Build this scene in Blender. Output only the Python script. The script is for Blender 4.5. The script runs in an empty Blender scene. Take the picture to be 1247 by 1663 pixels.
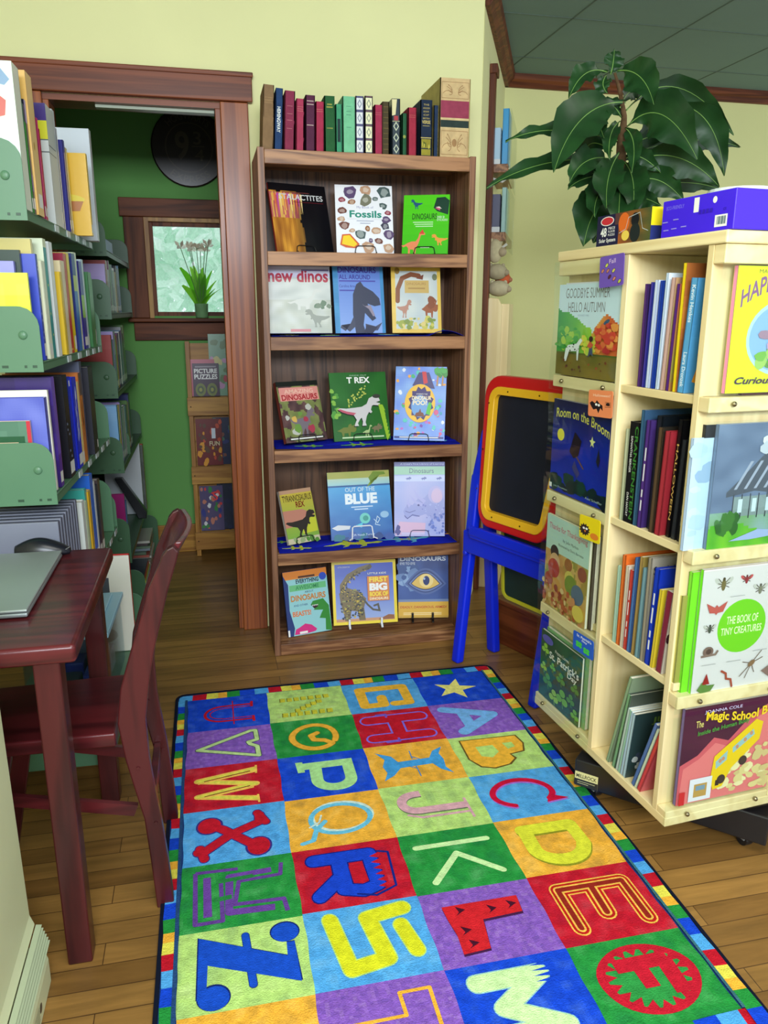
import bpy, bmesh, math, random
from mathutils import Matrix, Vector, noise
random.seed(7)
S = bpy.context.scene
COL = S.collection
rad = math.radians

# ------------------------------------------------------------------ camera
F_PX = 1261.5
YAW, PITCH, ROLL = 0.2216, 0.2536, 0.0021
CAM = Vector((-0.1953, -2.7383, 1.27))
fwd = Vector((math.sin(YAW) * math.cos(PITCH), math.cos(YAW) * math.cos(PITCH), -math.sin(PITCH)))
rt0 = Vector((math.cos(YAW), -math.sin(YAW), 0))
up0 = rt0.cross(fwd)
rt = rt0 * math.cos(ROLL) + up0 * math.sin(ROLL)
upv = -rt0 * math.sin(ROLL) + up0 * math.cos(ROLL)
cd = bpy.data.cameras.new('camera')
cam = bpy.data.objects.new('camera', cd)
COL.objects.link(cam)
cd.sensor_fit = 'HORIZONTAL'
cd.sensor_width = 36
cd.lens = F_PX / 1247 * 36
cd.clip_start = 0.05
cam.matrix_world = Matrix(((rt.x, upv.x, -fwd.x, CAM.x), (rt.y, upv.y, -fwd.y, CAM.y), (rt.z, upv.z, -fwd.z, CAM.z), (0, 0, 0, 1)))
S.camera = cam

# ------------------------------------------------------------------ world, lamps, exposure
S.view_settings.view_transform = 'Standard'
S.view_settings.look = 'None'
S.view_settings.gamma = 1
S.view_settings.use_curve_mapping = False
S.view_settings.exposure = 0.22
w = bpy.data.worlds.new('world')
S.world = w
w.use_nodes = True
bg = w.node_tree.nodes['Background']
bg.inputs[0].default_value = (0.86, 0.95, 1.0, 1)
bg.inputs[1].default_value = 0.95


def area(name, loc, target, sx, sy, power, col):
    l = bpy.data.lights.new(name, 'AREA')
    l.shape = 'RECTANGLE'
    l.size, l.size_y, l.energy, l.color = sx, sy, power, col
    o = bpy.data.objects.new(name, l)
    COL.objects.link(o)
    o.location = loc
    o.rotation_euler = (Vector(target) - Vector(loc)).to_track_quat('-Z', 'Y').to_euler()
    return o


area('window_daylight', (-0.25, -4.4, 2.05), (0.0, 0.2, 0.7), 1.9, 0.6, 118, (0.84, 0.92, 1.0))
area('ceiling_fill', (0.1, -2.3, 2.36), (0.1, -2.1, 0), 1.3, 0.5, 22, (1.0, 0.97, 0.9))  # added overhead fill for room and doorway, no fixture seen
area('ceiling_fill', (1.9, -0.6, 2.36), (1.9, -0.4, 0), 0.9, 0.5, 6, (1.0, 0.97, 0.9))  # added weak fill above the alcove, source unseen


# ------------------------------------------------------------------ colour + materials
def lin(c):
    r = []
    for v in c[:3]:
        v = v / 255.0
        r.append(v / 12.92 if v <= 0.04045 else ((v + 0.055) / 1.055) ** 2.4)
    return (r[0], r[1], r[2], 1.0)


MATS = {}


def mat(name, rough=0.6, spec=0.4, mottle=0.0, mscale=6.0, bump=0.0, bscale=60.0, metal=0.0, coat=0.0):
    """plain painted / printed / moulded surface: colour comes from the mesh's own colour attribute"""
    if name in MATS:
        return MATS[name]
    m = bpy.data.materials.new(name)
    m.use_nodes = True
    nt = m.node_tree
    b = nt.nodes['Principled BSDF']
    a = nt.nodes.new('ShaderNodeAttribute')
    a.attribute_name = 'Col'
    out = a.outputs['Color']
    if mottle:
        tc = nt.nodes.new('ShaderNodeTexCoord')
        n = nt.nodes.new('ShaderNodeTexNoise')
        n.inputs['Scale'].default_value = mscale
        n.inputs['Detail'].default_value = 5
        nt.links.new(tc.outputs['Object'], n.inputs['Vector'])
        mr = nt.nodes.new('ShaderNodeMapRange')
        mr.inputs[1].default_value = 0.3
        mr.inputs[2].default_value = 0.7
        mr.inputs[3].default_value = 1 - mottle
        mr.inputs[4].default_value = 1 + mottle
        nt.links.new(n.outputs[0], mr.inputs[0])
        mx = nt.nodes.new('ShaderNodeVectorMath')
        mx.operation = 'SCALE'
        nt.links.new(out, mx.inputs[0])
        nt.links.new(mr.outputs[0], mx.inputs['Scale'])
        out = mx.outputs[0]
    nt.links.new(out, b.inputs['Base Color'])
    b.inputs['Roughness'].default_value = rough
    b.inputs['Specular IOR Level'].default_value = spec
    b.inputs['Metallic'].default_value = metal
    b.inputs['Coat Weight'].default_value = coat
    b.inputs['Coat Roughness'].default_value = 0.12
    if bump:
        tc = nt.nodes.new('ShaderNodeTexCoord')
        n = nt.nodes.new('ShaderNodeTexNoise')
        n.inputs['Scale'].default_value = bscale
        n.inputs['Detail'].default_value = 4
        nt.links.new(tc.outputs['Object'], n.inputs['Vector'])
        bp = nt.nodes.new('ShaderNodeBump')
        bp.inputs['Strength'].default_value = bump
        bp.inputs['Distance'].default_value = 0.004
        nt.links.new(n.outputs[0], bp.inputs['Height'])
        nt.links.new(bp.outputs[0], b.inputs['Normal'])
    MATS[name] = m
    return m


def wood(name, c1, c2, axis='X', scale=9.0, stretch=0.06, rough=0.4, coat=0.0, fine=0.25, spec=0.4):
    if name in MATS:
        return MATS[name]
    m = bpy.data.materials.new(name)
    m.use_nodes = True
    nt = m.node_tree
    b = nt.nodes['Principled BSDF']
    tc = nt.nodes.new('ShaderNodeTexCoord')
    mp = nt.nodes.new('ShaderNodeMapping')
    sc = [1, 1, 1]
    sc['XYZ'.index(axis)] = stretch
    mp.inputs['Scale'].default_value = sc
    nt.links.new(tc.outputs['Object'], mp.inputs[0])
    n = nt.nodes.new('ShaderNodeTexNoise')
    n.inputs['Scale'].default_value = scale
    n.inputs['Detail'].default_value = 3
    n.inputs['Distortion'].default_value = 1.2
    nt.links.new(mp.outputs[0], n.inputs['Vector'])
    # rings out of the noise: contour lines give a cathedral grain
    mul = nt.nodes.new('ShaderNodeMath')
    mul.operation = 'MULTIPLY'
    mul.inputs[1].default_value = 34
    nt.links.new(n.outputs[0], mul.inputs[0])
    sn = nt.nodes.new('ShaderNodeMath')
    sn.operation = 'SINE'
    nt.links.new(mul.outputs[0], sn.inputs[0])
    n2 = nt.nodes.new('ShaderNodeTexNoise')
    n2.inputs['Scale'].default_value = scale * 14
    n2.inputs['Detail'].default_value = 2
    nt.links.new(mp.outputs[0], n2.inputs['Vector'])
    ad = nt.nodes.new('ShaderNodeMath')
    ad.operation = 'MULTIPLY_ADD'
    nt.links.new(sn.outputs[0], ad.inputs[0])
    ad.inputs[1].default_value = 0.3
    nt.links.new(n2.outputs[0], ad.inputs[2])
    cr = nt.nodes.new('ShaderNodeValToRGB')
    cr.color_ramp.elements[0].position = 0.15
    cr.color_ramp.elements[0].color = lin(c2)
    cr.color_ramp.elements[1].position = 0.75
    cr.color_ramp.elements[1].color = lin(c1)
    nt.links.new(ad.outputs[0], cr.inputs[0])
    nt.links.new(cr.outputs[0], b.inputs['Base Color'])
    b.inputs['Roughness'].default_value = rough
    b.inputs['Specular IOR Level'].default_value = spec
    b.inputs['Coat Weight'].default_value = coat
    b.inputs['Coat Roughness'].default_value = 0.18
    MATS[name] = m
    return m


def clear_mat(name, tint=(1, 1, 1), opacity=0.08, rough=0.05, face=0.0):
    """clear acrylic or glass: lets the light through, reflects at grazing angles"""
    if name in MATS:
        return MATS[name]
    m = bpy.data.materials.new(name)
    m.use_nodes = True
    nt = m.node_tree
    nt.nodes.remove(nt.nodes['Principled BSDF'])
    o = nt.nodes['Material Output']
    t = nt.nodes.new('ShaderNodeBsdfTransparent')
    t.inputs[0].default_value = (*tint, 1)
    g = nt.nodes.new('ShaderNodeBsdfGlossy')
    g.inputs['Roughness'].default_value = rough
    f = nt.nodes.new('ShaderNodeLayerWeight')
    f.inputs[0].default_value = 0.5
    pw = nt.nodes.new('ShaderNodeMath')
    pw.operation = 'POWER'
    pw.inputs[1].default_value = 5
    nt.links.new(f.outputs['Facing'], pw.inputs[0])
    a = nt.nodes.new('ShaderNodeMath')
    a.operation = 'MULTIPLY_ADD'
    a.inputs[1].default_value = 0.5
    a.inputs[2].default_value = opacity
    nt.links.new(pw.outputs[0], a.inputs[0])
    mx = nt.nodes.new('ShaderNodeMixShader')
    nt.links.new(a.outputs[0], mx.inputs[0])
    nt.links.new(t.outputs[0], mx.inputs[1])
    nt.links.new(g.outputs[0], mx.inputs[2])
    nt.links.new(mx.outputs[0], o.inputs[0])
    MATS[name] = m
    return m


M_PRINT = mat('printed_cover', rough=0.3, spec=0.45)
M_CLOTHBIND = mat('cloth_binding', rough=0.75, spec=0.2, mottle=0.12, mscale=40, bump=0.15, bscale=400)
M_PAPER = mat('paper', rough=0.9, spec=0.1, mottle=0.06, mscale=80)
M_PLASTIC = mat('moulded_plastic', rough=0.32, spec=0.5)
M_PAINT = mat('painted_steel', rough=0.38, spec=0.45, mottle=0.04, mscale=5)
M_WALL = mat('wall_paint', rough=0.85, spec=0.2, mottle=0.035, mscale=2.2, bump=0.08, bscale=90)
M_FABRIC = mat('fabric', rough=0.9, spec=0.1, mottle=0.08, mscale=60)
M_RUG = mat('rug_pile', rough=0.95, spec=0.08, mottle=0.16, mscale=70, bump=0.7, bscale=320)
M_METAL = mat('bright_metal', rough=0.3, metal=1.0)
M_BLACKM = mat('black_wire', rough=0.45)
M_LEAF = mat('leaf', rough=0.45, spec=0.35, mottle=0.2, mscale=14)
M_MAROON = wood('maroon_stained_wood', (90, 28, 32), (62, 18, 22), 'X', 5, 0.1, rough=0.3, coat=0.25)
M_MAROONZ = wood('maroon_stained_wood_upright', (76, 24, 26), (52, 14, 18), 'Z', 5, 0.1, rough=0.34, coat=0.2)
M_OAKX = wood('oak_veneer', (172, 124, 84), (108, 68, 42), 'X', 7, 0.09, rough=0.45)
M_OAKZ = wood('oak_veneer_upright', (152, 108, 78), (104, 68, 48), 'Z', 9, 0.05, rough=0.45)
M_OAKB = wood('oak_back_panel', (104, 72, 50), (62, 40, 28), 'Z', 9, 0.05, rough=0.4)
M_TRIMZ = wood('varnished_fir_upright', (152, 82, 38), (116, 54, 24), 'Z', 7, 0.04, rough=0.36, coat=0.12, spec=.3)
M_TRIMX = wood('varnished_fir', (126, 64, 34), (92, 42, 20), 'X', 7, 0.04, rough=0.4, coat=0.1, spec=.3)
M_DTRIM = wood('dark_varnished_fir', (118, 64, 36), (80, 40, 22), 'Z', 7, 0.05, rough=0.5, coat=0.0, spec=0.22)
M_DTRIMX = wood('dark_varnished_fir_level', (118, 64, 36), (80, 40, 22), 'X', 7, 0.05, rough=0.5, coat=0.0, spec=0.22)
M_PINE = wood('golden_pine', (188, 138, 58), (150, 100, 36), 'X', 6, 0.08, rough=0.45)
M_PINEZ = wood('golden_pine_upright', (188, 138, 58), (150, 100, 36), 'Z', 6, 0.08, rough=0.45)
M_MAPLE = wood('maple_laminate', (240, 222, 172), (224, 202, 148), 'Z', 4, 0.04, rough=0.4)
M_MAPLEX = wood('maple_laminate_level', (240, 222, 170), (226, 204, 148), 'Y', 4, 0.04, rough=0.4)
M_ACRYL = clear_mat('clear_acrylic', (0.97, 1.0, 0.99), 0.03)
M_GLASS = clear_mat('window_glass', (0.97, 1.0, 0.98), 0.0)


def floor_mat():
    m = bpy.data.materials.new('oak_strip_floor')
    m.use_nodes = True
    nt = m.node_tree
    b = nt.nodes['Principled BSDF']
    tc = nt.nodes.new('ShaderNodeTexCoord')
    br = nt.nodes.new('ShaderNodeTexBrick')
    br.offset = 0.37
    br.offset_frequency = 3
    br.inputs['Scale'].default_value = 1.0
    br.inputs['Brick Width'].default_value = 1.25
    br.inputs['Row Height'].default_value = 0.057
    br.inputs['Mortar Size'].default_value = 0.0012
    br.inputs['Mortar Smooth'].default_value = 0.3
    br.inputs['Bias'].default_value = -0.1
    br.inputs['Color1'].default_value = lin((158, 117, 60))
    br.inputs['Color2'].default_value = lin((124, 88, 43))
    br.inputs['Mortar'].default_value = lin((84, 56, 28))
    nt.links.new(tc.outputs['Object'], br.inputs[0])
    mp = nt.nodes.new('ShaderNodeMapping')
    mp.inputs['Scale'].default_value = (0.1, 1.0, 1.0)
    nt.links.new(tc.outputs['Object'], mp.inputs[0])
    n = nt.nodes.new('ShaderNodeTexNoise')
    n.inputs['Scale'].default_value = 26
    n.inputs['Detail'].default_value = 7
    n.inputs['Roughness'].default_value = 0.65
    n.inputs['Distortion'].default_value = 0.6
    nt.links.new(mp.outputs[0], n.inputs['Vector'])
    mr = nt.nodes.new('ShaderNodeMapRange')
    mr.inputs[1].default_value = 0.3
    mr.inputs[2].default_value = 0.7
    mr.inputs[3].default_value = 0.62
    mr.inputs[4].default_value = 1.2
    nt.links.new(n.outputs[0], mr.inputs[0])
    wn = nt.nodes.new('ShaderNodeTexNoise')       # large worn patches
    wn.inputs['Scale'].default_value = 1.7
    wn.inputs['Detail'].default_value = 3
    nt.links.new(tc.outputs['Object'], wn.inputs['Vector'])
    mr2 = nt.nodes.new('ShaderNodeMapRange')
    mr2.inputs[1].default_value = 0.35
    mr2.inputs[2].default_value = 0.65
    mr2.inputs[3].default_value = 0.82
    mr2.inputs[4].default_value = 1.12
    nt.links.new(wn.outputs[0], mr2.inputs[0])
    mm = nt.nodes.new('ShaderNodeMath')
    mm.operation = 'MULTIPLY'
    nt.links.new(mr.outputs[0], mm.inputs[0])
    nt.links.new(mr2.outputs[0], mm.inputs[1])
    vm = nt.nodes.new('ShaderNodeVectorMath')
    vm.operation = 'SCALE'
    nt.links.new(br.outputs[0], vm.inputs[0])
    nt.links.new(mm.outputs[0], vm.inputs['Scale'])
    nt.links.new(vm.outputs[0], b.inputs['Base Color'])
    b.inputs['Roughness'].default_value = 0.36
    b.inputs['Specular IOR Level'].default_value = 0.4
    bp = nt.nodes.new('ShaderNodeBump')
    bp.inputs['Strength'].default_value = 0.25
    bp.inputs['Distance'].default_value = 0.002
    nt.links.new(br.outputs['Fac'], bp.inputs['Height'])
    bp.invert = True
    nt.links.new(bp.outputs[0], b.inputs['Normal'])
    return m


def thin_mat(name, amount):
    m = mat(name, rough=.5, spec=.3, mottle=.1, mscale=30)
    nt = m.node_tree
    b = nt.nodes['Principled BSDF']
    t = nt.nodes.new('ShaderNodeBsdfTranslucent')
    src = b.inputs['Base Color'].links[0].from_socket
    nt.links.new(src, t.inputs[0])
    mx = nt.nodes.new('ShaderNodeMixShader')
    mx.inputs[0].default_value = amount
    nt.links.new(b.outputs[0], mx.inputs[1])
    nt.links.new(t.outputs[0], mx.inputs[2])
    nt.links.new(mx.outputs[0], nt.nodes['Material Output'].inputs[0])
    return m


M_PETAL = thin_mat('petal', .55)
M_FROST = thin_mat('frosted_glass', .6)
M_FLOOR = floor_mat()


# ------------------------------------------------------------------ mesh builder
class MB:
    def __init__(s):
        s.v, s.f, s.c = [], [], []

    def add(s, vs, fs, col):
        b = len(s.v)
        s.v += [tuple(p) for p in vs]
        for k, f in enumerate(fs):
            s.f.append([b + i for i in f])
            s.c.append(col[k] if isinstance(col, list) else col)
        return s

    def box(s, x0, y0, z0, x1, y1, z1, col=(200, 200, 200), m=None):
        x0, x1 = min(x0, x1), max(x0, x1)
        y0, y1 = min(y0, y1), max(y0, y1)
        z0, z1 = min(z0, z1), max(z0, z1)
        vs = [Vector(p) for p in ((x0, y0, z0), (x1, y0, z0), (x1, y1, z0), (x0, y1, z0), (x0, y0, z1), (x1, y0, z1), (x1, y1, z1), (x0, y1, z1))]
        if m is not None:
            vs = [m @ p for p in vs]
        return s.add(vs, [(0, 3, 2, 1), (4, 5, 6, 7), (0, 1, 5, 4), (1, 2, 6, 5), (2, 3, 7, 6), (3, 0, 4, 7)], col)

    def prism(s, pts, a, b, fn, col):
        """pts: 2D outline; fn(u, v, t) -> 3D; extruded from t=a to t=b"""
        n = len(pts)
        vs = [fn(u, v, a) for u, v in pts] + [fn(u, v, b) for u, v in pts]
        fs = [list(range(n))[::-1], list(range(n, 2 * n))] + [[i, (i + 1) % n, n + (i + 1) % n, n + i] for i in range(n)]
        return s.add(vs, fs, col)

    def tube(s, pts, r, col, n=8, caps=True):
        pts = [Vector(p) for p in pts]
        rings = []
        rr = r if isinstance(r, (list, tuple)) else [r] * len(pts)
        prev = None
        for i, p in enumerate(pts):
            d = (pts[min(i + 1, len(pts) - 1)] - pts[max(i - 1, 0)]).normalized()
            if prev is None:
                a = d.orthogonal().normalized()
            else:
                a = (prev - d * prev.dot(d))
                a = a.normalized() if a.length > 1e-6 else d.orthogonal().normalized()
            prev = a
            b = d.cross(a)
            rings.append([p + (a * math.cos(2 * math.pi * k / n) + b * math.sin(2 * math.pi * k / n)) * rr[i] for k in range(n)])
        vs = [q for ring in rings for q in ring]
        fs = []
        for i in range(len(pts) - 1):
            for k in range(n):
                fs.append([i * n + k, i * n + (k + 1) % n, (i + 1) * n + (k + 1) % n, (i + 1) * n + k])
        if caps:
            fs.append(list(range(n))[::-1])
            fs.append([(len(pts) - 1) * n + k for k in range(n)])
        return s.add(vs, fs, col)

    def lathe(s, prof, c, col, n=20, m=None):
        vs, fs = [], []
        for r, z in prof:
            for k in range(n):
                a = 2 * math.pi * k / n
                p = Vector((r * math.cos(a), r * math.sin(a), z))
                vs.append((m @ p if m is not None else p) + Vector(c))
        for i in range(len(prof) - 1):
            for k in range(n):
                fs.append([i * n + k, i * n + (k + 1) % n, (i + 1) * n + (k + 1) % n, (i + 1) * n + k])
        fs.append(list(range(n))[::-1])
        fs.append([(len(prof) - 1) * n + k for k in range(n)])
        return s.add(vs, fs, col)

    def ball(s, c, rx, ry, rz, col, n=12):
        prof = [(max(1e-4, math.sin(math.pi * i / n)), -math.cos(math.pi * i / n)) for i in range(n + 1)]
        m = Matrix.Diagonal((rx, ry, rz)).to_4x4()
        return s.lathe(prof, c, col, n=n + 4, m=m)

    def sheet(s, fn, nu, nv, col):
        vs = [fn(i / nu, j / nv) for j in range(nv + 1) for i in range(nu + 1)]
        fs, cc = [], []
        for j in range(nv):
            for i in range(nu):
                a = j * (nu + 1) + i
                fs.append([a, a + 1, a + nu + 2, a + nu + 1])
                cc.append(col((i + .5) / nu, (j + .5) / nv) if callable(col) else col)
        return s.add(vs, fs, cc)

    def build(s, name, material, parent=None, bevel=0.0, smooth=False, thick=0.0, seg=2):
        me = bpy.data.meshes.new(name)
        me.from_pydata(s.v, [], s.f)
        ca = me.color_attributes.new('Col', 'FLOAT_COLOR', 'CORNER')
        data = []
        for poly, c in zip(me.polygons, s.c):
            l = lin(c)
            data += list(l) * poly.loop_total
        ca.data.foreach_set('color', data)
        me.materials.append(material)
        if smooth:
            me.polygons.foreach_set('use_smooth', [True] * len(me.polygons))
        o = bpy.data.objects.new(name, me)
        COL.objects.link(o)
        if parent is not None:
            o.parent = parent
        if thick:
            md = o.modifiers.new('thickness', 'SOLIDIFY')
            md.thickness = thick
            md.offset = 0
        if bevel:
            md = o.modifiers.new('edges', 'BEVEL')
            md.width = bevel
            md.segments = seg
            md.limit_method = 'ANGLE'
            md.angle_limit = rad(40)
        if smooth and bevel:
            md = o.modifiers.new('wn', 'WEIGHTED_NORMAL')
        return o


def tag(o, label=None, cat=None, group=None, kind=None):
    if label:
        o['label'] = label
    if cat:
        o['category'] = cat
    if group:
        o['group'] = group
    if kind:
        o['kind'] = kind
    return o


def thing(name, label, cat, loc=(0, 0, 0), group=None, mtx=None):
    o = bpy.data.objects.new(name, None)
    COL.objects.link(o)
    o.empty_display_size = 0.05
    if mtx is not None:
        o.matrix_world = mtx
    else:
        o.location = loc
    return tag(o, label, cat, group)


def frame(o, x, y, z):
    x, y, z = Vector(x), Vector(y), Vector(z)
    return Matrix(((x.x, y.x, z.x, o[0]), (x.y, y.y, z.y, o[1]), (x.z, y.z, z.z, o[2]), (0, 0, 0, 1)))


# ------------------------------------------------------------------ lettering + cover art
TXT = {}


def glyphs(t, bold=0.0, shear=0.0):
    k = (t, bold, shear)
    if k in TXT:
        return TXT[k]
    cu = bpy.data.curves.new('lettering', 'FONT')
    cu.body = t
    cu.resolution_u = 3
    cu.offset = bold
    cu.shear = shear
    ob = bpy.data.objects.new('lettering', cu)
    me = bpy.data.meshes.new_from_object(ob)
    vs = [(v.co.x, v.co.y) for v in me.vertices]
    fs = [list(p.vertices) for p in me.polygons]
    bpy.data.objects.remove(ob)
    bpy.data.curves.remove(cu)
    bpy.data.meshes.remove(me)
    if not vs:
        TXT[k] = None
        return None
    x0, x1 = min(v[0] for v in vs), max(v[0] for v in vs)
    y0, y1 = min(v[1] for v in vs), max(v[1] for v in vs)
    TXT[k] = ([((x - x0) / max(1e-6, x1 - x0), (y - y0) / max(1e-6, y1 - y0)) for x, y in vs], fs, (x1 - x0) / max(1e-6, (y1 - y0)))
    return TXT[k]


class Art:
    """flat printing laid on a face, coordinates 0..1 across and up; P(s,t,layer) gives the 3D point"""

    def __init__(s, mb, P, eps=0.00005):
        s.mb, s.P, s.n, s.eps = mb, P, 1, eps

    def _p(s, pts, faces, col):
        s.mb.add([s.P(a, b, s.n * s.eps) for a, b in pts], faces, col)
        s.n += 1

    def poly(s, pts, col):
        s._p(pts, [list(range(len(pts)))], col)

    def rect(s, x0, y0, x1, y1, col):
        s.poly([(x0, y0), (x1, y0), (x1, y1), (x0, y1)], col)

    def ell(s, cx, cy, rx, ry, col, n=22, rot=0):
        c, d = math.cos(rot), math.sin(rot)
        s.poly([(cx + rx * math.cos(2 * math.pi * k / n) * c - ry * math.sin(2 * math.pi * k / n) * d,
                 cy + rx * math.cos(2 * math.pi * k / n) * d + ry * math.sin(2 * math.pi * k / n) * c) for k in range(n)], col)

    def stroke(s, pts, w, col, asp=1.0, closed=False, rnd=False):
        """constant-width line; asp = width/height of the face so that the stroke keeps its width"""
        q = [(x * asp, y) for x, y in pts]
        n = len(q)
        L, R = [], []
        for i in range(n):
            a = q[(i - 1) % n] if (closed or i > 0) else q[i]
            b = q[(i + 1) % n] if (closed or i < n - 1) else q[i]
            d1 = (q[i][0] - a[0], q[i][1] - a[1])
            d2 = (b[0] - q[i][0], b[1] - q[i][1])
            if d1 == (0, 0):
                d1 = d2
            if d2 == (0, 0):
                d2 = d1
            l1 = math.hypot(*d1) or 1
            l2 = math.hypot(*d2) or 1
            n1 = (-d1[1] / l1, d1[0] / l1)
            n2 = (-d2[1] / l2, d2[0] / l2)
            m = (n1[0] + n2[0], n1[1] + n2[1])
            ml = m[0] * n1[0] + m[1] * n1[1]
            k = (w / 2) / max(0.5, ml)
            L.append((q[i][0] + m[0] * k, q[i][1] + m[1] * k))
            R.append((q[i][0] - m[0] * k, q[i][1] - m[1] * k))
        pts2 = [(x / asp, y) for x, y in L + R]
        fs = []
        for i in range(n if closed else n - 1):
            j = (i + 1) % n
            fs.append([i, j, n + j, n + i])
        s._p(pts2, fs, col)
        if rnd and not closed:
            for e in (q[0], q[-1]):
                s.ell(e[0] / asp, e[1], w / 2 / asp, w / 2, col, 12)

    def text(s, t, x0, y0, x1, y1, col, bold=0.0, shear=0.0, fn=None):
        g = glyphs(t, bold, shear)
        if not g:
            return
        pts = [(x0 + (x1 - x0) * a, y0 + (y1 - y0) * b) for a, b in g[0]]
        if fn:
            pts = [fn(a, b) for a, b in pts]
        s._p(pts, g[1], col)

    def vtext(s, t, x0, y0, x1, y1, col, bold=0.0):
        """reads top to bottom (rotated clockwise)"""
        g = glyphs(t, bold)
        s._p([(x0 + (x1 - x0) * b, y1 - (y1 - y0) * a) for a, b in g[0]], g[1], col)

    def grid(s, fn, nx, ny, x0=0, y0=0, x1=1, y1=1):
        pts, fs, cc = [], [], []
        for j in range(ny + 1):
            for i in range(nx + 1):
                pts.append((x0 + (x1 - x0) * i / nx, y0 + (y1 - y0) * j / ny))
        for j in range(ny):
            for i in range(nx):
                a = j * (nx + 1) + i
                fs.append([a, a + 1, a + nx + 2, a + nx + 1])
                cc.append(fn((i + .5) / nx, (j + .5) / ny))
        s.mb.add([s.P(a, b, s.n * s.eps) for a, b in pts], fs, cc)
        s.n += 1

    def blobs(s, n, box, sizes, cols, seed=1, k=9, ang=True):
        rnd = random.Random(seed)
        for _ in range(n):
            x = rnd.uniform(box[0], box[2])
            y = rnd.uniform(box[1], box[3])
            r = rnd.uniform(*sizes)
            q = rnd.uniform(.5, 1.0)
            a = rnd.uniform(0, 6.28) if ang else 0
            m = [rnd.uniform(.75, 1.15) for _ in range(k)]
            s.poly([(x + r * m[i] * math.cos(2 * math.pi * i / k + a), y + r * q * m[i] * math.sin(2 * math.pi * i / k + a)) for i in range(k)], rnd.choice(cols))


def squeeze(a, k):
    P0 = a.P
    a.P = lambda s_, t_, q: P0(s_ * k, t_, q)


def mix(a, b, t):
    t = max(0, min(1, t))
    return tuple(a[i] + (b[i] - a[i]) * t for i in range(3))


def ns(x, y, sc=4, seed=0):
    return noise.noise(Vector((x * sc + seed * 7.3, y * sc - seed * 3.1, seed * 1.7))) * 0.5 + 0.5


TREX = [(.00, .52), (.10, .44), (.22, .38), (.36, .34), (.42, .20), (.38, .10), (.36, .02), (.46, .02), (.44, .10), (.50, .22), (.54, .26), (.56, .14), (.54, .02), (.64, .02), (.62, .12), (.66, .30), (.72, .42), (.76, .38), (.80, .42), (.77, .48), (.80, .60), (.84, .62), (.96, .60), (1.0, .66), (.90, .70), (1.0, .74), (.97, .84), (.84, .88), (.74, .82), (.68, .66), (.56, .58), (.40, .56), (.20, .54), (.06, .56)]
SAURO = [(.0, .38), (.10, .30), (.22, .36), (.30, .26), (.30, .02), (.38, .02), (.38, .20), (.52, .20), (.54, .02), (.62, .02), (.64, .28), (.72, .44), (.78, .66), (.82, .84), (.90, .84), (1.0, .86), (.98, .94), (.84, 1.0), (.76, .92), (.70, .70), (.60, .56), (.44, .56), (.28, .50), (.12, .40)]
TRIC = [(.0, .40), (.14, .48), (.34, .62), (.56, .62), (.62, .80), (.74, .86), (.78, .70), (.96, .82), (.86, .62), (1.0, .60), (.98, .40), (.92, .30), (.80, .28), (.70, .32), (.66, .02), (.58, .02), (.56, .24), (.36, .24), (.34, .02), (.26, .02), (.22, .30), (.12, .34)]
LIZ = [(.0, .5), (.15, .42), (.3, .46), (.36, .30), (.30, .18), (.40, .24), (.44, .42), (.6, .42), (.64, .24), (.58, .10), (.70, .20), (.72, .42), (.82, .44), (.92, .40), (1.0, .5), (.92, .6), (.82, .56), (.72, .60), (.70, .80), (.60, .92), (.62, .76), (.6, .6), (.44, .60), (.40, .78), (.28, .86), (.36, .70), (.3, .56), (.15, .52)]


def place(pts, x0, y0, x1, y1, flip=False):
    return [((x1 - (x1 - x0) * a) if flip else (x0 + (x1 - x0) * a), y0 + (y1 - y0) * b) for a, b in pts]


def make_book(name, label, cat, mtx, w, h, th, col, front=None, back=None, spine=None, page=(232, 226, 208), group=None, soft=False, material=None, spinecol=None, spine_material=None):
    """book frame: x from spine to fore-edge, y through the thickness (front cover at y=0), z up"""
    r = thing(name, label, cat, group=group, mtx=mtx)
    b = 0.0016 if soft else 0.0028
    inset = 0.0008 if soft else 0.004
    c = MB()
    sc = spinecol or col
    c.box(0, 0, 0, w, b, h, col)
    c.box(0, th - b, 0, w, th, h, col)
    c.box(0, 0, 0, b, th, h, sc)
    if front:
        a = Art(c, lambda s, t, k: (s * w, -k, t * h))
        front(a)
    if back:
        a = Art(c, lambda s, t, k: (w - s * w, th + k, t * h))
        back(a)
    if spine:
        a = Art(c, lambda s, t, k: (-k, th - s * th, t * h))
        spine(a)
    c.build('cover', material or M_PRINT, r)
    p = MB()
    p.box(b, b, inset, w - inset, th - b, h - inset, page)
    p.build('pages', M_PAPER, r)
    return r


# ================================================================== THE SETTING
def struct(mb, name, m, **k):
    o = mb.build(name, m, **k)
    o['kind'] = 'structure'
    return o


WALLC = (232, 230, 172)
GREEN = (106, 162, 88)
YW = 0.30      # front face of the wall with the doorway
YB = 1.45      # far wall of the back room
CEIL = 2.40

mb = MB()
mb.box(-2.6, -4.2, -0.05, 4.0, 2.0, 0.0, (180, 130, 80))
struct(mb, 'floor', M_FLOOR)
mb = MB()
mb.box(-2.6, -4.2, CEIL, 4.0, 2.0, CEIL + 0.05, (116, 140, 134))
for i in range(12):      # tile joints of the ceiling
    x = -2.2 + i * 0.5
    mb.box(x, -4.2, CEIL - 0.002, x + 0.005, 1.3, CEIL, (92, 108, 98))
for i in range(12):
    y = -4.0 + i * 0.5
    mb.box(-2.6, y, CEIL - 0.002, 4.0, y + 0.005, CEIL, (92, 108, 98))
struct(mb, 'ceiling', M_WALL)

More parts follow.
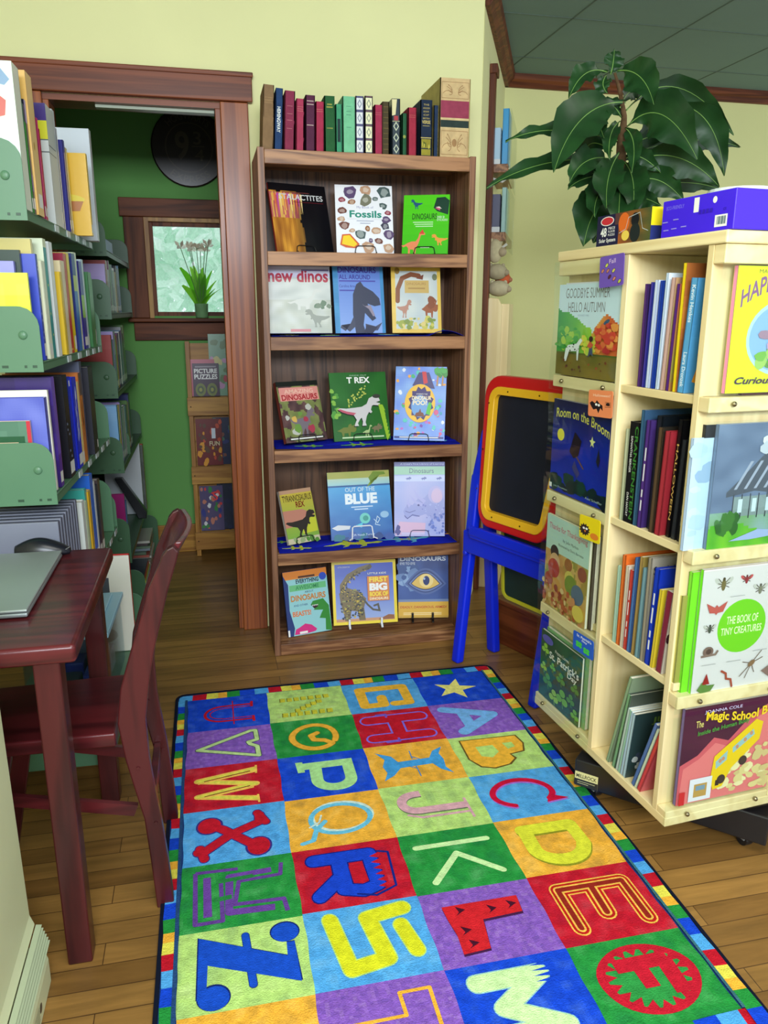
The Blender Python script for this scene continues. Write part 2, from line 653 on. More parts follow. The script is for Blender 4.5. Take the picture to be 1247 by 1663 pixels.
OX0, OX1, OZ = -0.685, -0.100, 1.973    # doorway opening
mb = MB()
mb.box(-2.6, YW, 0, OX0, YW + 0.12, CEIL, WALLC)
mb.box(OX1, YW, 0, 0.86, YW + 0.12, CEIL, WALLC)
mb.box(OX0, YW, OZ, OX1, YW + 0.12, CEIL, WALLC)
struct(mb, 'wall_back', M_WALL)

# angled wall beyond the bookcase, frame: s along the wall, o out of it
AZ = rad(25)
WD = Vector((math.sin(AZ), math.cos(AZ), 0))
WN = Vector((math.cos(AZ), -math.sin(AZ), 0))
W0 = Vector((0.862, YW, 0))


def AW(s, o, z):
    return W0 + WD * s + WN * o + Vector((0, 0, z))


AWM = frame(W0, WD, -WN, (0, 0, 1))     # local x along the wall, y into the wall
mb = MB()
mb.prism([(0, -0.002), (1.12, -0.002), (1.12, 0.1), (0.06, 0.1)], 0, CEIL, lambda u, v, t: AW(u, -v - 0.002, t), WALLC)
struct(mb, 'wall_alcove_side', M_WALL)
mb = MB()
mb.box(1.30, 1.292, 0, 4.0, 1.40, CEIL, (222, 222, 158))
struct(mb, 'wall_alcove_back', M_WALL)
mb = MB()
mb.box(-1.30, -3.6, 0, -1.22, YW, CEIL, WALLC)
struct(mb, 'wall_left', M_WALL)
# crown moulding
mb = MB()
prof = [(0, 0), (0.018, 0), (0.03, 0.02), (0.045, 0.03), (0.05, 0.055), (0, 0.055)]
mb.prism(prof, 0.0, 1.10, lambda u, v, t: AW(t, u, CEIL - 0.055 + v), (120, 62, 40))
struct(mb, 'trim_1', M_DTRIM, bevel=0.002)
mb = MB()
mb.prism(prof, 1.30, 4.0, lambda u, v, t: Vector((t, 1.292 - u, CEIL - 0.055 + v)), (120, 62, 40))
struct(mb, 'trim_2', M_DTRIMX)
mb = MB()
mb.box(1.30, 1.27, 0, 4.0, 1.292, 0.14, (120, 62, 40))
struct(mb, 'baseboard_alcove', M_DTRIMX)
# tall casing board on the angled wall
mb = MB()
mb.box(0.262, -0.024, 0.0, 0.33, -0.0005, 2.215, (110, 60, 40))
mb.box(0.255, -0.032, 2.19, 0.345, -0.0005, 2.225, (110, 60, 40))
o = struct(mb, 'trim_3', M_DTRIM, bevel=0.003)
o.matrix_world = AWM

# doorway casing (the left board stands behind the shelving)
mb = MB()
mb.box(OX1 - 0.002, YW - 0.022, 0, -0.006, YW - 0.0005, 1.972, (140, 70, 36))
mb.box(OX0 - 0.092, YW - 0.022, 0, OX0 + 0.002, YW - 0.0005, 1.972, (140, 70, 36))
struct(mb, 'door_1', M_TRIMZ, bevel=0.003)
mb = MB()
mb.box(OX0 - 0.108, YW - 0.03, 1.973, 0.010, YW - 0.0005, 2.058, (128, 62, 34))
mb.box(OX0 - 0.112, YW - 0.034, 2.050, 0.014, YW - 0.0005, 2.066, (128, 62, 34))
struct(mb, 'trim_4', M_TRIMX, bevel=0.003)
mb = MB()                                 # jambs and head lining
mb.box(OX1 - 0.020, YW + 0.0005, 0, OX1 - 0.0005, YW + 0.12, OZ - 0.02, (130, 62, 34))
mb.box(OX0 + 0.0005, YW + 0.0005, 0, OX0 + 0.020, YW + 0.12, OZ - 0.02, (130, 62, 34))
struct(mb, 'door_2', M_TRIMZ, bevel=0.002)
mb = MB()
mb.box(OX0 + 0.0005, YW + 0.0005, OZ - 0.020, OX1 - 0.0005, YW + 0.12, OZ - 0.0005, (120, 60, 36))
struct(mb, 'trim_5', M_TRIMX)
mb = MB()                                 # bright metal strip of the door closer under the head
mb.box(-0.52, YW + 0.03, OZ - 0.030, OX1 - 0.022, YW + 0.06, OZ - 0.0205, (150, 160, 140))
struct(mb, 'trim_6', M_PAINT)

# back room
WX0, WX1, WZ0, WZ1 = -0.420, 0.02, 1.262, 1.672   # clear opening of the window
mb = MB()
mb.box(-1.15, YB, 0, WX0 - 0.02, YB + 0.12, CEIL, GREEN)
mb.box(WX1 + 0.02, YB, 0, 0.75, YB + 0.12, CEIL, GREEN)
mb.box(WX0 - 0.02, YB, 0, WX1 + 0.02, YB + 0.12, WZ0 - 0.02, GREEN)
mb.box(WX0 - 0.02, YB, WZ1 + 0.02, WX1 + 0.02, YB + 0.12, CEIL, GREEN)
struct(mb, 'wall_far', M_WALL)
mb = MB()
mb.box(-1.15, YW + 0.1205, 0, -1.05, YB, CEIL, GREEN)
struct(mb, 'wall_far_left', M_WALL)
mb = MB()
mb.box(0.72, YW + 0.1205, 0, 0.82, YB, CEIL, GREEN)
struct(mb, 'wall_far_right', M_WALL)
mb = MB()
mb.box(-1.05, YB - 0.016, 0.0, 0.72, YB - 0.0005, 0.152, (190, 120, 40))
struct(mb, 'baseboard_far', M_PINE, bevel=0.003)
mb = MB()                                 # window casing
mb.box(-0.553, YB - 0.022, 1.232, WX0 - 0.038, YB - 0.0005, 1.709, (112, 60, 38))
mb.box(WX1 + 0.038, YB - 0.022, 1.232, WX1 + 0.133, YB - 0.0005, 1.709, (112, 60, 38))
fr = struct(mb, 'window_1', M_DTRIM, bevel=0.003)
mb = MB()
mb.box(-0.568, YB - 0.03, 1.7095, WX1 + 0.15, YB - 0.0005, 1.795, (112, 60, 38))
mb.box(-0.538, YB - 0.02, 1.122, WX1 + 0.12, YB - 0.0005, 1.213, (112, 60, 38))
struct(mb, 'trim_7', M_DTRIMX, bevel=0.003)
mb = MB()
mb.box(-0.560, YB - 0.07, 1.2135, WX1 + 0.14, YB + 0.10, 1.2315, (120, 66, 40))
struct(mb, 'trim_8', M_DTRIMX, bevel=0.004)
mb = MB()                                 # lighter stop bead and the sash
for (a, b_, c_, d_) in ((WX0 - 0.038, 1.232, WX0 - 0.017, 1.709), (WX1 + 0.017, 1.232, WX1 + 0.038, 1.709), (WX0 - 0.017, 1.691, WX1 + 0.017, 1.709)):
    mb.box(a, YB - 0.012, b_, c_, YB + 0.02, d_, (200, 160, 80))
b = mb.build('stop_bead', M_PINEZ, fr)
mb = MB()
mb.box(WX0 - 0.028, YB + 0.02, 1.232, WX0, YB + 0.05, 1.70, (110, 60, 36))
mb.box(WX1, YB + 0.02, 1.232, WX1 + 0.028, YB + 0.05, 1.70, (110, 60, 36))
mb.box(WX0, YB + 0.02, WZ1, WX1, YB + 0.05, 1.70, (110, 60, 36))
mb.box(WX0, YB + 0.02, 1.232, WX1, YB + 0.05, WZ0, (110, 60, 36))
mb.build('sash', M_DTRIM, fr, bevel=0.002)
mb = MB()
mb.box(WX0, YB + 0.032, WZ0, WX1, YB + 0.038, WZ1, (220, 240, 235))
mb.build('pane', M_GLASS, fr)
# foliage outdoors: pale leaves of a tree crown hanging some metres behind the window
mb = MB()
rnd = random.Random(3)
for i in range(4200):
    c = Vector((rnd.uniform(-2.4, 1.4), 6.5 + rnd.uniform(0, 1.6), rnd.uniform(0.6, 2.9)))
    if ns(c.x, c.z, 1.4, 2) < 0.22:
        continue
    a = Vector((rnd.uniform(-1, 1), rnd.uniform(-1, 1), rnd.uniform(-1, 1))).normalized()
    b_ = a.orthogonal().normalized() * 0.07
    a = a * rnd.uniform(.09, .15)
    g = rnd.uniform(0, 1)
    mb.add([c - a, c + b_, c + a, c - b_], [(0, 1, 2, 3)], mix((232, 250, 238), (250, 255, 252), g))
o = mb.build('tree_foliage', M_PETAL)
tag(o, 'pale green tree leaves outdoors behind the small window', 'foliage', kind='stuff')

# ================================================================== BOOKCASE
BW, BH, BD = 0.743, 1.781, 0.285
SH = [1.461, 1.181, 0.787, 0.402, 0.045]      # shelf tops
bc = thing('bookcase', 'tall oak veneer bookcase with five shelves of dinosaur books standing right of the doorway', 'bookcase')
for x in (0.0, BW - 0.022):
    mb = MB()
    mb.box(x, 0, 0, x + 0.022, BD, BH, (150, 105, 75))
    mb.build('side_panel', M_OAKZ, bc, bevel=0.0015)
mb = MB()
mb.box(0.022, BD - 0.008, 0.0, BW - 0.022, BD - 0.001, BH - 0.005, (90, 60, 40))
mb.build('back_panel', M_OAKB, bc)
for k, z in enumerate([1.776] + SH):
    mb = MB()
    mb.box(0.0225, 0.0, z - 0.044, BW - 0.0225, 0.018, z, (170, 120, 80))
    mb.box(0.0225, 0.018, z - 0.020, BW - 0.0225, BD - 0.009, z, (170, 120, 80))
    mb.build('top_board' if k == 0 else 'shelf', M_OAKX, bc, bevel=0.0015)

WHITE, BLACK, CREAM = (240, 240, 236), (16, 16, 20), (236, 224, 190)


def art_stalactites(a):
    def f(x, y):
        d = x + 0.25 * (1 - y)
        if x < 0.62 - 0.2 * ns(x, y, 5, 1) and y < 0.86 + 0.05 * ns(x, 0, 9):
            v = ns(x * 5, y, 3, 4)
            c = mix((120, 60, 24), (232, 166, 60), v * 1.3)
            if 0.5 < y < 0.86:
                c = mix(c, (250, 210, 120) if ns(x * 12, y * 0.6, 4, 2) > .5 else (190, 70, 130), 0.6)
            return mix(c, (12, 12, 18), max(0, (x - 0.35) * 2.6))
        return (14, 14, 20)
    a.grid(f, 40, 46)
    for i in range(12):
        x = 0.03 + i * 0.045
        a.poly([(x, .85), (x + .035, .85), (x + .015, .60 - .12 * ((i * 7) % 5) / 5)], [(244, 190, 90), (236, 120, 70), (196, 80, 170), (250, 224, 150)][i % 4])
    a.text('STALACTITES', .16, .77, .93, .85, (220, 224, 224), 0.012)
    a.rect(.22, .87, .70, .880, (120, 60, 60))
    a.rect(.40, .735, .93, .742, (110, 30, 40))


def art_fossils(a):
    a.grid(lambda x, y: (238, 240, 246), 2, 2)
    cols = [(110, 60, 50), (70, 90, 90), (150, 96, 60), (90, 70, 110), (190, 150, 120), (60, 60, 80), (140, 40, 60), (120, 120, 100)]
    rnd = random.Random(4)
    for (x, y, r) in [(.26, .90, .12), (.54, .93, .10), (.86, .90, .13), (.12, .78, .07), (.53, .78, .11), (.29, .75, .08), (.70, .80, .06), (.83, .70, .08), (.12, .62, .09), (.91, .60, .06), (.10, .50, .07), (.15, .40, .10), (.88, .50, .08), (.86, .40, .08), (.70, .33, .10), (.55, .36, .05), (.42, .28, .12), (.28, .33, .06), (.92, .28, .09), (.74, .18, .08), (.56, .09, .12), (.90, .08, .10), (.60, .19, .04)]:
        c = rnd.choice(cols)
        a.blobs(1, (x, y, x, y), (r * .95, r), [c], seed=int(x * 100))
        a.blobs(1, (x, y, x, y), (r * .5, r * .6), [mix(c, WHITE, .45)], seed=int(x * 90))
    a.poly([(.06, .12), (.10, .27), (.24, .28), (.40, .13), (.34, .07), (.16, .08)], (214, 96, 40))
    a.poly([(.09, .13), (.12, .25), (.23, .26), (.36, .13), (.30, .09)], (244, 210, 30))
    a.rect(.20, .50, .82, .68, (238, 240, 246))
    a.text('Fossils', .24, .52, .80, .625, (30, 140, 120), 0.03)
    a.text('My Book of', .37, .645, .66, .69, (150, 150, 190))
    a.rect(.36, .470, .66, .478, (150, 160, 190))
    a.rect(.42, .435, .60, .443, (150, 160, 190))


def art_green(a):
    a.grid(lambda x, y: mix((66, 190, 20), (88, 214, 30), y), 2, 6)
    a.poly(place(TREX, .16, .76, .42, .95, True), (40, 90, 130))
    a.ell(.82, .84, .15, .10, (30, 70, 52), rot=.3)
    a.poly([(.66, .78), (.74, .72), (.98, .66), (1, .9), (.9, .96), (.72, .95)], (28, 66, 50))
    a.poly([(.69, .77), (.80, .73), (.80, .80)], (210, 90, 130))
    a.poly([(.70, .79), (.84, .76), (.78, .80)], (240, 230, 220))
    a.text('DINOSAURS', .20, .585, .74, .685, (30, 60, 26), 0.01)
    a.text('OVER 30', .74, .60, .90, .64, WHITE)
    a.text('STICKERS', .74, .555, .97, .59, WHITE)
    for i in range(3):
        a.rect(.22 + .03 * i, .53 - .035 * i, .66, .545 - .035 * i, (200, 240, 190))
    a.poly(place(SAURO, -.02, 0, .50, .38), (238, 142, 96))
    a.poly([(.36, .34), (.44, .42), (.48, .34)], (220, 70, 60))
    a.poly(place(TREX, .64, .14, 1.0, .36, True), (240, 160, 70))
    a.rect(.40, .10, .60, .12, (200, 240, 190))


def art_newdinos(a):
    def f(x, y):
        if y > .84:
            return mix((190, 190, 216), (206, 206, 228), ns(x, y, 3))
        v = ns(x, y * 2, 4, 3)
        c = mix((168, 178, 176), (226, 230, 226), v)
        if y < .5:
            c = mix(c, (150, 156, 130), .5 * ns(x, y, 8, 5))
        return c
    a.grid(f, 36, 36)
    a.text('new dinos', .02, .76, .97, .955, (172, 40, 66), 0.028)
    a.rect(.55, .93, .98, .955, (120, 110, 160))
    a.poly(place(SAURO, .30, .34, .86, .66), (206, 210, 206))
    a.poly(place(TREX, .58, .08, .98, .40, True), (140, 148, 140))
    a.blobs(6, (.7, .38, .98, .46), (.03, .06), [(90, 120, 96), (110, 130, 110)], 5)
    a.rect(.34, .02, .66, .06, (200, 120, 130))


def art_around(a):
    def f(x, y):
        if x < .10 or x > .93:
            return mix((56, 120, 180), (84, 160, 210), ns(x, y, 4))
        return mix((140, 170, 230), (96, 130, 210), y)
    a.grid(f, 30, 20)
    a.text('DINOSAURS', .10, .895, .86, .985, (66, 50, 150), 0.022)
    a.text('ALL AROUND', .12, .80, .74, .87, (66, 50, 150), 0.012)
    a.rect(.12, .765, .84, .785, (80, 80, 170))
    a.text('Caroline Arnold', .12, .68, .48, .72, (60, 60, 150))
    a.rect(.12, .625, .42, .645, (80, 80, 170))
    a.poly([(.40, .0), (.36, .28), (.38, .58), (.46, .73), (.54, .77), (.60, .70), (.78, .62), (.90, .52), (.92, .42), (.80, .40), (.66, .44), (.70, .36), (.82, .22), (.74, .18), (.60, .30), (.56, .12), (.60, 0)], (66, 70, 92))
    a.poly([(.54, .44), (.60, .40), (.72, .42), (.80, .26), (.76, .25), (.68, .36)], (150, 140, 160))
    a.poly([(.30, .14), (.38, .26), (.40, .10), (.28, .02), (.12, .12), (.10, .08), (.20, .03)], (74, 78, 100))
    a.poly([(.60, .14), (.80, .10), (.94, .16), (.84, .04), (.60, .02)], (80, 84, 110))
    a.poly([(.62, .12), (.84, .09), (.74, .0), (.56, .0)], (60, 62, 84))


def art_yellow(a):
    a.grid(lambda x, y: mix((214, 176, 60), (228, 196, 96), ns(x, y, 4)), 10, 10)
    a.grid(lambda x, y: mix((176, 190, 200), (206, 212, 206), ns(x, y, 4, 8)), 20, 24, .08, .06, .93, .93)
    a.stroke([(.12, .48), (.13, .66), (.22, .82), (.40, .88), (.56, .86)], .07, (130, 74, 42), .78, rnd=True)
    a.poly([(.50, .82), (.66, .88), (.64, .80)], (120, 60, 40))
    a.rect(.27, .60, .76, .79, (196, 166, 96))
    a.text('DINOSAURS', .31, .72, .70, .76, (160, 120, 60))
    a.rect(.34, .66, .68, .68, (166, 130, 70))
    a.poly(place(TRIC, .60, .22, .94, .56), (150, 84, 50))
    a.blobs(5, (.70, .36, .86, .50), (.05, .08), [(168, 90, 52), (134, 72, 42)], 2)
    a.poly(place(TREX, .10, .22, .40, .54), (176, 128, 110))
    a.blobs(30, (.10, .08, .90, .22), (.03, .07), [(150, 160, 60), (196, 190, 90), (120, 140, 60), (214, 196, 120)], 9)
    a.ell(.88, .84, .05, .05, (110, 120, 90))
    a.ell(.12, .93, .05, .05, (150, 120, 50))


def art_pink(a):
    def f(x, y):
        v = ns(x, y, 9, 11)
        u = ns(x, y, 5, 3)
        c = mix((40, 46, 30), (150, 130, 100), v)
        return mix(c, (150, 170, 90) if u > .5 else (90, 50, 70), .55)
    a.grid(f, 36, 44)
    a.rect(0, .92, 1, 1, (30, 34, 30))
    a.rect(.04, .68, .98, .90, (226, 150, 140))
    a.text('AMAZING', .16, .80, .86, .87, (240, 190, 170), 0.02)
    a.text('DINOSAURS', .08, .69, .94, .785, (170, 40, 50), 0.03)
    a.poly(place(TREX, .18, .08, .80, .62), (120, 110, 120))
    a.blobs(8, (.1, .1, .9, .6), (.05, .1), [(170, 60, 80), (214, 176, 90), (110, 150, 70), (190, 190, 180)], 3)
    a.rect(.08, .03, .94, .085, (60, 56, 50))
    a.rect(.12, .045, .90, .065, WHITE)


def art_trex(a):
    a.grid(lambda x, y: mix((24, 84, 30), (46, 120, 44), ns(x, y, 3, 1)), 20, 24)
    a.text('INSIDE OUT', .36, .945, .66, .965, (170, 200, 170))
    a.text('T REX', .30, .84, .71, .93, WHITE, 0.035)
    a.blobs(14, (.02, .35, .12, .75), (.02, .05), [(80, 150, 60), (130, 180, 70)], 6)
    rnd = random.Random(5)
    for i in range(34):
        x = rnd.uniform(.30, .62)
        y = .54 + (x - .30) * .6 + rnd.uniform(-.05, .08)
        a.ell(x, y, .016, .012, (190, 196, 90), 6)
    t = place(TREX, .10, .20, .86, .70)
    a.poly([(x - .012, y - .014) for x, y in t], (14, 26, 18))
    a.poly(t, (206, 202, 204))
    a.poly(place([(.00, .52), (.10, .44), (.22, .38), (.36, .34), (.42, .40), (.20, .46), (.06, .53)], .10, .20, .86, .70), (190, 90, 110))
    a.ell(.80, .64, .07, .03, (60, 60, 56))
    for i in range(9):
        y = .52 - i * .055
        a.poly([(.82 + i * .012, y), (.90 + i * .012, y - .01), (.94, y - .10), (.84 + i * .01, y - .06)], (150, 190, 50))
    a.poly(place(TRIC, .06, .06, .40, .28), (110, 120, 50))
    a.poly(place(SAURO, .50, .05, .68, .22), (170, 190, 130))
    a.poly(place(TRIC, .66, .10, .86, .26), (120, 110, 80))
    a.rect(.14, .035, .88, .055, (200, 220, 180))


def art_poo(a):
    def f(x, y):
        return mix((96, 130, 226), (150, 190, 240), ns(x, y, 5, 2))
    a.grid(f, 24, 30)
    a.blobs(70, (.02, .04, .98, .97), (.02, .05), [(230, 236, 246), (70, 180, 120), (60, 160, 190), (120, 60, 170), (214, 90, 140), (240, 170, 80), (90, 200, 190), (190, 110, 200)], 12)
    a.poly([(.34, .74), (.46, .92), (.66, .92), (.78, .70)], (66, 60, 120))
    a.poly([(.52, .93), (.60, .93), (.64, .78), (.56, .76), (.54, .84)], (206, 50, 60))
    for x in (.82, .92):
        a.stroke([(x, .74), (x + .02, .92)], .02, (190, 140, 80), .72)
        a.blobs(4, (x - .04, .88, x + .08, .95), (.05, .08), [(70, 170, 80), (50, 140, 60)], 8)
    a.ell(.50, .50, .30, .26, (240, 190, 60), 28)
    pts = []
    for i in range(24):
        r = .235 if i % 2 else .19
        pts.append((.52 + r * 1.08 * math.cos(i * math.pi / 12), .50 + r * math.sin(i * math.pi / 12)))
    a.poly(pts, (56, 40, 110))
    a.ell(.50, .46, .17, .15, (110, 160, 220))
    a.text("WHERE'S THE", .42, .615, .64, .635, WHITE)
    a.text('DINOSAUR', .34, .545, .72, .60, (250, 230, 190), 0.03)
    a.text('POO?', .36, .475, .64, .54, (250, 230, 190), 0.03)
    a.poly([(.40, .32), (.60, .32), (.57, .37), (.53, .38), (.51, .43), (.48, .38), (.43, .37)], (120, 60, 44))
    a.poly([(.62, .36), (.70, .34), (.73, .50), (.68, .52), (.65, .46)], (80, 190, 60))
    a.rect(.02, .025, .98, .05, (40, 50, 130))
    a.rect(.12, .032, .88, .043, WHITE)


def art_tyr(a):
    a.grid(lambda x, y: mix((120, 170, 70), (206, 180, 70), y) if y > .08 else (200, 190, 160), 6, 20)
    a.rect(0, .93, 1, 1, (190, 150, 120))
    a.text('TYRANNOSAURUS', .06, .78, .97, .90, (70, 50, 30), 0.015)
    a.text('REX', .44, .66, .72, .77, (120, 30, 24), 0.03)
    a.poly([(.0, .62), (.6, .62), (.98, .5), (.98, .36), (0, .3)], (190, 130, 110))
    a.poly([(.55, .42), (.98, .5), (.98, .18), (.5, .16)], (196, 200, 60))
    a.poly(place(TREX, .02, .10, .98, .66), (52, 48, 44))
    a.blobs(10, (.05, .02, .95, .14), (.04, .09), [(90, 140, 60), (150, 170, 120), (190, 190, 150)], 4)


def art_blue(a):
    def f(x, y):
        if y > .90:
            return mix((170, 180, 80), (196, 190, 100), ns(x, y, 4))
        if y > .80:
            return mix((150, 200, 210), (200, 224, 200), (y - .8) * 10)
        c = mix((30, 70, 150), (70, 160, 220), (y) / .8)
        return mix(c, (120, 190, 230), .35 * ns(x, y * 2.5, 4, 6))
    a.grid(f, 32, 40)
    a.rect(0, .775, 1, .80, (40, 90, 150))
    a.poly([(.62, .76), (.70, .80), (.66, .90), (.74, .99), (.92, .98), (.94, .94), (.84, .93), (.78, .86), (.68, .84)], (120, 150, 40))
    a.text('OUT OF THE', .27, .70, .75, .765, (200, 220, 230), 0.012)
    a.text('BLUE', .26, .515, .78, .675, (232, 240, 244), 0.05)
    a.rect(.35, .465, .70, .482, (200, 220, 240))
    a.rect(.40, .43, .62, .447, (200, 220, 240))
    a.ell(.56, .30, .085, .08, (110, 200, 190))
    a.ell(.57, .30, .045, .04, (60, 150, 140))
    a.poly([(.02, .18), (.12, .22), (.32, .20), (.30, .15), (.10, .14)], (210, 214, 220))
    a.poly([(.40, .20), (.52, .24), (.50, .16)], (90, 200, 220))
    a.stroke([(.70, .28), (.76, .22), (.80, .28), (.76, .32), (.72, .20), (.80, .18)], .010, (200, 220, 230), .95)
    a.ell(.88, .34, .07, .05, (150, 190, 220))
    a.blobs(14, (.02, .0, .98, .08), (.03, .08), [(40, 70, 130), (30, 110, 130), (60, 90, 160)], 4)
    a.text('DR Naish Turner', .34, .045, .70, .075, (200, 220, 240))


def art_lib(a):
    a.grid(lambda x, y: mix((196, 186, 226), (140, 160, 222), ns(x, y, 3, 4)), 20, 28)
    a.rect(0, .94, 1, 1, (40, 44, 140))
    a.text("A Child's First Library of Learning", .12, .955, .98, .985, (180, 190, 240))
    a.rect(0, .83, 1, .94, (150, 206, 170))
    a.text('Dinosaurs', .30, .85, .78, .915, (30, 60, 100))
    a.rect(0, .74, 1, .82, (190, 200, 236))
    for x in (.22, .52, .82):
        a.poly(place(TRIC, x, .755, x + .12, .81), (90, 100, 170))
    a.poly([(.22, .24), (.18, .34), (.26, .44), (.36, .42), (.46, .50), (.60, .52), (.70, .60), (.84, .66), (.96, .60), (1, .44), (1, .20), (.76, .22), (.62, .30), (.44, .26), (.34, .28)], (150, 156, 214))
    a.ell(.82, .56, .15, .12, (176, 172, 222), 24)
    a.ell(.84, .57, .10, .08, (196, 180, 220), 24)
    for hn in ([(.60, .46), (.46, .54), (.36, .66)], [(.56, .42), (.42, .46), (.30, .56)], [(.30, .40), (.27, .46), (.29, .52)]):
        for k in range(2):
            (x0, y0), (x1, y1), (x2, y2) = hn
            a.poly([(x0 - .03 + .008 * k, y0 - .02), (x1 - .02, y1 - .014), (x2, y2), (x1 + .02, y1 + .012), (x0 + .03, y0 + .02)], ((90, 84, 156), (190, 190, 230))[k] if k == 0 else (170, 170, 224))
    a.stroke([(.20, .28), (.26, .24), (.36, .29), (.50, .27)], .012, (84, 84, 156), .7)
    a.stroke([(.22, .34), (.30, .32), (.42, .35)], .008, (84, 84, 156), .7)
    a.ell(.48, .42, .022, .014, (60, 60, 130), 10)
    a.blobs(26, (.55, .22, .98, .44), (.01, .022), [(120, 124, 196), (170, 176, 226)], 15)
    a.ell(.84, .54, .11, .09, (206, 180, 214))
    a.poly([(.02, .02), (.60, .02), (.62, .18), (.10, .20)], (214, 176, 206))
    a.blobs(24, (.66, .04, .98, .30), (.015, .035), [(110, 130, 210), (90, 110, 190)], 5)
    a.blobs(6, (.03, .03, .10, .14), (.02, .05), [(70, 70, 140)], 5)
    a.rect(.14, .02, .60, .055, (200, 190, 226))


def art_every(a):
    a.grid(lambda x, y: (150, 206, 210) if y < .88 else (232, 140, 60), 2, 16)
    a.poly([(0, 0), (.0, .95), (.10, .80), (.08, .4), (.16, .12), (.12, 0)], (40, 60, 120))
    a.text('EVERYTHING', .28, .80, .80, .87, (30, 34, 60), 0.03)
    a.rect(.34, .885, .72, .915, (90, 60, 50))
    a.ell(.90, .87, .085, .06, (60, 90, 200))
    a.rect(.12, .69, .96, .785, (110, 190, 130))
    a.text('AWESOME', .26, .705, .80, .77, (60, 140, 90), 0.02)
    a.text('ABOUT', .46, .645, .66, .675, (40, 50, 70))
    a.text('DINOSAURS', .13, .53, .93, .625, (200, 130, 60), 0.035)
    a.text('AND OTHER', .18, .45, .50, .48, (40, 50, 120))
    a.text('BEASTS!', .14, .295, .56, .375, (226, 120, 60), 0.03)
    a.poly([(.56, .44), (.62, .50), (.86, .52), (.98, .40), (1, .0), (.86, .02), (.88, .20), (.74, .22), (.80, .30), (.84, .34), (.62, .36), (.72, .42)], (60, 140, 60))
    a.poly([(.58, .44), (.74, .44), (.72, .40), (.64, .38)], (60, 30, 40))
    for i in range(4):
        a.poly([(.60 + i * .035, .44), (.63 + i * .035, .44), (.615 + i * .035, .415)], WHITE)
    a.poly([(.14, .02), (.18, .10), (.26, .12), (.40, .17), (.54, .14), (.66, .06), (.62, .03), (.4, .01)], (214, 50, 130))
    a.rect(.26, .02, .44, .055, WHITE)
    a.rect(.0, .0, .04, .10, WHITE)


def art_big(a):
    a.grid(lambda x, y: (240, 214, 50) if (x < .045 or x > .955 or y < .045 or y > .955) else mix((204, 150, 110) if y < .10 else (150, 170, 220), (70, 90, 190), max(0, y - .12) * 1.2), 44, 44)
    a.poly([(.70, .06), (.86, .13), (.95, .12), (.95, .055), (.70, .055)], (150, 96, 60))
    col = (120, 104, 70)
    a.stroke([(.58, .90), (.44, .86), (.26, .76), (.16, .62), (.16, .46)], .085, col, 1.0, rnd=True)
    a.poly([(.50, .86), (.60, .95), (.63, .90), (.56, .85)], (90, 80, 60))
    a.poly([(.10, .50), (.12, .34), (.16, .20), (.18, .06), (.26, .06), (.28, .22), (.38, .20), (.40, .06), (.50, .06), (.48, .26), (.52, .40), (.40, .52), (.24, .58)], col)
    a.stroke([(.44, .44), (.54, .30), (.62, .22), (.72, .20), (.70, .30), (.64, .28)], .03, (84, 80, 70), 1.0, rnd=True)
    a.blobs(130, (.13, .10, .47, .55), (.010, .022), [(196, 170, 60), (60, 60, 50), (150, 150, 90), (40, 50, 60)], 4, k=5)
    rnd = random.Random(6)
    for i in range(50):
        t = rnd.random()
        x = .16 + .40 * t * t
        y = .50 + .38 * t
        a.ell(x + rnd.uniform(-.03, .03), y + rnd.uniform(-.03, .03), .012, .010, rnd.choice([(196, 170, 80), (60, 56, 44)]), 6)
    a.text('LITTLE KIDS', .55, .78, .84, .81, WHITE, 0.02)
    a.rect(.54, .36, .88, .75, (214, 130, 60))
    a.text('FIRST', .57, .655, .86, .74, (244, 214, 60), 0.04)
    a.text('BIG', .57, .52, .85, .64, WHITE, 0.06)
    a.text('BOOK OF', .57, .43, .86, .505, (244, 214, 60), 0.05)
    a.text('DINOSAURS', .57, .375, .86, .415, (250, 236, 200), 0.03)
    a.text('NATIONAL GEOGRAPHIC KIDS', .09, .90, .28, .925, (220, 220, 240))


def art_eye(a):
    a.grid(lambda x, y: mix((70, 100, 170), (40, 60, 120), y * ns(x, y, 4, 3) * 1.4) if y > .26 else (206, 166, 70), 30, 40)
    a.blobs(30, (.0, .5, .35, .9), (.05, .12), [(110, 140, 190), (140, 170, 210), (60, 90, 150)], 3)
    a.rect(0, .24, 1, .30, (120, 140, 180))
    a.text('DINOSAURS', .04, .915, .95, .985, (206, 214, 226), 0.03)
    a.text('EYE TO EYE', .04, .855, .34, .895, (206, 214, 226), 0.02)
    def lid(k, ku, kd):
        up_ = [(.27 + .55 * i / 14, .555 + ku * math.sin(math.pi * i / 14) - .01 * i / 14) for i in range(15)]
        dn_ = [(.82 - .55 * i / 14, .545 - kd * math.sin(math.pi * i / 14)) for i in range(1, 14)]
        return [(.54 + (x - .54) * k, y) for x, y in up_ + dn_]
    a.poly(lid(1.5, .25, .17), (84, 106, 164))
    a.poly(lid(1.34, .22, .14), (56, 74, 128))
    a.poly(lid(1.20, .19, .12), (110, 130, 184))
    a.poly(lid(1.07, .175, .095), (36, 46, 84))
    a.poly(lid(1.0, .16, .08), (226, 190, 96))
    a.ell(.56, .60, .14, .11, (240, 214, 140))
    a.ell(.56, .60, .065, .075, (30, 50, 110))
    a.ell(.52, .63, .02, .02, (170, 190, 220))
    a.rect(0, .03, 1, .26, (226, 178, 66))
    a.text('DEADLY, DANGEROUS, ARMED!', .04, .15, .96, .195, (190, 60, 40), 0.015)
    a.rect(.10, .075, .86, .088, (250, 224, 160))
    a.rect(.10, .05, .86, .063, (250, 224, 160))


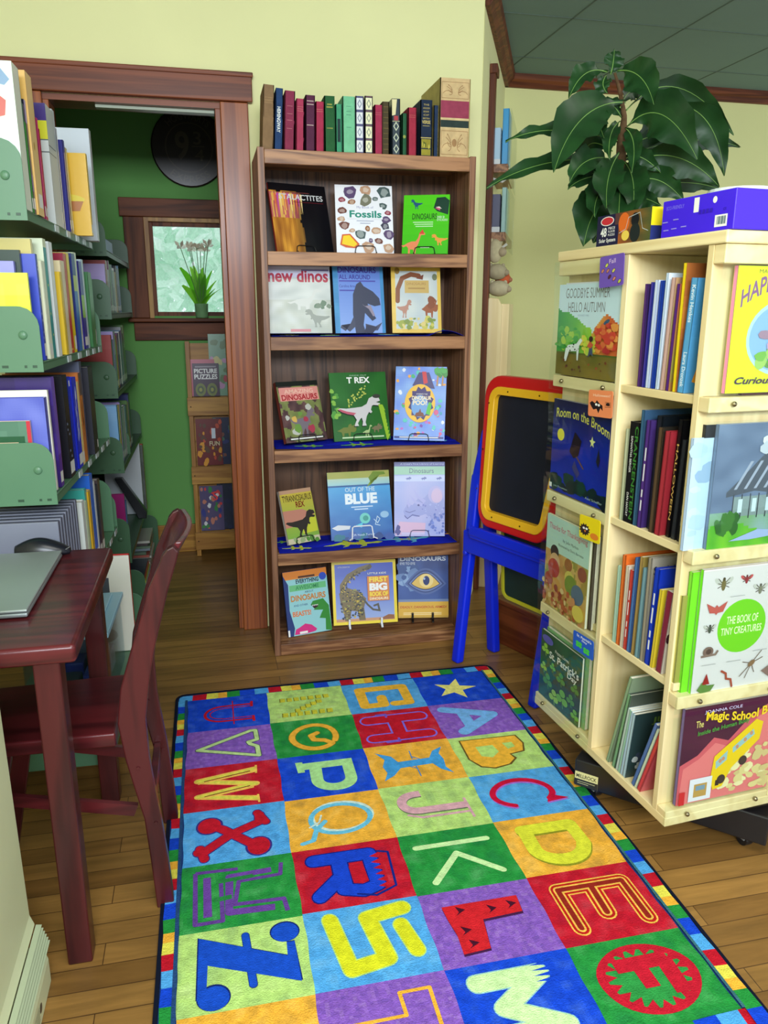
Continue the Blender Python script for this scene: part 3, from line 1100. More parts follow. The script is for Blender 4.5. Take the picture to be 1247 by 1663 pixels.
# name, shelf, x, y, yaw, lean, roll, w, h, cover colour, art, spine colour, thickness, label
FACE = [
    (0, .065, .107, 17.3, 17, 0, .219, .245, (14, 14, 20), art_stalactites, (180, 60, 50), .012, 'black cover book on stalactites with golden cave picture, leftmost on the upper bookcase shelf'),
    (0, .273, .102, -3, 12.5, 0, .204, .237, (236, 238, 244), art_fossils, None, .012, 'white cover book of fossils and minerals in the middle of the upper bookcase shelf'),
    (0, .512, .120, -22, 14, 0, .165, .211, (70, 196, 24), art_green, (226, 220, 120), .014, 'bright green dinosaur sticker book on a wire stand, right on the upper bookcase shelf'),
    (1, .024, .060, 0, 11.8, 0, .222, .232, (206, 206, 226), art_newdinos, None, .010, 'pale grey book titled new dinos in red letters, left on the second bookcase shelf'),
    (1, .256, .045, 3, 12, 0, .184, .236, (60, 120, 180), art_around, None, .008, 'blue book with a grey open-jawed dinosaur, middle of the second bookcase shelf'),
    (1, .462, .045, -4, 12, 0, .180, .236, (216, 178, 64), art_yellow, None, .010, 'yellow-bordered book with brown long-necked dinosaurs, right on the second bookcase shelf'),
    (2, .072, .055, 22, 19, 0, .172, .226, (40, 40, 36), art_pink, (130, 60, 50), .022, 'thick dinosaur book with a pink title band leaning left on the third bookcase shelf'),
    (2, .252, .085, 7, 15, 0, .222, .255, (30, 90, 34), art_trex, None, .010, 'dark green book with a pale tyrannosaur, middle of the third bookcase shelf'),
    (2, .476, .085, -20, 16, 0, .192, .278, (96, 130, 226), art_poo, None, .008, 'blue busy picture book with a round yellow burst, right on the third bookcase shelf'),
    (3, .071, .060, 22, 21, 0, .136, .206, (206, 200, 180), art_tyr, (214, 206, 190), .016, 'small yellow-green tyrannosaur book, leftmost on the fourth bookcase shelf'),
    (3, .236, .090, 2, 17, 0, .246, .262, (40, 110, 180), art_blue, None, .012, 'square blue ocean book propped on a white wire stand, fourth bookcase shelf'),
    (3, .487, .105, -11, 11, 0, .198, .291, (190, 186, 230), art_lib, (226, 230, 244), .008, 'tall lilac dinosaur book with a three-horned head drawing, right on the fourth bookcase shelf'),
    (4, .058, .050, 12, 13.6, 0, .178, .250, (40, 60, 120), art_every, (40, 50, 90), .012, 'orange and turquoise cartoon dinosaur book, leftmost on the bottom bookcase shelf'),
    (4, .240, .090, -2.9, 14.9, 0, .257, .251, (240, 214, 50), art_big, None, .014, 'yellow-framed dinosaur book on clear plastic feet, middle of the bottom bookcase shelf'),
    (4, .508, .115, -10, 12, 0, .204, .253, (60, 80, 150), art_eye, None, .012, 'blue and yellow book with a big reptile eye, right on the bottom bookcase shelf'),
]
bar = []


def lean_frame(x, y, z, yaw, lean, roll):
    yaw, lean, roll = rad(yaw), rad(lean), rad(roll)
    ex = Vector((math.cos(yaw), math.sin(yaw), 0))
    n = Vector((math.sin(yaw), -math.cos(yaw), 0))
    u = Vector((0, 0, 1)) * math.cos(lean) - n * math.sin(lean)
    a = ex * math.cos(roll) + u * math.sin(roll)
    b = u * math.cos(roll) - ex * math.sin(roll)
    return frame((x, y, z), a, b.cross(a), b)


FM = []
for (k, x, y, yaw, lean, roll, bw, bh, col, art, sp, th, label) in FACE:
    lift = th * math.sin(rad(lean)) + 0.003
    if k in (1, 2, 3):
        lift += 0.007
    if k == 4 and x > .1:
        lift += 0.014
    m = lean_frame(x, y, SH[k] + lift, yaw, lean, roll)
    FM.append((m, bw, bh, th, k))
    make_book('picture_book', label, 'book', m, bw, bh, th, col, front=art, group='face-out dinosaur books in the bookcase', soft=th < .013, spinecol=sp)

# book stands
STN = [
    (1, (24, 24, 26), M_BLACKM, 'black wire book stand under the white fossils book'),
    (2, (24, 24, 26), M_BLACKM, 'black wire book stand under the bright green dinosaur book'),
    (0, (24, 24, 26), M_BLACKM, 'black wire book stand under the black stalactites book'),
    (6, (24, 24, 26), M_BLACKM, 'black wire book stand under the book with the pink title band'),
    (7, (24, 24, 26), M_BLACKM, 'black wire book stand under the dark green tyrannosaur book'),
    (8, (24, 24, 26), M_BLACKM, 'black wire book stand under the busy blue picture book'),
    (9, (24, 24, 26), M_BLACKM, 'black wire book stand under the small tyrannosaur book'),
    (11, (60, 60, 100), M_BLACKM, 'thin wire book stand under the tall lilac book'),
    (10, (236, 236, 240), M_PLASTIC, 'white wire book stand under the blue ocean book'),
]
for i, col, m_, label in STN:
    m, bw, bh, th, k = FM[i]
    big = i == 10
    sw = 0.085 if big else 0.075
    hh = 0.045 if big else 0.020
    r = 0.0028 if big else 0.0016
    st = thing('book_stand', label, 'book stand', group='wire book stands in the bookcase', mtx=m)
    mb = MB()
    c = bw / 2
    yf = -0.006
    mb.tube([(c - sw / 2 - (.012 if big else 0), yf - .012, -0.003), (c - sw / 2, yf, 0.004), (c - sw / 2 + .004, yf, hh), (c - sw / 2 + .012, yf, hh + .004), (c + sw / 2 - .012, yf, hh + .004), (c + sw / 2 - .004, yf, hh), (c + sw / 2, yf, 0.004), (c + sw / 2 + (.012 if big else 0), yf - .012, -0.003)], r, col, 6)
    mb.build('front_hook', m_, st)
    mb = MB()
    for s_ in (-1, 1):
        mb.tube([(c + s_ * sw / 2, yf, 0.002), (c + s_ * sw / 2, th + .004, -0.0015), (c + s_ * sw * .4, th + .006, .12), (c, th + .006, .14)], r, col, 6)
    mb.build('back_frame', m_, st)


def plate_stand(i, col, m_, label, s1, s2):
    m, bw, bh, th, k = FM[i]
    st = thing('display_stand', label, 'book stand', mtx=m)
    for s_ in (s1, s2):
        x = bw * s_
        mb = MB()
        mb.prism([(-.020, .022), (-.013, .024), (-.007, .004), (th + .004, .004), (th + .008, .10), (th + .013, .10), (th + .030, -.008), (th + .022, -.009), (th + .010, -.004), (-.004, -.008), (-.024, -.016), (-.029, -.013), (-.014, .002)], x - .004, x + .004, lambda u, v, t: Vector((t, u, v)), col)
        mb.build('side_foot', m_, st, bevel=0.001)
    mb = MB()
    mb.box(bw * s1, th + .006, .05, bw * s2, th + .012, .062, col)
    mb.build('cross_bar', m_, st)


plate_stand(13, (236, 240, 244), M_PLASTIC, 'clear white plastic display stand under the yellow-framed book', .24, .74)
plate_stand(14, (16, 16, 18), M_PLASTIC, 'black plastic display stand under the reptile eye book', .28, .68)

# blue lizard cloths laid over three shelves
CB = (22, 34, 176)
for k, (x0, x1, yf, bumps, label, liz) in {
        1: (.03, .715, .012, .004, 'dark blue lizard-print cloth on the second bookcase shelf', [(.10, .45, .10), (.30, .2, .1), (.62, .3, .12), (.9, .5, .09)]),
        2: (.03, .715, .010, .010, 'dark blue lizard-print cloth on the third bookcase shelf', [(.18, .25, .15), (.44, .20, .18), (.60, .72, .10), (.90, .3, .10)]),
        3: (.03, .712, .006, .010, 'dark blue lizard-print cloth on the fourth bookcase shelf', [(.10, .25, .16), (.42, .28, .34), (.72, .40, .30), (.93, .62, .16), (.05, .7, .14)])}.items():
    z0 = SH[k]

    def P(u, v, t=0, z0=z0, x0=x0, x1=x1, yf=yf, bumps=bumps, k=k):
        x = x0 + (x1 - x0) * u
        y = yf + 0.012 * math.sin(u * 9 + k) * (1 - v) + v * 0.20 + (0.004 * math.sin(u * 23))
        h = 0.0022 + bumps * (max(0, math.sin(u * 11 + v * 4 + k)) ** 2 * .5 + max(0, math.sin(u * 4.4 - v * 6 + k)) * .4) * (0.35 if v < .3 else 1)
        if k == 1 and u > .82:
            h += .018 * math.sin((u - .82) / .18 * math.pi) * (v < .6)
        return Vector((x, max(y, .002), z0 + h + t))
    mb = MB()
    mb.sheet(lambda u, v: P(u, v), 50, 14, CB)
    rnd = random.Random(k)
    for (u, v, s_) in liz:
        col = rnd.choice([(110, 190, 70), (190, 200, 70), (90, 170, 200), (220, 150, 60)])
        pts = place(LIZ, u - s_ / 2, v - s_ * .9, u + s_ / 2, v + s_ * .9)
        # small strips so that the print follows the folds
        n = len(pts)
        half = n // 2
        cx_ = [(sum(p[0] for p in pts) / n, sum(p[1] for p in pts) / n)]
        mb.add([P(*p, t=.0016) for p in pts], [list(range(n))], col)
        mb.add([P(.5 * (p[0] + cx_[0][0]) + .0, .35 * p[1] + .65 * cx_[0][1], t=.0022) for p in pts], [list(range(n))], mix(col, (240, 160, 60), .5))
    o = mb.build('shelf_cloth', M_FABRIC, thick=0.0008)
    tag(o, label, 'cloth', 'lizard-print cloths on the bookcase shelves')

# ------------------------------------------------------------------ old books along the top
def gold_lines(ys, col=(196, 160, 90), x0=.12, x1=.88, hh=.006):
    def f(a):
        for y in ys:
            a.rect(x0, y, x1, y + hh, col)
    return f


def sp_diamonds(bgc, fr, ink):
    def f(a):
        for i in range(4):
            y0 = .03 + i * .245
            a.rect(.10, y0, .90, y0 + .20, bgc)
            a.poly([(.5, y0 + .02), (.80, y0 + .10), (.5, y0 + .18), (.20, y0 + .10)], fr)
            a.poly([(.5, y0 + .05), (.68, y0 + .10), (.5, y0 + .15), (.32, y0 + .10)], bgc)
            a.rect(.10, y0 + .215, .90, y0 + .225, ink)
    return f


def sp_hem(a):
    a.vtext('HEMINGWAY', .22, .28, .74, .70, (226, 230, 226), 0.02)


def sp_title(lines, col):
    def f(a):
        for t, y0, y1 in lines:
            a.text(t, .12, y0, .88, y1, col, 0.01)
    return f


def sp_tan(a):
    a.rect(.03, .635, .97, .72, (196, 166, 116))
    a.rect(.03, .50, .97, .72, (150, 62, 84))
    a.rect(.03, .485, .97, .505, (214, 190, 140))
    a.rect(.03, .385, .97, .475, (46, 60, 56))
    a.rect(.03, .37, .97, .385, (214, 190, 140))
    for (c0, r) in ((.85, .10), (.19, .15)):
        for s_ in (-1, 1):
            for q in (0, 1, 2):
                pts = []
                for i in range(16):
                    t = i / 15 * 4.6
                    rr = (.20 - .034 * t) * (1 - q * .22)
                    pts.append((.5 + s_ * (.20 + rr * math.cos(t + q)), c0 + (r * .9 - .015 * t) * .55 * math.sin(t + q * 2) + (q - 1) * r * .45))
                a.stroke(pts, .008, (160, 124, 84), .5)
        a.stroke([(.06, c0 - r), (.94, c0 - r), (.94, c0 + r), (.06, c0 + r)], .006, (160, 124, 84), .5, closed=True)
    a.ell(.5, .19, .08, .05, (160, 124, 84))


def sp_green(a):
    a.rect(.26, .84, .74, .862, (150, 150, 70))
    a.rect(.20, .79, .80, .815, (150, 150, 70))
    a.rect(.2, .42, .8, .44, (130, 140, 70))


def sp_navyverse(a):
    for i, t in enumerate(['THE', 'GOLDEN', 'BOOK', 'OF', 'BRITISH']):
        a.text(t, .22 + .04 * (len(t) < 5), .90 - i * .06, .78 - .04 * (len(t) < 5), .93 - i * .06, (196, 176, 100))
    a.text('VERSE', .14, .58, .86, .64, (206, 186, 110), 0.02)
    a.rect(.2, .54, .8, .547, (196, 176, 100))
    a.rect(.10, .15, .90, .31, (150, 140, 50))
    a.blobs(8, (.2, .18, .8, .28), (.04, .09), [(190, 180, 80), (90, 100, 40)], 4)
    a.rect(.10, .02, .90, .13, (150, 140, 50))
    a.rect(.05, .325, .95, .34, (206, 186, 110))


def sp_jacket(a):
    a.poly([(.02, .99), (.62, .99), (.44, .72), (.02, .70)], (222, 212, 160))
    a.rect(.25, .62, .75, .70, (170, 40, 50))
    for i in range(3):
        y0 = .03 + i * .20
        a.poly([(.5, y0), (.85, y0 + .085), (.5, y0 + .17), (.15, y0 + .085)], (190, 196, 170))
        a.poly([(.5, y0 + .03), (.72, y0 + .085), (.5, y0 + .14), (.28, y0 + .085)], (30, 50, 60))
    a.rect(.05, .60, .95, .608, (200, 190, 140))


OLD = [  # xl, xr at the base, height, tilt(top shift), colour, spine art, depth, label, material
    (.018, .053, .190, -.010, (132, 104, 74), gold_lines([.72, .76, .80], (160, 130, 90)), .15, 'faded brown old book, first from the left on top of the bookcase', 0),
    (.058, .082, .182, -.009, (36, 62, 104), sp_hem, .14, 'navy old book lettered down its spine, second from the left on the bookcase top', 0),
    (.088, .122, .176, -.008, (132, 48, 74), gold_lines([.74, .61, .50, .36], (170, 96, 108), .24, .76, .012), .14, 'wide raspberry-red old book beside the navy lettered one on the bookcase top', 0),
    (.127, .154, .155, -.005, (164, 56, 84), gold_lines([.84, .80, .76], (206, 130, 120)), .13, 'pinkish red short old book between raspberry and dark plum ones on the bookcase top', 0),
    (.158, .190, .167, -.004, (86, 40, 66), gold_lines([.89, .83, .46], (190, 170, 160), .14, .86, .014), .14, 'dark plum old book with pale lettering near its top on the bookcase top', 0),
    (.1915, .219, .150, -.003, (164, 48, 76), gold_lines([.84, .80], (206, 140, 120)), .13, 'short crimson old book left of the dark green one on the bookcase top', 0),
    (.223, .258, .169, 0, (40, 92, 52), sp_green, .15, 'dark green old book left of the small teal one on the bookcase top', 0),
    (.2595, .282, .146, 0, (66, 150, 110), lambda a: a.rect(.25, .22, .75, .70, (40, 60, 60)), .13, 'narrow teal old book with a black spine label on the bookcase top', 0),
    (.283, .325, .171, 0, (118, 190, 146), gold_lines([.82, .73, .67, .45], (88, 146, 118), .30, .70, .012), .17, 'wide mint green old book on the bookcase top', 0),
    (.3265, .354, .174, 0, (60, 60, 110), sp_diamonds((214, 216, 218), (120, 130, 150), (60, 60, 110)), .14, 'white and navy diamond-patterned old book beside the mint green one', 1),
    (.3575, .385, .176, 0, (50, 54, 70), sp_diamonds((226, 224, 180), (130, 140, 120), (120, 50, 60)), .14, 'cream and navy diamond-patterned old book beside the white one', 1),
    (.390, .4165, .151, 0, (164, 50, 80), gold_lines([.80, .84], (196, 110, 110)), .13, 'crimson old book right of the cream diamond-patterned one on the bookcase top', 0),
    (.418, .442, .162, .001, (76, 66, 44), gold_lines([.1, .2, .3, .4, .5, .6, .7, .8, .9], (140, 116, 66)), .13, 'dark brown old book with gilt bands on the bookcase top', 0),
    (.4505, .480, .173, .002, (30, 46, 58), sp_jacket, .14, 'dark slipcase-patterned old book with torn cream corner on the bookcase top', 1),
    (.484, .502, .130, 0, (40, 90, 60), lambda a: a.ell(.5, .45, .3, .04, (150, 160, 80)), .12, 'small thin dark green old book on the bookcase top', 0),
    (.5055, .536, .149, .001, (160, 46, 66), gold_lines([.80, .84], (196, 110, 100)), .16, 'red old book between the thin green and navy gilt ones on the bookcase top', 0),
    (.5475, .589, .175, 0, (30, 44, 66), sp_navyverse, .17, 'navy old verse book with gilt panels on the bookcase top', 0),
    (.5935, .612, .160, 0, (36, 54, 84), None, .13, 'narrow plain navy old book beside the huge tan volume', 0),
    (.6145, .722, .246, 0, (206, 178, 130), sp_tan, .24, 'huge tan old volume with embossed scrolls and a plum band on the bookcase top', 0),
]
for (xl, xr, h, tilt, col, art, dep, label, pm) in OLD:
    m = frame((xr, 0.02, 1.7775), (0, 1, 0), (-1, 0, 0), (0, 0, 1))
    if tilt:
        an = math.atan2(-tilt, h)
        m = m @ Matrix.Rotation(-math.atan2(tilt, h), 4, 'X')
        m.translation = Vector((xr, 0.02, 1.7775 + (0.0)))
        if tilt < 0:   # pivot on the outer bottom edge
            m.translation = Vector((xr, 0.02, 1.7775 + (xr - xl) * math.sin(abs(an)) * 0 + 0.0003))
    sc_ = None
    make_book('old_book', label, 'book', m, dep, h, (xr - xl) - 0.0012, col if 'tan' not in label else (176, 160, 96), spine=art, page=(196, 180, 140), group='old cloth-bound books on top of the bookcase', material=M_PRINT if pm else M_CLOTHBIND, spinecol=col)

# ================================================================== RUG
RX0, RX1, RY0, RY1 = -0.356, 0.762, -1.800, -0.256
GX, GY, GA, GB = -0.3141, -0.3037, 0.2571, 0.2056
R_RED, R_ORG, R_YEL, R_GRN, R_BLU, R_SKY, R_LIM, R_PUR = (196, 26, 44), (246, 180, 60), (232, 222, 84), (40, 146, 62), (24, 72, 208), (84, 168, 230), (188, 224, 122), (138, 92, 190)
rug = thing('alphabet_rug', 'colourful alphabet rug of bright letter squares lying on the oak floor', 'rug')
mb = MB()
zr = 0.008


def rug_outline(ins):
    pts = []
    r = 0.035
    for cx_, cy_, a0 in ((RX1 - r, RY1 - r, 0), (RX0 + r, RY1 - r, 90), (RX0 + r, RY0 + r, 180), (RX1 - r, RY0 + r, 270)):
        for k in range(5):
            a = rad(a0 + k * 22.5)
            pts.append((cx_ + (r - ins) * math.cos(a), cy_ + (r - ins) * math.sin(a)))
    return pts


mb.prism(rug_outline(.008), 0.0005, zr, lambda u, v, t: Vector((u, v, t)), (30, 60, 120))


def wob(x, y):
    return 0.0016 * math.sin(x * 37 + y * 11) + 0.0012 * math.sin(y * 53 - x * 9)


RA = Art(mb, lambda x, y, k: (x + wob(x, y), y + wob(y, x), zr + k), eps=0.00004)
seq = [R_RED, R_YEL, R_ORG, R_GRN, R_BLU, R_SKY]
wid = {R_YEL: .033, R_ORG: .027, R_RED: .040, R_GRN: .040, R_BLU: .044, R_SKY: .040}
# far border, left to right
x = RX0 + .012
i = 5
while x < RX1 - .012:
    c = seq[i % 6]
    x1 = min(RX1 - .012, x + wid[c] * 1.12)
    RA.rect(x, GY, x1, RY1 - .010, c)
    RA.rect(x, RY0 + .010, x1, GY - 7 * GB, c)
    x = x1
    i += 1
for side, (xa, xb, st, dr) in enumerate(((RX0 + .010, GX - .006, 5, -1), (GX + 4 * GA + .004, RX1 - .010, 1, 1))):
    y = GY
    i = st
    while y > GY - 7 * GB - .02:
        c = seq[i % 6]
        y1 = y - wid[c]
        RA.rect(xa, y1, xb, y, c)
        y = y1
        i += dr
# dark seam between border and squares
RA.rect(GX - .008, GY - 7 * GB, GX, GY, (40, 74, 120))
RA.rect(GX + 4 * GA, GY - 7 * GB, GX + 4 * GA + .006, GY, (60, 110, 120))
BGS = [[R_BLU, R_PUR, R_RED, R_SKY, R_GRN, R_LIM, R_ORG],
       [R_LIM, R_GRN, R_BLU, R_ORG, R_RED, R_SKY, R_PUR],
       [R_SKY, R_RED, R_ORG, R_LIM, R_GRN, R_PUR, R_BLU],
       [R_BLU, R_PUR, R_LIM, R_SKY, R_ORG, R_RED, R_GRN]]
rnd = random.Random(12)
for ci in range(4):
    for ri in range(7):
        x0, y0 = GX + ci * GA, GY - ri * GB
        base = BGS[ci][ri]
        cell = Art(mb, lambda s_, t_, k, x0=x0, y0=y0: (x0 + s_ * GA + wob(x0 + s_ * GA, y0 - GB + t_ * GB), y0 - GB + t_ * GB + wob(y0 + t_ * GB, x0), zr + .0003 + k), eps=0.00004)
        dk = mix(base, (20, 40, 90), .22)
        lt = mix(base, (240, 240, 220), .20)
        sp = 9 if base == R_PUR else 3.2

        def fcol(u, v, base=base, dk=dk, lt=lt, ci=ci, ri=ri, sp=sp):
            n_ = ns(u * GA * 10 + ci, v * GB * 10 + ri, sp, ci * 7 + ri)
            return mix(mix(base, dk, max(0, .5 - n_) * 1.8), lt, max(0, n_ - .5) * 2.2)
        cell.grid(fcol, 34, 28)


def LC(ci, ri):
    x0, y0 = GX + ci * GA, GY - ri * GB
    return Art(mb, lambda lx, ly, k: (x0 + ly * GA + wob(x0 + ly * GA, y0 - lx * GB), y0 - lx * GB + wob(y0 - lx * GB, x0), zr + .0009 + k), eps=0.00005)


AS = GB / GA


def SK(a, strokes, w_, col, out=None, ow=.03, rnd_=True):
    """letter strokes: every segment a bar, every bend a disc, a few microns apart"""
    for ww, cc in (([(w_ + ow, out)] if out else []) + [(w_, col)]):
        for st in strokes:
            q = [(x * AS, y) for x, y in st]
            for (p0, p1) in zip(q, q[1:]):
                dx, dy = p1[0] - p0[0], p1[1] - p0[1]
                l_ = math.hypot(dx, dy) or 1
                nx_, ny_ = -dy / l_ * ww / 2, dx / l_ * ww / 2
                a._p([((p0[0] - nx_) / AS, p0[1] - ny_), ((p1[0] - nx_) / AS, p1[1] - ny_), ((p1[0] + nx_) / AS, p1[1] + ny_), ((p0[0] + nx_) / AS, p0[1] + ny_)], [[3, 2, 1, 0]], cc)
                a.n -= .92
            for k, p in enumerate(q):
                if rnd_ or 0 < k < len(q) - 1:
                    n_ = 14
                    a._p([((p[0] + ww / 2 * math.cos(6.2832 * m / n_)) / AS, p[1] + ww / 2 * math.sin(6.2832 * m / n_)) for m in range(n_)], [list(range(n_))[::-1]], cc)
                    a.n -= .92
        a.n += 1


def arc(cx_, cy_, rx, ry, a0, a1, n=14):
    return [(cx_ + rx * math.cos(rad(a0 + (a1 - a0) * i / n)), cy_ + ry * math.sin(rad(a0 + (a1 - a0) * i / n))) for i in range(n + 1)]


# column at the left: U V W X Y Z
a = LC(0, 0)
SK(a, [[(.22, .80), (.40, .80)], [(.68, .80), (.86, .80)], [(.31, .80), (.31, .42)] + arc(.54, .42, .23, .20, 180, 360) + [(.77, .42), (.77, .80)]], .035, R_RED, rnd_=False)
SK(a, [[(.38, .80), (.38, .44)] + arc(.54, .42, .15, .14, 180, 360) + [(.70, .42), (.70, .80)], [(.15, .55), (.90, .55)]], .014, R_RED, rnd_=False)
a = LC(0, 1)
SK(a, [[(.16, .80), (.16, .74), (.54, .12), (.86, .80), (.60, .80), (.52, .72), (.46, .70), (.42, .80), (.16, .80)]], .05, (196, 224, 150), out=(80, 90, 90), ow=.02)
a = LC(0, 2)
for k_, cc, ww in ((0, (250, 200, 90), .085), (1, R_YEL, .045)):
    SK(a, [[(.18, .76), (.32, .14), (.52, .74), (.68, .14), (.86, .76)]], ww, cc, rnd_=False)
SK(a, [[(.10, .76), (.28, .76)], [(.78, .76), (.95, .76)], [(.24, .76), (.38, .14)], [(.60, .72), (.73, .14)]], .022, (250, 200, 90), rnd_=False)
SK(a, [[(.22, .70), (.34, .20)], [(.56, .68), (.69, .20)]], .014, (120, 30, 30), rnd_=False)
a = LC(0, 3)
for cc, ex in (((60, 50, 130), .02), (R_RED, 0)):
    SK(a, [[(.20, .74), (.34, .74), (.52, .45), (.78, .20), (.78, .14)], [(.28, .24), (.40, .38), (.60, .52), (.78, .66)]], .10 + ex, cc)
    a.ell(.30, .25, .15 + ex, .11 + ex, cc)
    a.ell(.80, .70, .15 + ex, .11 + ex, cc)
    SK(a, [[(.90, .20), (.72, .16)], [(.16, .72), (.36, .80)]], .09 + ex, cc)
a = LC(0, 4)
Ysk = [[(.12, .92), (.20, .92), (.22, .60), (.44, .34), (.12, .14), (.14, .08)], [(.44, .38), (.82, .42), (.90, .84), (.80, .92)]]
SK(a, [[(.14, .88), (.34, .86), (.36, .50), (.70, .46), (.72, .86), (.90, .88)], [(.12, .12), (.90, .12), (.90, .34), (.34, .34)], [(.12, .12), (.14, .50)]], .04, (104, 66, 150), rnd_=False)
SK(a, [[(.24, .78), (.26, .42), (.80, .40), (.82, .78)], [(.22, .22), (.82, .22)]], .07, (112, 70, 160), rnd_=False)
SK(a, [[(.30, .62), (.32, .30)], [(.58, .44), (.60, .28)]], .05, (44, 130, 66), rnd_=False)
a = LC(0, 5)
for cc, ex, dx in (((20, 40, 110), .010, -.010), ((26, 80, 200), 0, 0)):
    a.ell(.20 + dx, .84, .13 + ex, .105 + ex, cc, 26)
    a.ell(.84 + dx, .27, .14 + ex, .11 + ex, cc, 26)
    a.poly([(y + dx, x) for x, y in [(.155 - ex, .10), (.84, .50), (.84, .34), (.90, .34), (.92 + ex, .82), (.22, .46), (.22, .84), (.155 - ex, .84)]], cc)
    SK(a, [[(.16, .53), (.76, .56)]], .06 + ex, cc)
a = LC(0, 6)
a.poly([(.30 + .2 * math.cos(k * math.pi / 5) * (1 if k % 2 == 0 else .42) + .2, .5 + .26 * math.sin(k * math.pi / 5) * (1 if k % 2 == 0 else .42)) for k in range(10)], R_YEL)
# second column: N O P Q R S T
a = LC(1, 0)
for i in range(7):
    for (u, v) in ((.30, .16 + i * .095), (.80, .16 + i * .095)) + (((.38 + i * .065, .70 - i * .075),) if 0 < i < 6 else ()):
        a.rect(u - .045, v - .012, u + .075, v + .062, (130, 130, 40))
        a.rect(u - .045, v, u + .075, v + .062, (212, 206, 60))
a = LC(1, 1)
SK(a, [arc(.52, .48, .33, .26, 60, 405, 26) + [(.66, .58), (.62, .46), (.50, .44), (.44, .52)]], .07, R_ORG, out=(120, 130, 40), ow=.016)
a = LC(1, 2)
SK(a, [[(.28, .22), (.28, .76)]], .13, (176, 228, 150), rnd_=False)
SK(a, [[(.20, .76), (.62, .76)] + arc(.62, .58, .20, .18, 90, -90) + [(.32, .40)]], .13, (176, 228, 150), rnd_=False)
a.rect(.16, .20, .42, .28, (176, 228, 150))
a = LC(1, 3)
SK(a, [arc(.46, .54, .28, .30, 0, 360, 26)], .045, (210, 232, 220))
SK(a, [arc(.50, .52, .28, .30, 0, 360, 26), [(.52, .36), (.66, .26), (.86, .22), (.90, .12)]], .05, (110, 196, 226))
SK(a, [[(.40, .34), (.52, .30), (.60, .20)]], .02, (210, 232, 220))
a = LC(1, 4)
for cc, ex in (((20, 30, 120), .025), ((26, 70, 206), 0)):
    SK(a, [[(.22, .18), (.22, .70), (.74, .70), (.80, .56), (.74, .40), (.24, .40)], [(.52, .40), (.80, .18)]], .14 + ex, cc)
a.poly([(.38, .48), (.38, .62), (.66, .62), (.66, .48)][::-1], R_RED)
SK(a, [[(.20, .78), (.24, .88), (.80, .86), (.90, .66), (.84, .50)]], .022, (20, 40, 130))
for i in range(6):
    a.poly([(.22 + i * .10, .80), (.32 + i * .10, .80), (.27 + i * .10, .70)], R_RED)
a = LC(1, 5)
SK(a, [[(.24, .24), (.24, .14)] + [(.72, .20), (.80, .30), (.78, .42), (.52, .46), (.28, .46), (.22, .58), (.28, .70), (.74, .72)]][:0] + [[(.14, .22), (.80, .30), (.74, .60), (.18, .52), (.12, .84)], [(.34, .78), (.70, .84)]], .13, (222, 222, 40), out=(190, 226, 120), ow=.022)
a = LC(1, 6)
SK(a, [[(.14, .84), (.86, .84), (.86, .62), (.60, .62), (.60, .16), (.40, .16), (.40, .62), (.14, .62), (.14, .84)]], .03, R_ORG)
# third column: G H I J K L M
a = LC(2, 0)
SK(a, [[(.26, .22), (.26, .80), (.80, .80), (.80, .60)], [(.26, .22), (.80, .22), (.80, .46), (.56, .46)]], .13, (244, 186, 60), rnd_=True)
a = LC(2, 1)
for cc, ww in (((130, 110, 226), .20), (R_RED, .155)):
    SK(a, [[(.26, .16), (.26, .84)], [(.78, .16), (.78, .84)], [(.26, .50), (.78, .50)]], ww, cc)
SK(a, [[(.12, .30), (.12, .42), (.20, .42)], [(.92, .30), (.92, .46), (.84, .46)]], .03, (120, 90, 200))
a = LC(2, 2)
a.poly([(.18, .88), (.26, .76), (.42, .70), (.44, .32), (.28, .26), (.16, .10), (.34, .18), (.52, .14), (.68, .16), (.86, .10), (.76, .22), (.60, .32), (.58, .70), (.74, .76), (.86, .88), (.70, .82), (.50, .84), (.34, .82)], (70, 160, 224))
SK(a, [[(.20, .50), (.40, .50)], [(.60, .50), (.84, .50)], [(.34, .50), (.42, .58)], [(.66, .50), (.58, .42)]], .014, (70, 140, 200))
a = LC(2, 3)
for dx, cc in ((.02, (110, 120, 96)), (0, (222, 170, 180))):
    SK(a, [[(.58 + dx, .84), (.58 + dx, .34)] + arc(.40 + dx, .34, .18, .16, 0, -180) + [(.22 + dx, .40)]], .10, cc, rnd_=False)
SK(a, [[(.44, .84), (.84, .84)], [(.72, .84), (.72, .34), (.64, .20)]], .03, (222, 170, 180), rnd_=False)
a = LC(2, 4)
SK(a, [[(.26, .14), (.26, .84)], [(.80, .84), (.44, .50)], [(.44, .50), (.84, .20)]], .062, (206, 240, 170), rnd_=True)
a = LC(2, 5)
for dx, cc in ((.03, (70, 30, 70)), (0, (210, 36, 44))):
    a.poly([(.22 + dx, .16), (.22 + dx, .84), (.44 + dx, .82), (.46 + dx, .46), (.84 + dx, .42), (.86 + dx, .20), (.60 + dx, .20), (.40 + dx, .18)], cc)
for (u, v) in ((.32, .76), (.34, .58), (.30, .30), (.56, .28), (.74, .30)):
    a.poly([(u - .06, v - .03), (u, v + .05), (u + .06, v - .04), (u + .02, v - .01)], (70, 20, 40))
a = LC(2, 6)
SK(a, [[(.22, .20), (.22, .70), (.52, .34), (.80, .72), (.80, .20)]], .15, (206, 240, 170), out=(150, 200, 200), ow=.02)
for i in range(4):
    a.poly([(.10 + i * .06, .84), (.16 + i * .06, .84), (.13 + i * .06, .64)], R_BLU)
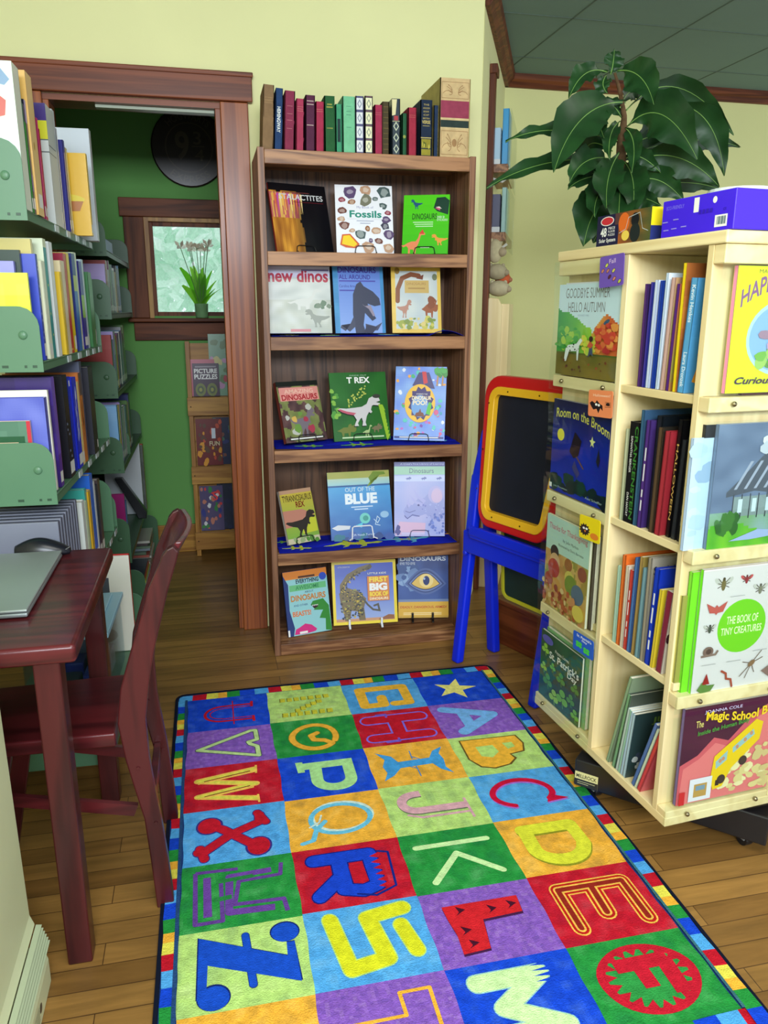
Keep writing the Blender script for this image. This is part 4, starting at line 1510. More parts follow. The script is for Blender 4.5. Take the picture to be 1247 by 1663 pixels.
# right column: star A B C D E F
a = LC(3, 0)
a.poly([(.52 + .36 * math.cos(rad(90 + k * 36)) * (1 if k % 2 == 0 else .4), .48 + .30 * math.sin(rad(90 + k * 36)) * (1 if k % 2 == 0 else .4)) for k in range(10)], (244, 236, 130))
a = LC(3, 1)
SK(a, [[(.16, .16), (.46, .74), (.86, .26)], [(.32, .36), (.70, .38)]], .14, (120, 180, 236), rnd_=True)
a = LC(3, 2)
a.poly([(.10, .12), (.12, .84), (.36, .86), (.56, .80), (.60, .62), (.70, .66), (.84, .56), (.90, .36), (.82, .20), (.60, .10)], (110, 90, 40))
a.poly([(.12, .14), (.14, .82), (.36, .84), (.54, .78), (.58, .60), (.70, .63), (.82, .54), (.87, .36), (.80, .22), (.60, .12)], (248, 186, 60))
a.poly([(.30, .60), (.30, .72), (.42, .72), (.46, .62)], R_LIM)
a.poly([(.32, .28), (.32, .48), (.50, .50), (.62, .40), (.56, .28)], R_LIM)
a = LC(3, 3)
for dx, cc in ((.03, (170, 110, 210)), (0, (206, 20, 60))):
    L_ = arc(.50, .46, .28, .32, 50, 330, 24)
    SK(a, [[(x + dx, y) for x, y in L_]], .062, cc)
    a.poly([(.60 + dx, .72), (.72 + dx, .90), (.76 + dx, .66)], cc)
a = LC(3, 4)
for dx, cc in ((.03, (150, 150, 40)), (0, (226, 226, 60))):
    SK(a, [[(.22 + dx, .22), (.22 + dx, .72), (.56 + dx, .74)] + arc(.56 + dx, .48, .24, .24, 70, -90) + [(.24 + dx, .235)]], .14, cc)
a = LC(3, 5)
E_ = [[(.22, .20), (.22, .84)], [(.22, .24), (.82, .24)], [(.22, .50), (.70, .50)], [(.22, .80), (.82, .80)]]
for ww, cc in ((.16, (246, 190, 80)), (.13, (190, 30, 30)), (.085, (246, 190, 80)), (.05, (150, 40, 30))):
    SK(a, [[(.80, .22), (.24, .22), (.24, .82), (.80, .82)], [(.24, .52), (.66, .52)]], ww, cc)
a = LC(3, 6)
a.ell(.5, .5, .40, .40, (200, 30, 50), 34)
a.ell(.5, .5, .33, .33, (50, 150, 70), 34)
for k in range(18):
    t_ = k * math.pi / 9
    a.poly([(.5 + .345 * math.cos(t_ - .15), .5 + .345 * math.sin(t_ - .15)), (.5 + .345 * math.cos(t_ + .15), .5 + .345 * math.sin(t_ + .15)), (.5 + .25 * math.cos(t_), .5 + .25 * math.sin(t_))], (200, 30, 50))
SK(a, [[(.34, .28), (.34, .74)], [(.34, .70), (.72, .70)], [(.34, .48), (.62, .48)]], .13, (200, 30, 50), rnd_=False)
mb.build('pile', M_RUG, rug)
mb = MB()
o_ = rug_outline(0)
i_ = rug_outline(.009)
n = len(o_)
vs = [(p[0], p[1], 0.0005) for p in o_] + [(p[0], p[1], zr + .003) for p in o_] + [(p[0], p[1], zr + .003) for p in i_] + [(p[0], p[1], 0.0005) for p in i_]
fs = []
for k in range(n):
    j = (k + 1) % n
    for r_ in range(4):
        q_ = (r_ + 1) % 4
        fs.append([r_ * n + k, r_ * n + j, q_ * n + j, q_ * n + k])
mb.add(vs, fs, (16, 22, 40))
mb.build('binding', M_FABRIC, rug, bevel=.0015)

# ================================================================== REVOLVING BOOK TOWER
TA = -0.0886
TN = Vector((0.7659, -1.3833, 0))
EU = Vector((math.sin(TA), math.cos(TA), 0))      # along the left face, away from the camera
EV = Vector((math.cos(TA), -math.sin(TA), 0))     # along the right face
TS, TZ0, TZ1 = 0.612, 0.132, 1.418
TM = frame(TN, EV, EU, (0, 0, 1))                 # tower frame: x = v (into the left face), y = u
MP = (236, 214, 160)


def TP(u, v, z):
    return TN + EU * u + EV * v + Vector((0, 0, z))


tower = thing('book_tower', 'square maple revolving book tower with clear pockets beside the chalkboard easel', 'book display', mtx=TM)
mb = MB()
mb.box(-.004, -.004, TZ1 - .024, TS, TS, TZ1, MP)
mb.build('top_board', M_MAPLEX, tower, bevel=.003)
mb = MB()
mb.box(0, 0, TZ0, TS, TS, TZ0 + .022, MP)
mb.build('bottom_board', M_MAPLEX, tower, bevel=.002)
zi0, zi1 = TZ0 + .0225, TZ1 - .0245
SZ = [1.105, .788, .478, TZ0 + .022]              # shelf tops
D0 = .305
for q in range(4):                                # pinwheel: the same half-face turned four times
    R_ = Matrix.Translation((TS / 2, TS / 2, 0)) @ Matrix.Rotation(-q * math.pi / 2, 4, 'Z') @ Matrix.Translation((-TS / 2, -TS / 2, 0))

    def bx(mb, x0, y0, z0, x1, y1, z1, col=MP):
        mb.box(x0, y0, z0, x1, y1, z1, col, m=R_)
    mb = MB()
    # divider between the open shelves and the pocket panel, and the backing of the panel
    bx(mb, 0.0, D0, zi0, .300, D0 + .020, zi1)
    mb.build('upright_panel', M_MAPLE, tower, bevel=.0015)
    mb = MB()
    bx(mb, .033, D0 + .0205, zi0, .048, TS - .0, zi1)
    mb.build('pocket_backing', M_MAPLE, tower)
    for z in SZ[:3]:
        mb = MB()
        bx(mb, .004, .0225, z - .018, .300, D0 - .0005, z)
        mb.build('shelf', M_MAPLEX, tower, bevel=.0015)
    for z in (1.105, .788, .456, .170):
        mb = MB()
        bx(mb, .001, D0 + .0205, z - .030, .0325, TS - .001, z)
        mb.build('pocket_ledge', M_MAPLEX, tower, bevel=.002)
    mb = MB()
    bx(mb, .001, D0 + .0205, 1.358, .0325, TS - .001, zi1)
    mb.build('pocket_ledge', M_MAPLEX, tower, bevel=.002)
    # clear sheets
    for (z0, z1) in ((1.068, 1.392), (.751, 1.058), (.418, .742), (.134, .408)):
        mb = MB()

        def wav(y, z):
            return -.0035 + .0025 * math.sin(z * 22 + y * 9) - (.006 if z > z0 + .16 else 0) * (z - z0 - .16)
        ny, nz = 8, 10
        sh = MB()
        sh.sheet(lambda u, v: R_ @ Vector((wav(D0 + .014 + u * .300, z0 + v * (z1 - z0)), D0 + .014 + u * .300, z0 + v * (z1 - z0))), ny, nz, (230, 240, 240))
        o = sh.build('acrylic_sheet', M_ACRYL, tower, thick=.002)
        for y in (D0 + .06, TS - .055):
            mb = MB()
            cc = R_ @ Vector((-.0055, y, z0 + .024))
            mb.ball((cc.x, cc.y, cc.z), .0055, .0055, .0055, (150, 140, 110), 8)
            mb.build('screw', M_METAL, tower)
# base
BC = TP(TS / 2, TS / 2, 0)
base_m = frame((BC.x, BC.y, 0), (math.cos(rad(-45)), math.sin(rad(-45)), 0), (math.cos(rad(45)), math.sin(rad(45)), 0), (0, 0, 1))
TMI = TM.inverted()
hb = .236
mb = MB()
mb.box(-hb, -hb, .034, hb, hb, .112, (24, 24, 28), m=TMI @ base_m)
mb.lathe([(.10, .112), (.10, .131)], (TS / 2, TS / 2, 0), (60, 60, 64))
base = mb.build('base', M_PLASTIC, tower, bevel=.004)
mb = MB()
bm_ = TMI @ base_m
L1 = Art(mb, lambda s_, t_, k: bm_ @ Vector((-hb + .003 + s_ * .062, -hb - .0012 - k, .038 + t_ * .040)))
mb.box(-hb + .003, -hb - .0012, .038, -hb + .065, -hb, .078, (206, 200, 140), m=bm_)
L1.rect(.0, .0, 1, .48, (40, 40, 36))
L1.text('MILLROCK', .06, .58, .94, .86, (60, 60, 40), 0.02)
L1.rect(.12, .30, .88, .34, (180, 176, 130))
L1.rect(.12, .16, .60, .20, (180, 176, 130))
mb.build('maker_plate', M_PRINT, base)
for (ax, ay) in ((-hb + .05, -hb + .035), (hb - .05, -hb + .035), (-hb + .05, hb - .035), (hb - .05, hb - .035)):
    mb = MB()
    p = base_m @ Vector((ax, ay, 0))
    q_ = TMI @ p
    mb.tube([(q_.x - .010, q_.y, .0185), (q_.x + .010, q_.y, .0185)], .018, (26, 26, 30), 14)
    mb.box(q_.x - .014, q_.y - .012, .020, q_.x + .014, q_.y + .012, .034, (120, 120, 120))
    mb.build('caster', M_PLASTIC, tower)


def pocket_left(name, label, u0, u1, z0, z1, v0, th, col, art, lean=0, **k):
    u0, v0 = max(u0, .3265), v0 + .002
    m = frame(TP(u1, v0, z0), -EU, EV, (0, 0, 1))
    if lean:
        m = m @ Matrix.Rotation(rad(-lean), 4, 'X')
    return make_book(name, label, 'book', m, u1 - u0, z1 - z0, th, col, front=art, soft=True, **k)


def pocket_right(name, label, v0, v1, z0, z1, u0, th, col, art, **k):
    v1, u0 = min(v1, .2855), u0 + .001
    return make_book(name, label, 'book', frame(TP(u0, v0, z0), EV, EU, (0, 0, 1)), v1 - v0, z1 - z0, th, col, front=art, soft=True, **k)


def art_autumn(a):
    def f(x, y):
        if y < .26:
            return mix((96, 96, 40), (150, 120, 50), ns(x, y, 5, 1)) if y < .24 else (90, 100, 40)
        t = (.70 - .38 * x + .10 * ns(x, 0, 9, 3)) if x < .58 else .40 + .24 * math.sin(math.pi * min(1, (x - .56) / .5)) + .06 * ns(x, 0, 12)
        if y < t:
            if x < .58:
                return mix((40, 150, 60), (190, 220, 60), min(1, x * 1.8) * (0.5 + .5 * ns(x, y, 5)))
            return mix((236, 180, 70), (206, 60, 40), min(1, max(0, (x - .6) * 4)) * (0.4 + .6 * ns(x, y, 6, 4)))
        return (214, 232, 244)
    a.grid(f, 50, 50)
    a.text('GOODBYE SUMMER', .12, .85, .82, .955, (110, 100, 100), -0.008)
    a.text('HELLO AUTUMN', .17, .70, .76, .805, (110, 100, 100), -0.008)
    a.text('KENARD PAK', .34, .655, .52, .675, (150, 170, 190))
    a.ell(.80, .60, .05, .02, (60, 90, 120), rot=.5)
    a.blobs(46, (.0, .28, .40, .52), (.03, .06), [(60, 160, 60), (120, 190, 50), (170, 206, 60), (90, 176, 70)], 11)
    a.blobs(30, (.40, .28, .66, .44), (.02, .05), [(206, 220, 70), (226, 206, 80), (190, 210, 80)], 12)
    a.blobs(46, (.68, .30, .97, .58), (.03, .06), [(214, 70, 50), (226, 110, 60), (190, 50, 50), (236, 150, 70)], 13)
    # spotted dog
    dog = [(.18, .16), (.20, .30), (.24, .34), (.38, .36), (.44, .42), (.48, .40), (.43, .34), (.42, .18), (.40, .18), (.39, .28), (.26, .27), (.22, .16)]
    a.poly(dog, (232, 236, 236))
    a.blobs(8, (.22, .28, .42, .36), (.008, .014), [(30, 30, 30)], 3, k=6)
    a.poly([(.58, .22), (.60, .34), (.64, .34), (.66, .24), (.62, .26)], (70, 80, 110))
    a.poly([(.56, .34), (.60, .40), (.66, .36), (.62, .32)], (206, 90, 60))
    a.ell(.615, .42, .032, .03, (60, 36, 30))
    a.blobs(14, (.1, .05, .95, .22), (.01, .025), [(120, 60, 40), (90, 50, 40), (160, 80, 50)], 7, k=5)


def arcfn(x0, x1, y0, bend):
    def f(x, y):
        t = (x - x0) / (x1 - x0)
        return (x, y + bend * (1 - (2 * t - 1) ** 2) + y0)
    return f


def art_broom(a):
    a.grid(lambda x, y: mix(mix((18, 34, 130), (20, 50, 190), ns(x, y, 3, 2)), (14, 18, 50), max(0, y - .55) * 2), 24, 30)
    a.text('Room on the Broom', .06, .80, .97, .90, (226, 216, 90), 0.01, fn=lambda x, y: (x, y + .07 * math.sin(x * 3.1) - .10 * x))
    a.ell(.16, .63, .065, .065, (238, 222, 60))
    a.blobs(22, (.0, .06, 1, .20), (.05, .10), [(16, 40, 40), (20, 60, 50), (12, 26, 40)], 4)
    a.stroke([(.36, .52), (.50, .42), (.60, .34)], .014, (120, 80, 40), .8)
    a.poly([(.34, .48), (.42, .70), (.54, .62), (.50, .46), (.42, .42)], (30, 20, 30))
    a.poly([(.44, .40), (.54, .28), (.50, .22), (.40, .32)], (60, 60, 120))
    a.poly([(.70, .66), (.715, .70), (.73, .66), (.77, .655), (.735, .63), (.745, .59), (.715, .615), (.69, .59), (.70, .63), (.67, .655)], (230, 230, 150))
    a.poly([(.80, .46), (.83, .60), (.86, .48), (.84, .40)], (30, 30, 40))
    a.text('Julia Donaldson', .08, .045, .34, .07, (180, 200, 200))
    a.text('Axel Scheffler', .66, .045, .94, .07, (180, 200, 200))
    a.rect(.0, .03, .05, .08, WHITE)


def art_thanks(a):
    def f(x, y):
        if y > .62:
            return mix((196, 220, 200), (176, 210, 196), ns(x, y, 3))
        return mix((196, 130, 70), (214, 190, 110) if ns(x, y, 6, 3) > .5 else (130, 150, 60), ns(x, y, 5, 8))
    a.grid(f, 30, 40)
    a.text('Thanks for Thanksgiving', .06, .84, .95, .92, (200, 110, 120), 0.012)
    a.text('by Julie Markes', .40, .76, .76, .80, (60, 70, 60))
    a.text('illustrated by Doris Barrette', .30, .70, .88, .735, (60, 70, 60))
    for (x, y, r, c) in ((.22, .62, .10, (40, 36, 36)), (.24, .52, .12, (214, 170, 120)), (.22, .44, .14, (180, 60, 40)), (.56, .56, .09, (160, 100, 50)), (.60, .42, .11, (210, 190, 90)), (.64, .36, .14, (120, 140, 50)), (.88, .54, .10, (150, 80, 60)), (.80, .30, .14, (90, 110, 130)), (.30, .26, .12, (206, 150, 70)), (.90, .12, .10, (220, 180, 80)), (.12, .30, .10, (170, 70, 40))):
        a.ell(x, y, r, r * .75, c)
    a.blobs(60, (.0, .0, .95, .26), (.025, .05), [(180, 90, 50), (206, 140, 90), (150, 60, 30), (222, 190, 130)], 4)
    a.ell(.86, .12, .13, .085, (226, 200, 90))


def art_patrick(a):
    a.grid(lambda x, y: mix((24, 70, 50), (30, 96, 60), ns(x, y, 6, 2)), 20, 26)

    def clover(x, y, r, c):
        for q in range(3):
            t = math.pi / 2 + q * 2.09
            a.ell(x + r * .7 * math.cos(t), y + r * .55 * math.sin(t), r * .6, r * .45, c, 10)
        a.stroke([(x, y), (x + r * .3, y - r * 1.2)], .01, c, .8)
    for (x, y, r) in ((.12, .74, .08), (.10, .46, .07), (.88, .50, .08), (.80, .30, .08), (.22, .30, .10), (.60, .22, .12), (.40, .14, .10), (.92, .14, .08), (.55, .48, .09), (.34, .56, .06)):
        clover(x, y, r, [(110, 180, 60), (150, 200, 70), (80, 150, 60)][int(x * 10) % 3])
    a.ell(.18, .90, .14, .06, (90, 90, 180))
    a.text('Peppa Loves', .38, .78, .72, .84, (220, 220, 200), 0.01)
    a.text("St. Patrick's", .24, .66, .96, .77, (236, 236, 226), 0.02)
    a.text('Day', .70, .56, .92, .66, (236, 236, 226), 0.02)


def spread(cols, seed):
    def f(a):
        a.grid(lambda x, y: mix(cols[0], cols[1], ns(x, y, 3, seed)), 10, 12)
        a.blobs(14, (.05, .05, .95, .95), (.05, .12), cols, seed)
    return f


G = 'face-out books in the clear pockets of the book tower'
pocket_left('picture_book', 'white and autumn-coloured book with a spotted dog, top pocket of the tower left face', .318, .608, 1.108, 1.336, .003, .010, (214, 226, 236), art_autumn, group=G)
pocket_left('picture_book', 'pale book just behind the autumn one in the top tower pocket', .312, .596, 1.108, 1.340, .014, .010, (226, 226, 232), None, group=G)
pocket_left('picture_book', 'dark blue night book with a yellow moon, second pocket of the tower left face', .328, .604, .793, 1.042, .003, .010, (18, 30, 110), art_broom, group=G)
pocket_left('picture_book', 'blue-grey book edge behind the dark blue moon book in the tower', .318, .596, .793, 1.030, .014, .012, (120, 140, 190), None, group=G)
pocket_left('picture_book', 'autumn feast book with pale green sky, third pocket of the tower left face', .385, .604, .459, .722, .003, .008, (200, 196, 150), art_thanks, group=G)
pocket_left('picture_book', 'dark brown book behind the autumn feast one in the tower', .372, .590, .459, .715, .013, .014, (70, 56, 44), None, group=G)
pocket_left('picture_book', 'dark green clover book in the lowest pocket of the tower left face', .382, .600, .172, .376, .003, .008, (24, 76, 50), art_patrick, group=G)
pocket_left('picture_book', 'green-edged book behind the dark green clover one in the tower', .366, .588, .172, .385, .013, .012, (120, 170, 110), None, group=G)


# hanging season cards
def card(label, u0, u1, z0, z1, col, art):
    m = frame(TP(u1, -.0115, z0), -EU, EV, (0, 0, 1)) @ Matrix.Rotation(rad(-3), 4, 'Y')
    w_, h_ = u1 - u0, z1 - z0
    mb = MB()
    r = .006
    pts = []
    for cx_, cy_, a0 in ((w_ - r, h_ - r, 0), (r, h_ - r, 90), (r, r, 180), (w_ - r, r, 270)):
        pts += [(cx_ + r * math.cos(rad(a0 + k * 30)), cy_ + r * math.sin(rad(a0 + k * 30))) for k in range(4)]
    mb.prism(pts, -.0012, 0, lambda x, y, t: Vector((x, t, y)), col)
    art(Art(mb, lambda s_, t_, k: (s_ * w_, -.0012 - k, t_ * h_)))
    o = mb.build('season_card', M_PRINT)
    o.matrix_world = m
    tag(o, label, 'card', 'season cards on the book tower pockets')


def c_fall(a):
    a.text('Fall', .40, .74, .66, .88, (226, 200, 236))
    for (x, y, c) in ((.30, .70, (206, 214, 90)), (.14, .54, (200, 130, 100)), (.36, .52, (190, 120, 110)), (.60, .50, (206, 200, 100)), (.44, .32, (90, 40, 60)), (.64, .24, (206, 130, 110)), (.86, .14, (190, 196, 80))):
        a.ell(x, y, .085, .055, (40, 30, 50), 12, rot=.8)
        a.ell(x, y, .07, .042, c, 12, rot=.8)


def c_hal(a):
    a.text('Halloween!', .20, .76, .90, .86, (250, 220, 190))
    a.poly([(.06, .50), (.16, .58), (.28, .50), (.36, .62), (.48, .50), (.60, .44), (.62, .24), (.52, .34), (.44, .14), (.36, .30), (.22, .26), (.14, .36)], (30, 20, 24))
    a.ell(.34, .46, .05, .05, WHITE, 10)
    a.ell(.45, .44, .05, .05, WHITE, 10)
    a.ell(.82, .50, .08, .06, (40, 26, 26), 10)
    for i in range(4):
        a.stroke([(.70, .58 - i * .06), (.94, .56 - i * .05)], .012, (40, 26, 26))


def c_tur(a):
    pts = []
    for k in range(24):
        t = k * math.pi / 12
        r = .28 if k % 2 else .20
        pts.append((.26 + r * math.cos(t), .40 + r * math.sin(t)))
    a.poly(pts, (50, 34, 36))
    a.ell(.22, .46, .06, .05, WHITE, 10)
    a.ell(.36, .46, .06, .05, WHITE, 10)
    a.poly([(.24, .38), (.34, .38), (.29, .28)], (226, 130, 40))
    a.ell(.74, .24, .20, .14, (226, 130, 40))


def c_pat(a):
    a.text("St. Patrick's", .18, .78, .90, .92, (236, 240, 250), 0.02)
    a.text('Day', .44, .62, .70, .74, (236, 240, 250), 0.02)
    for (x, y) in ((.30, .40), (.68, .28)):
        for q in range(4):
            t = math.pi / 4 + q * math.pi / 2
            a.ell(x + .10 * math.cos(t), y + .10 * math.sin(t), .085, .085, (70, 200, 70), 10)


card('purple card with small leaves hung on the top pocket of the tower', .302, .398, 1.322, 1.392, (112, 84, 180), c_fall)
card('orange card with a black bat hung on the second tower pocket', .306, .408, 1.020, 1.084, (236, 140, 90), c_hal)
card('yellow card with a dark bird hung on the third tower pocket', .318, .411, .708, .768, (236, 212, 20), c_tur)
card('blue card with green clovers hung on the lowest tower pocket', .309, .405, .400, .452, (30, 90, 200), c_pat)


# right face
def art_easter(a):
    a.grid(lambda x, y: (214, 222, 0), 2, 2)
    a.text('MARGRET & H.A. REY', .22, .945, .80, .975, (90, 90, 40))
    a.text('HAPPY EASTER', .06, .70, .94, .84, (130, 80, 130), 0.02, fn=lambda x, y: (x, y + .12 - .75 * (x - .5) ** 2))
    a.ell(.52, .44, .36, .30, (170, 200, 220), 30)
    a.ell(.52, .44, .33, .27, (130, 170, 210), 30)
    a.blobs(20, (.30, .22, .72, .34), (.03, .07), [(110, 170, 60), (150, 190, 90), (90, 140, 60)], 4)
    a.blobs(12, (.32, .38, .70, .58), (.04, .08), [(150, 120, 140), (170, 150, 190), (130, 100, 110)], 6)
    a.text('Curious George', .08, .055, .92, .13, (60, 20, 60), 0.025, shear=.3)


def art_house(a):
    a.grid(lambda x, y: (100, 130, 150) if y > .3 else (80, 150, 60), 2, 6)
    squeeze(a, .72)
    def f(x, y):
        if y < .18 + .05 * math.sin(x * 6):
            return mix((120, 190, 40), (60, 150, 40), ns(x, y, 6))
        if y < .30:
            return mix((90, 150, 60), (150, 170, 210), ns(x, y, 3, 4))
        return mix((110, 130, 160), (70, 90, 120), ns(x, y * 2, 4, 2))
    a.grid(f, 40, 40)
    a.poly([(.20, .46), (.44, .60), (.86, .86), (1, .80), (1, .42), (.6, .46), (.2, .42)], (60, 70, 84))
    for i in range(5):
        a.poly([(.30 + i * .14, .48), (.34 + i * .14, .48), (.54 + i * .14, .70), (.50 + i * .14, .70)], (150, 160, 180))
    a.rect(.30, .26, .98, .42, (120, 140, 140))
    for i in range(6):
        a.rect(.30 + i * .12, .24, .315 + i * .12, .44, (30, 40, 50))
    for i in range(3):
        a.rect(.38 + i * .20, .29, .44 + i * .20, .40, (190, 210, 220))
    a.blobs(14, (.10, .14, .46, .26), (.04, .08), [(30, 90, 30), (50, 110, 40)], 3)
    a.poly([(.30, .06), (.70, .14), (1, .12), (1, .08), (.6, .06)], (150, 170, 210))
    a.blobs(5, (.62, .78, .86, .92), (.04, .08), [(206, 214, 216), (180, 190, 200)], 3)
    a.ell(.86, .46, .06, .04, (220, 130, 70))


def art_tiny(a):
    a.grid(lambda x, y: (214, 210, 208), 2, 2)
    a.ell(.47, .52, .26, .215, (110, 200, 30), 34)
    a.text('THE BOOK OF', .30, .545, .64, .61, (230, 240, 190), 0.01)
    a.text('TINY CREATURES', .25, .46, .69, .52, (230, 240, 190), 0.01)

    def bug(x, y, r, c, w=(190, 190, 180)):
        for s_ in (-1, 1):
            a.ell(x + s_ * r * .7, y + r * .35, r * .7, r * .3, w, 10, rot=s_ * .5)
            for k in range(3):
                a.stroke([(x, y), (x + s_ * r * .8, y - r * (.3 - .5 * k))], .006, (70, 60, 50), .9)
        a.ell(x, y, r * .32, r * .62, c, 12)
        a.ell(x, y + r * .6, r * .2, r * .2, mix(c, (20, 20, 20), .4), 8)
    bug(.22, .87, .075, (110, 100, 60))
    bug(.46, .89, .05, (140, 40, 50), (190, 80, 80))
    bug(.62, .80, .06, (120, 120, 100))
    bug(.84, .88, .07, (120, 130, 90))
    a.poly([(.06, .74), (.10, .66), (.155, .655), (.17, .64), (.185, .655), (.24, .66), (.28, .74), (.19, .70), (.17, .72), (.15, .70)], (186, 84, 76))
    bug(.12, .53, .05, (60, 70, 60))
    a.ell(.13, .35, .055, .04, (120, 96, 86))
    a.ell(.135, .35, .03, .022, (80, 62, 56))
    a.stroke([(.06, .315), (.21, .32), (.235, .35)], .018, (130, 108, 96), .9)
    a.stroke([(.30, .17), (.35, .145), (.36, .10), (.41, .09), (.43, .03)], .018, (160, 70, 50), .9, rnd=True)
    a.poly([(.05, .04), (.10, .10), (.16, .07), (.24, .07), (.20, .02), (.10, .01)], (90, 130, 60))
    a.poly([(.10, .08), (.14, .17), (.18, .08)], (150, 30, 30))
    for (x1, y1) in ((.50, .10), (.56, .08), (.66, .12), (.74, .24), (.72, .30), (.52, .22)):
        a.stroke([(.62, .20), (x1, y1)], .006, (90, 70, 50), .9)
    a.ell(.62, .20, .04, .022, (130, 100, 70), rot=.5)
    a.poly([(.74, .12), (.84, .17), (.96, .15), (.98, .09), (.84, .06)], (130, 104, 96))
    bug(.88, .40, .06, (90, 130, 60))
    for (x, y) in ((.30, .77), (.07, .24), (.62, .30), (.34, .24), (.74, .72)):
        a.rect(x, y, x + .15, y + .006, (170, 170, 170))


def art_bus(a):
    a.grid(lambda x, y: mix((90, 30, 60), (60, 20, 50), ns(x, y, 3)), 16, 14)
    a.poly([(0, .0), (0, .42), (.18, .50), (.34, .66), (.5, .60), (.7, .80), (.9, .92), (1, .92), (1, 0)], (206, 90, 100))
    a.poly([(.02, .0), (.04, .38), (.2, .46), (.36, .6), (.5, .54), (.72, .74), (.9, .86), (1, .84), (1, 0)], (226, 120, 120))
    a.blobs(40, (.45, .05, .98, .5), (.03, .07), [(222, 206, 140), (236, 226, 170), (210, 190, 130)], 4)
    a.poly([(.34, .22), (.36, .46), (.52, .58), (.78, .78), (.86, .74), (.84, .56), (.56, .30), (.48, .12), (.38, .10)], (236, 200, 30))
    a.poly([(.38, .40), (.50, .50), (.50, .40), (.39, .32)], (150, 190, 190))
    a.poly([(.55, .52), (.76, .68), (.78, .62), (.56, .46)], (150, 190, 190))
    for (x, y) in ((.43, .40), (.46, .42), (.60, .52), (.68, .58), (.74, .64)):
        a.ell(x, y, .018, .022, (196, 140, 110), 8)
    a.ell(.46, .20, .045, .05, (60, 50, 50))
    a.ell(.68, .36, .045, .05, (60, 50, 50))
    a.rect(.40, .14, .44, .20, (50, 40, 40))
    a.text('JOANNA COLE', .20, .925, .60, .965, (196, 190, 220), 0.01)
    a.text('The', .12, .80, .20, .87, (230, 210, 120), 0.01)
    a.text('Magic School Bus', .22, .80, .98, .92, (244, 206, 40), 0.03, fn=lambda x, y: (x, y + .03 * math.sin(x * 7)))
    a.text('Inside the Human Body', .15, .70, .70, .76, (70, 150, 60), 0.02, fn=lambda x, y: (x, y + .10 * (x - .15)))
    a.rect(.12, .02, .36, .26, (226, 226, 232))
    a.poly([(.17, .06), (.17, .20), (.31, .20), (.31, .06)], (190, 150, 80))
    a.rect(.19, .13, .29, .18, (120, 150, 170))
    a.rect(.02, .0, .08, .14, (206, 40, 50))


pocket_right('picture_book', 'acid yellow book with a pink spine in the top pocket, tower right face', .040, .270, 1.112, 1.355, .006, .012, (214, 222, 0), art_easter, group=G, spinecol=(236, 130, 170))
pocket_right('picture_book', 'stormy grey book with a dark farmhouse in the second pocket, tower right face', .036, .285, .786, 1.050, .006, .010, (100, 120, 150), art_house, group=G)
pocket_right('picture_book', 'pale blue winter book poking out beside the farmhouse book at the tower corner', -.012, .240, .786, 1.022, .018, .009, (170, 200, 230), spread([(170, 200, 230), (190, 214, 236), (140, 170, 200)], 2), group=G, spinecol=(180, 204, 232))
pocket_right('picture_book', 'grey insect book with a big lime circle in the third pocket, tower right face', .038, .300, .452, .742, .006, .010, (214, 210, 208), art_tiny, group=G, spinecol=(120, 220, 30))
pocket_right('picture_book', 'lime green edged book behind the grey insect book on the tower', .020, .270, .452, .735, .018, .010, (120, 214, 40), None, group=G)
pocket_right('picture_book', 'red and maroon school bus book in the lowest pocket, tower right face', .030, .297, .176, .418, .006, .010, (90, 30, 60), art_bus, group=G, spinecol=(110, 90, 150))

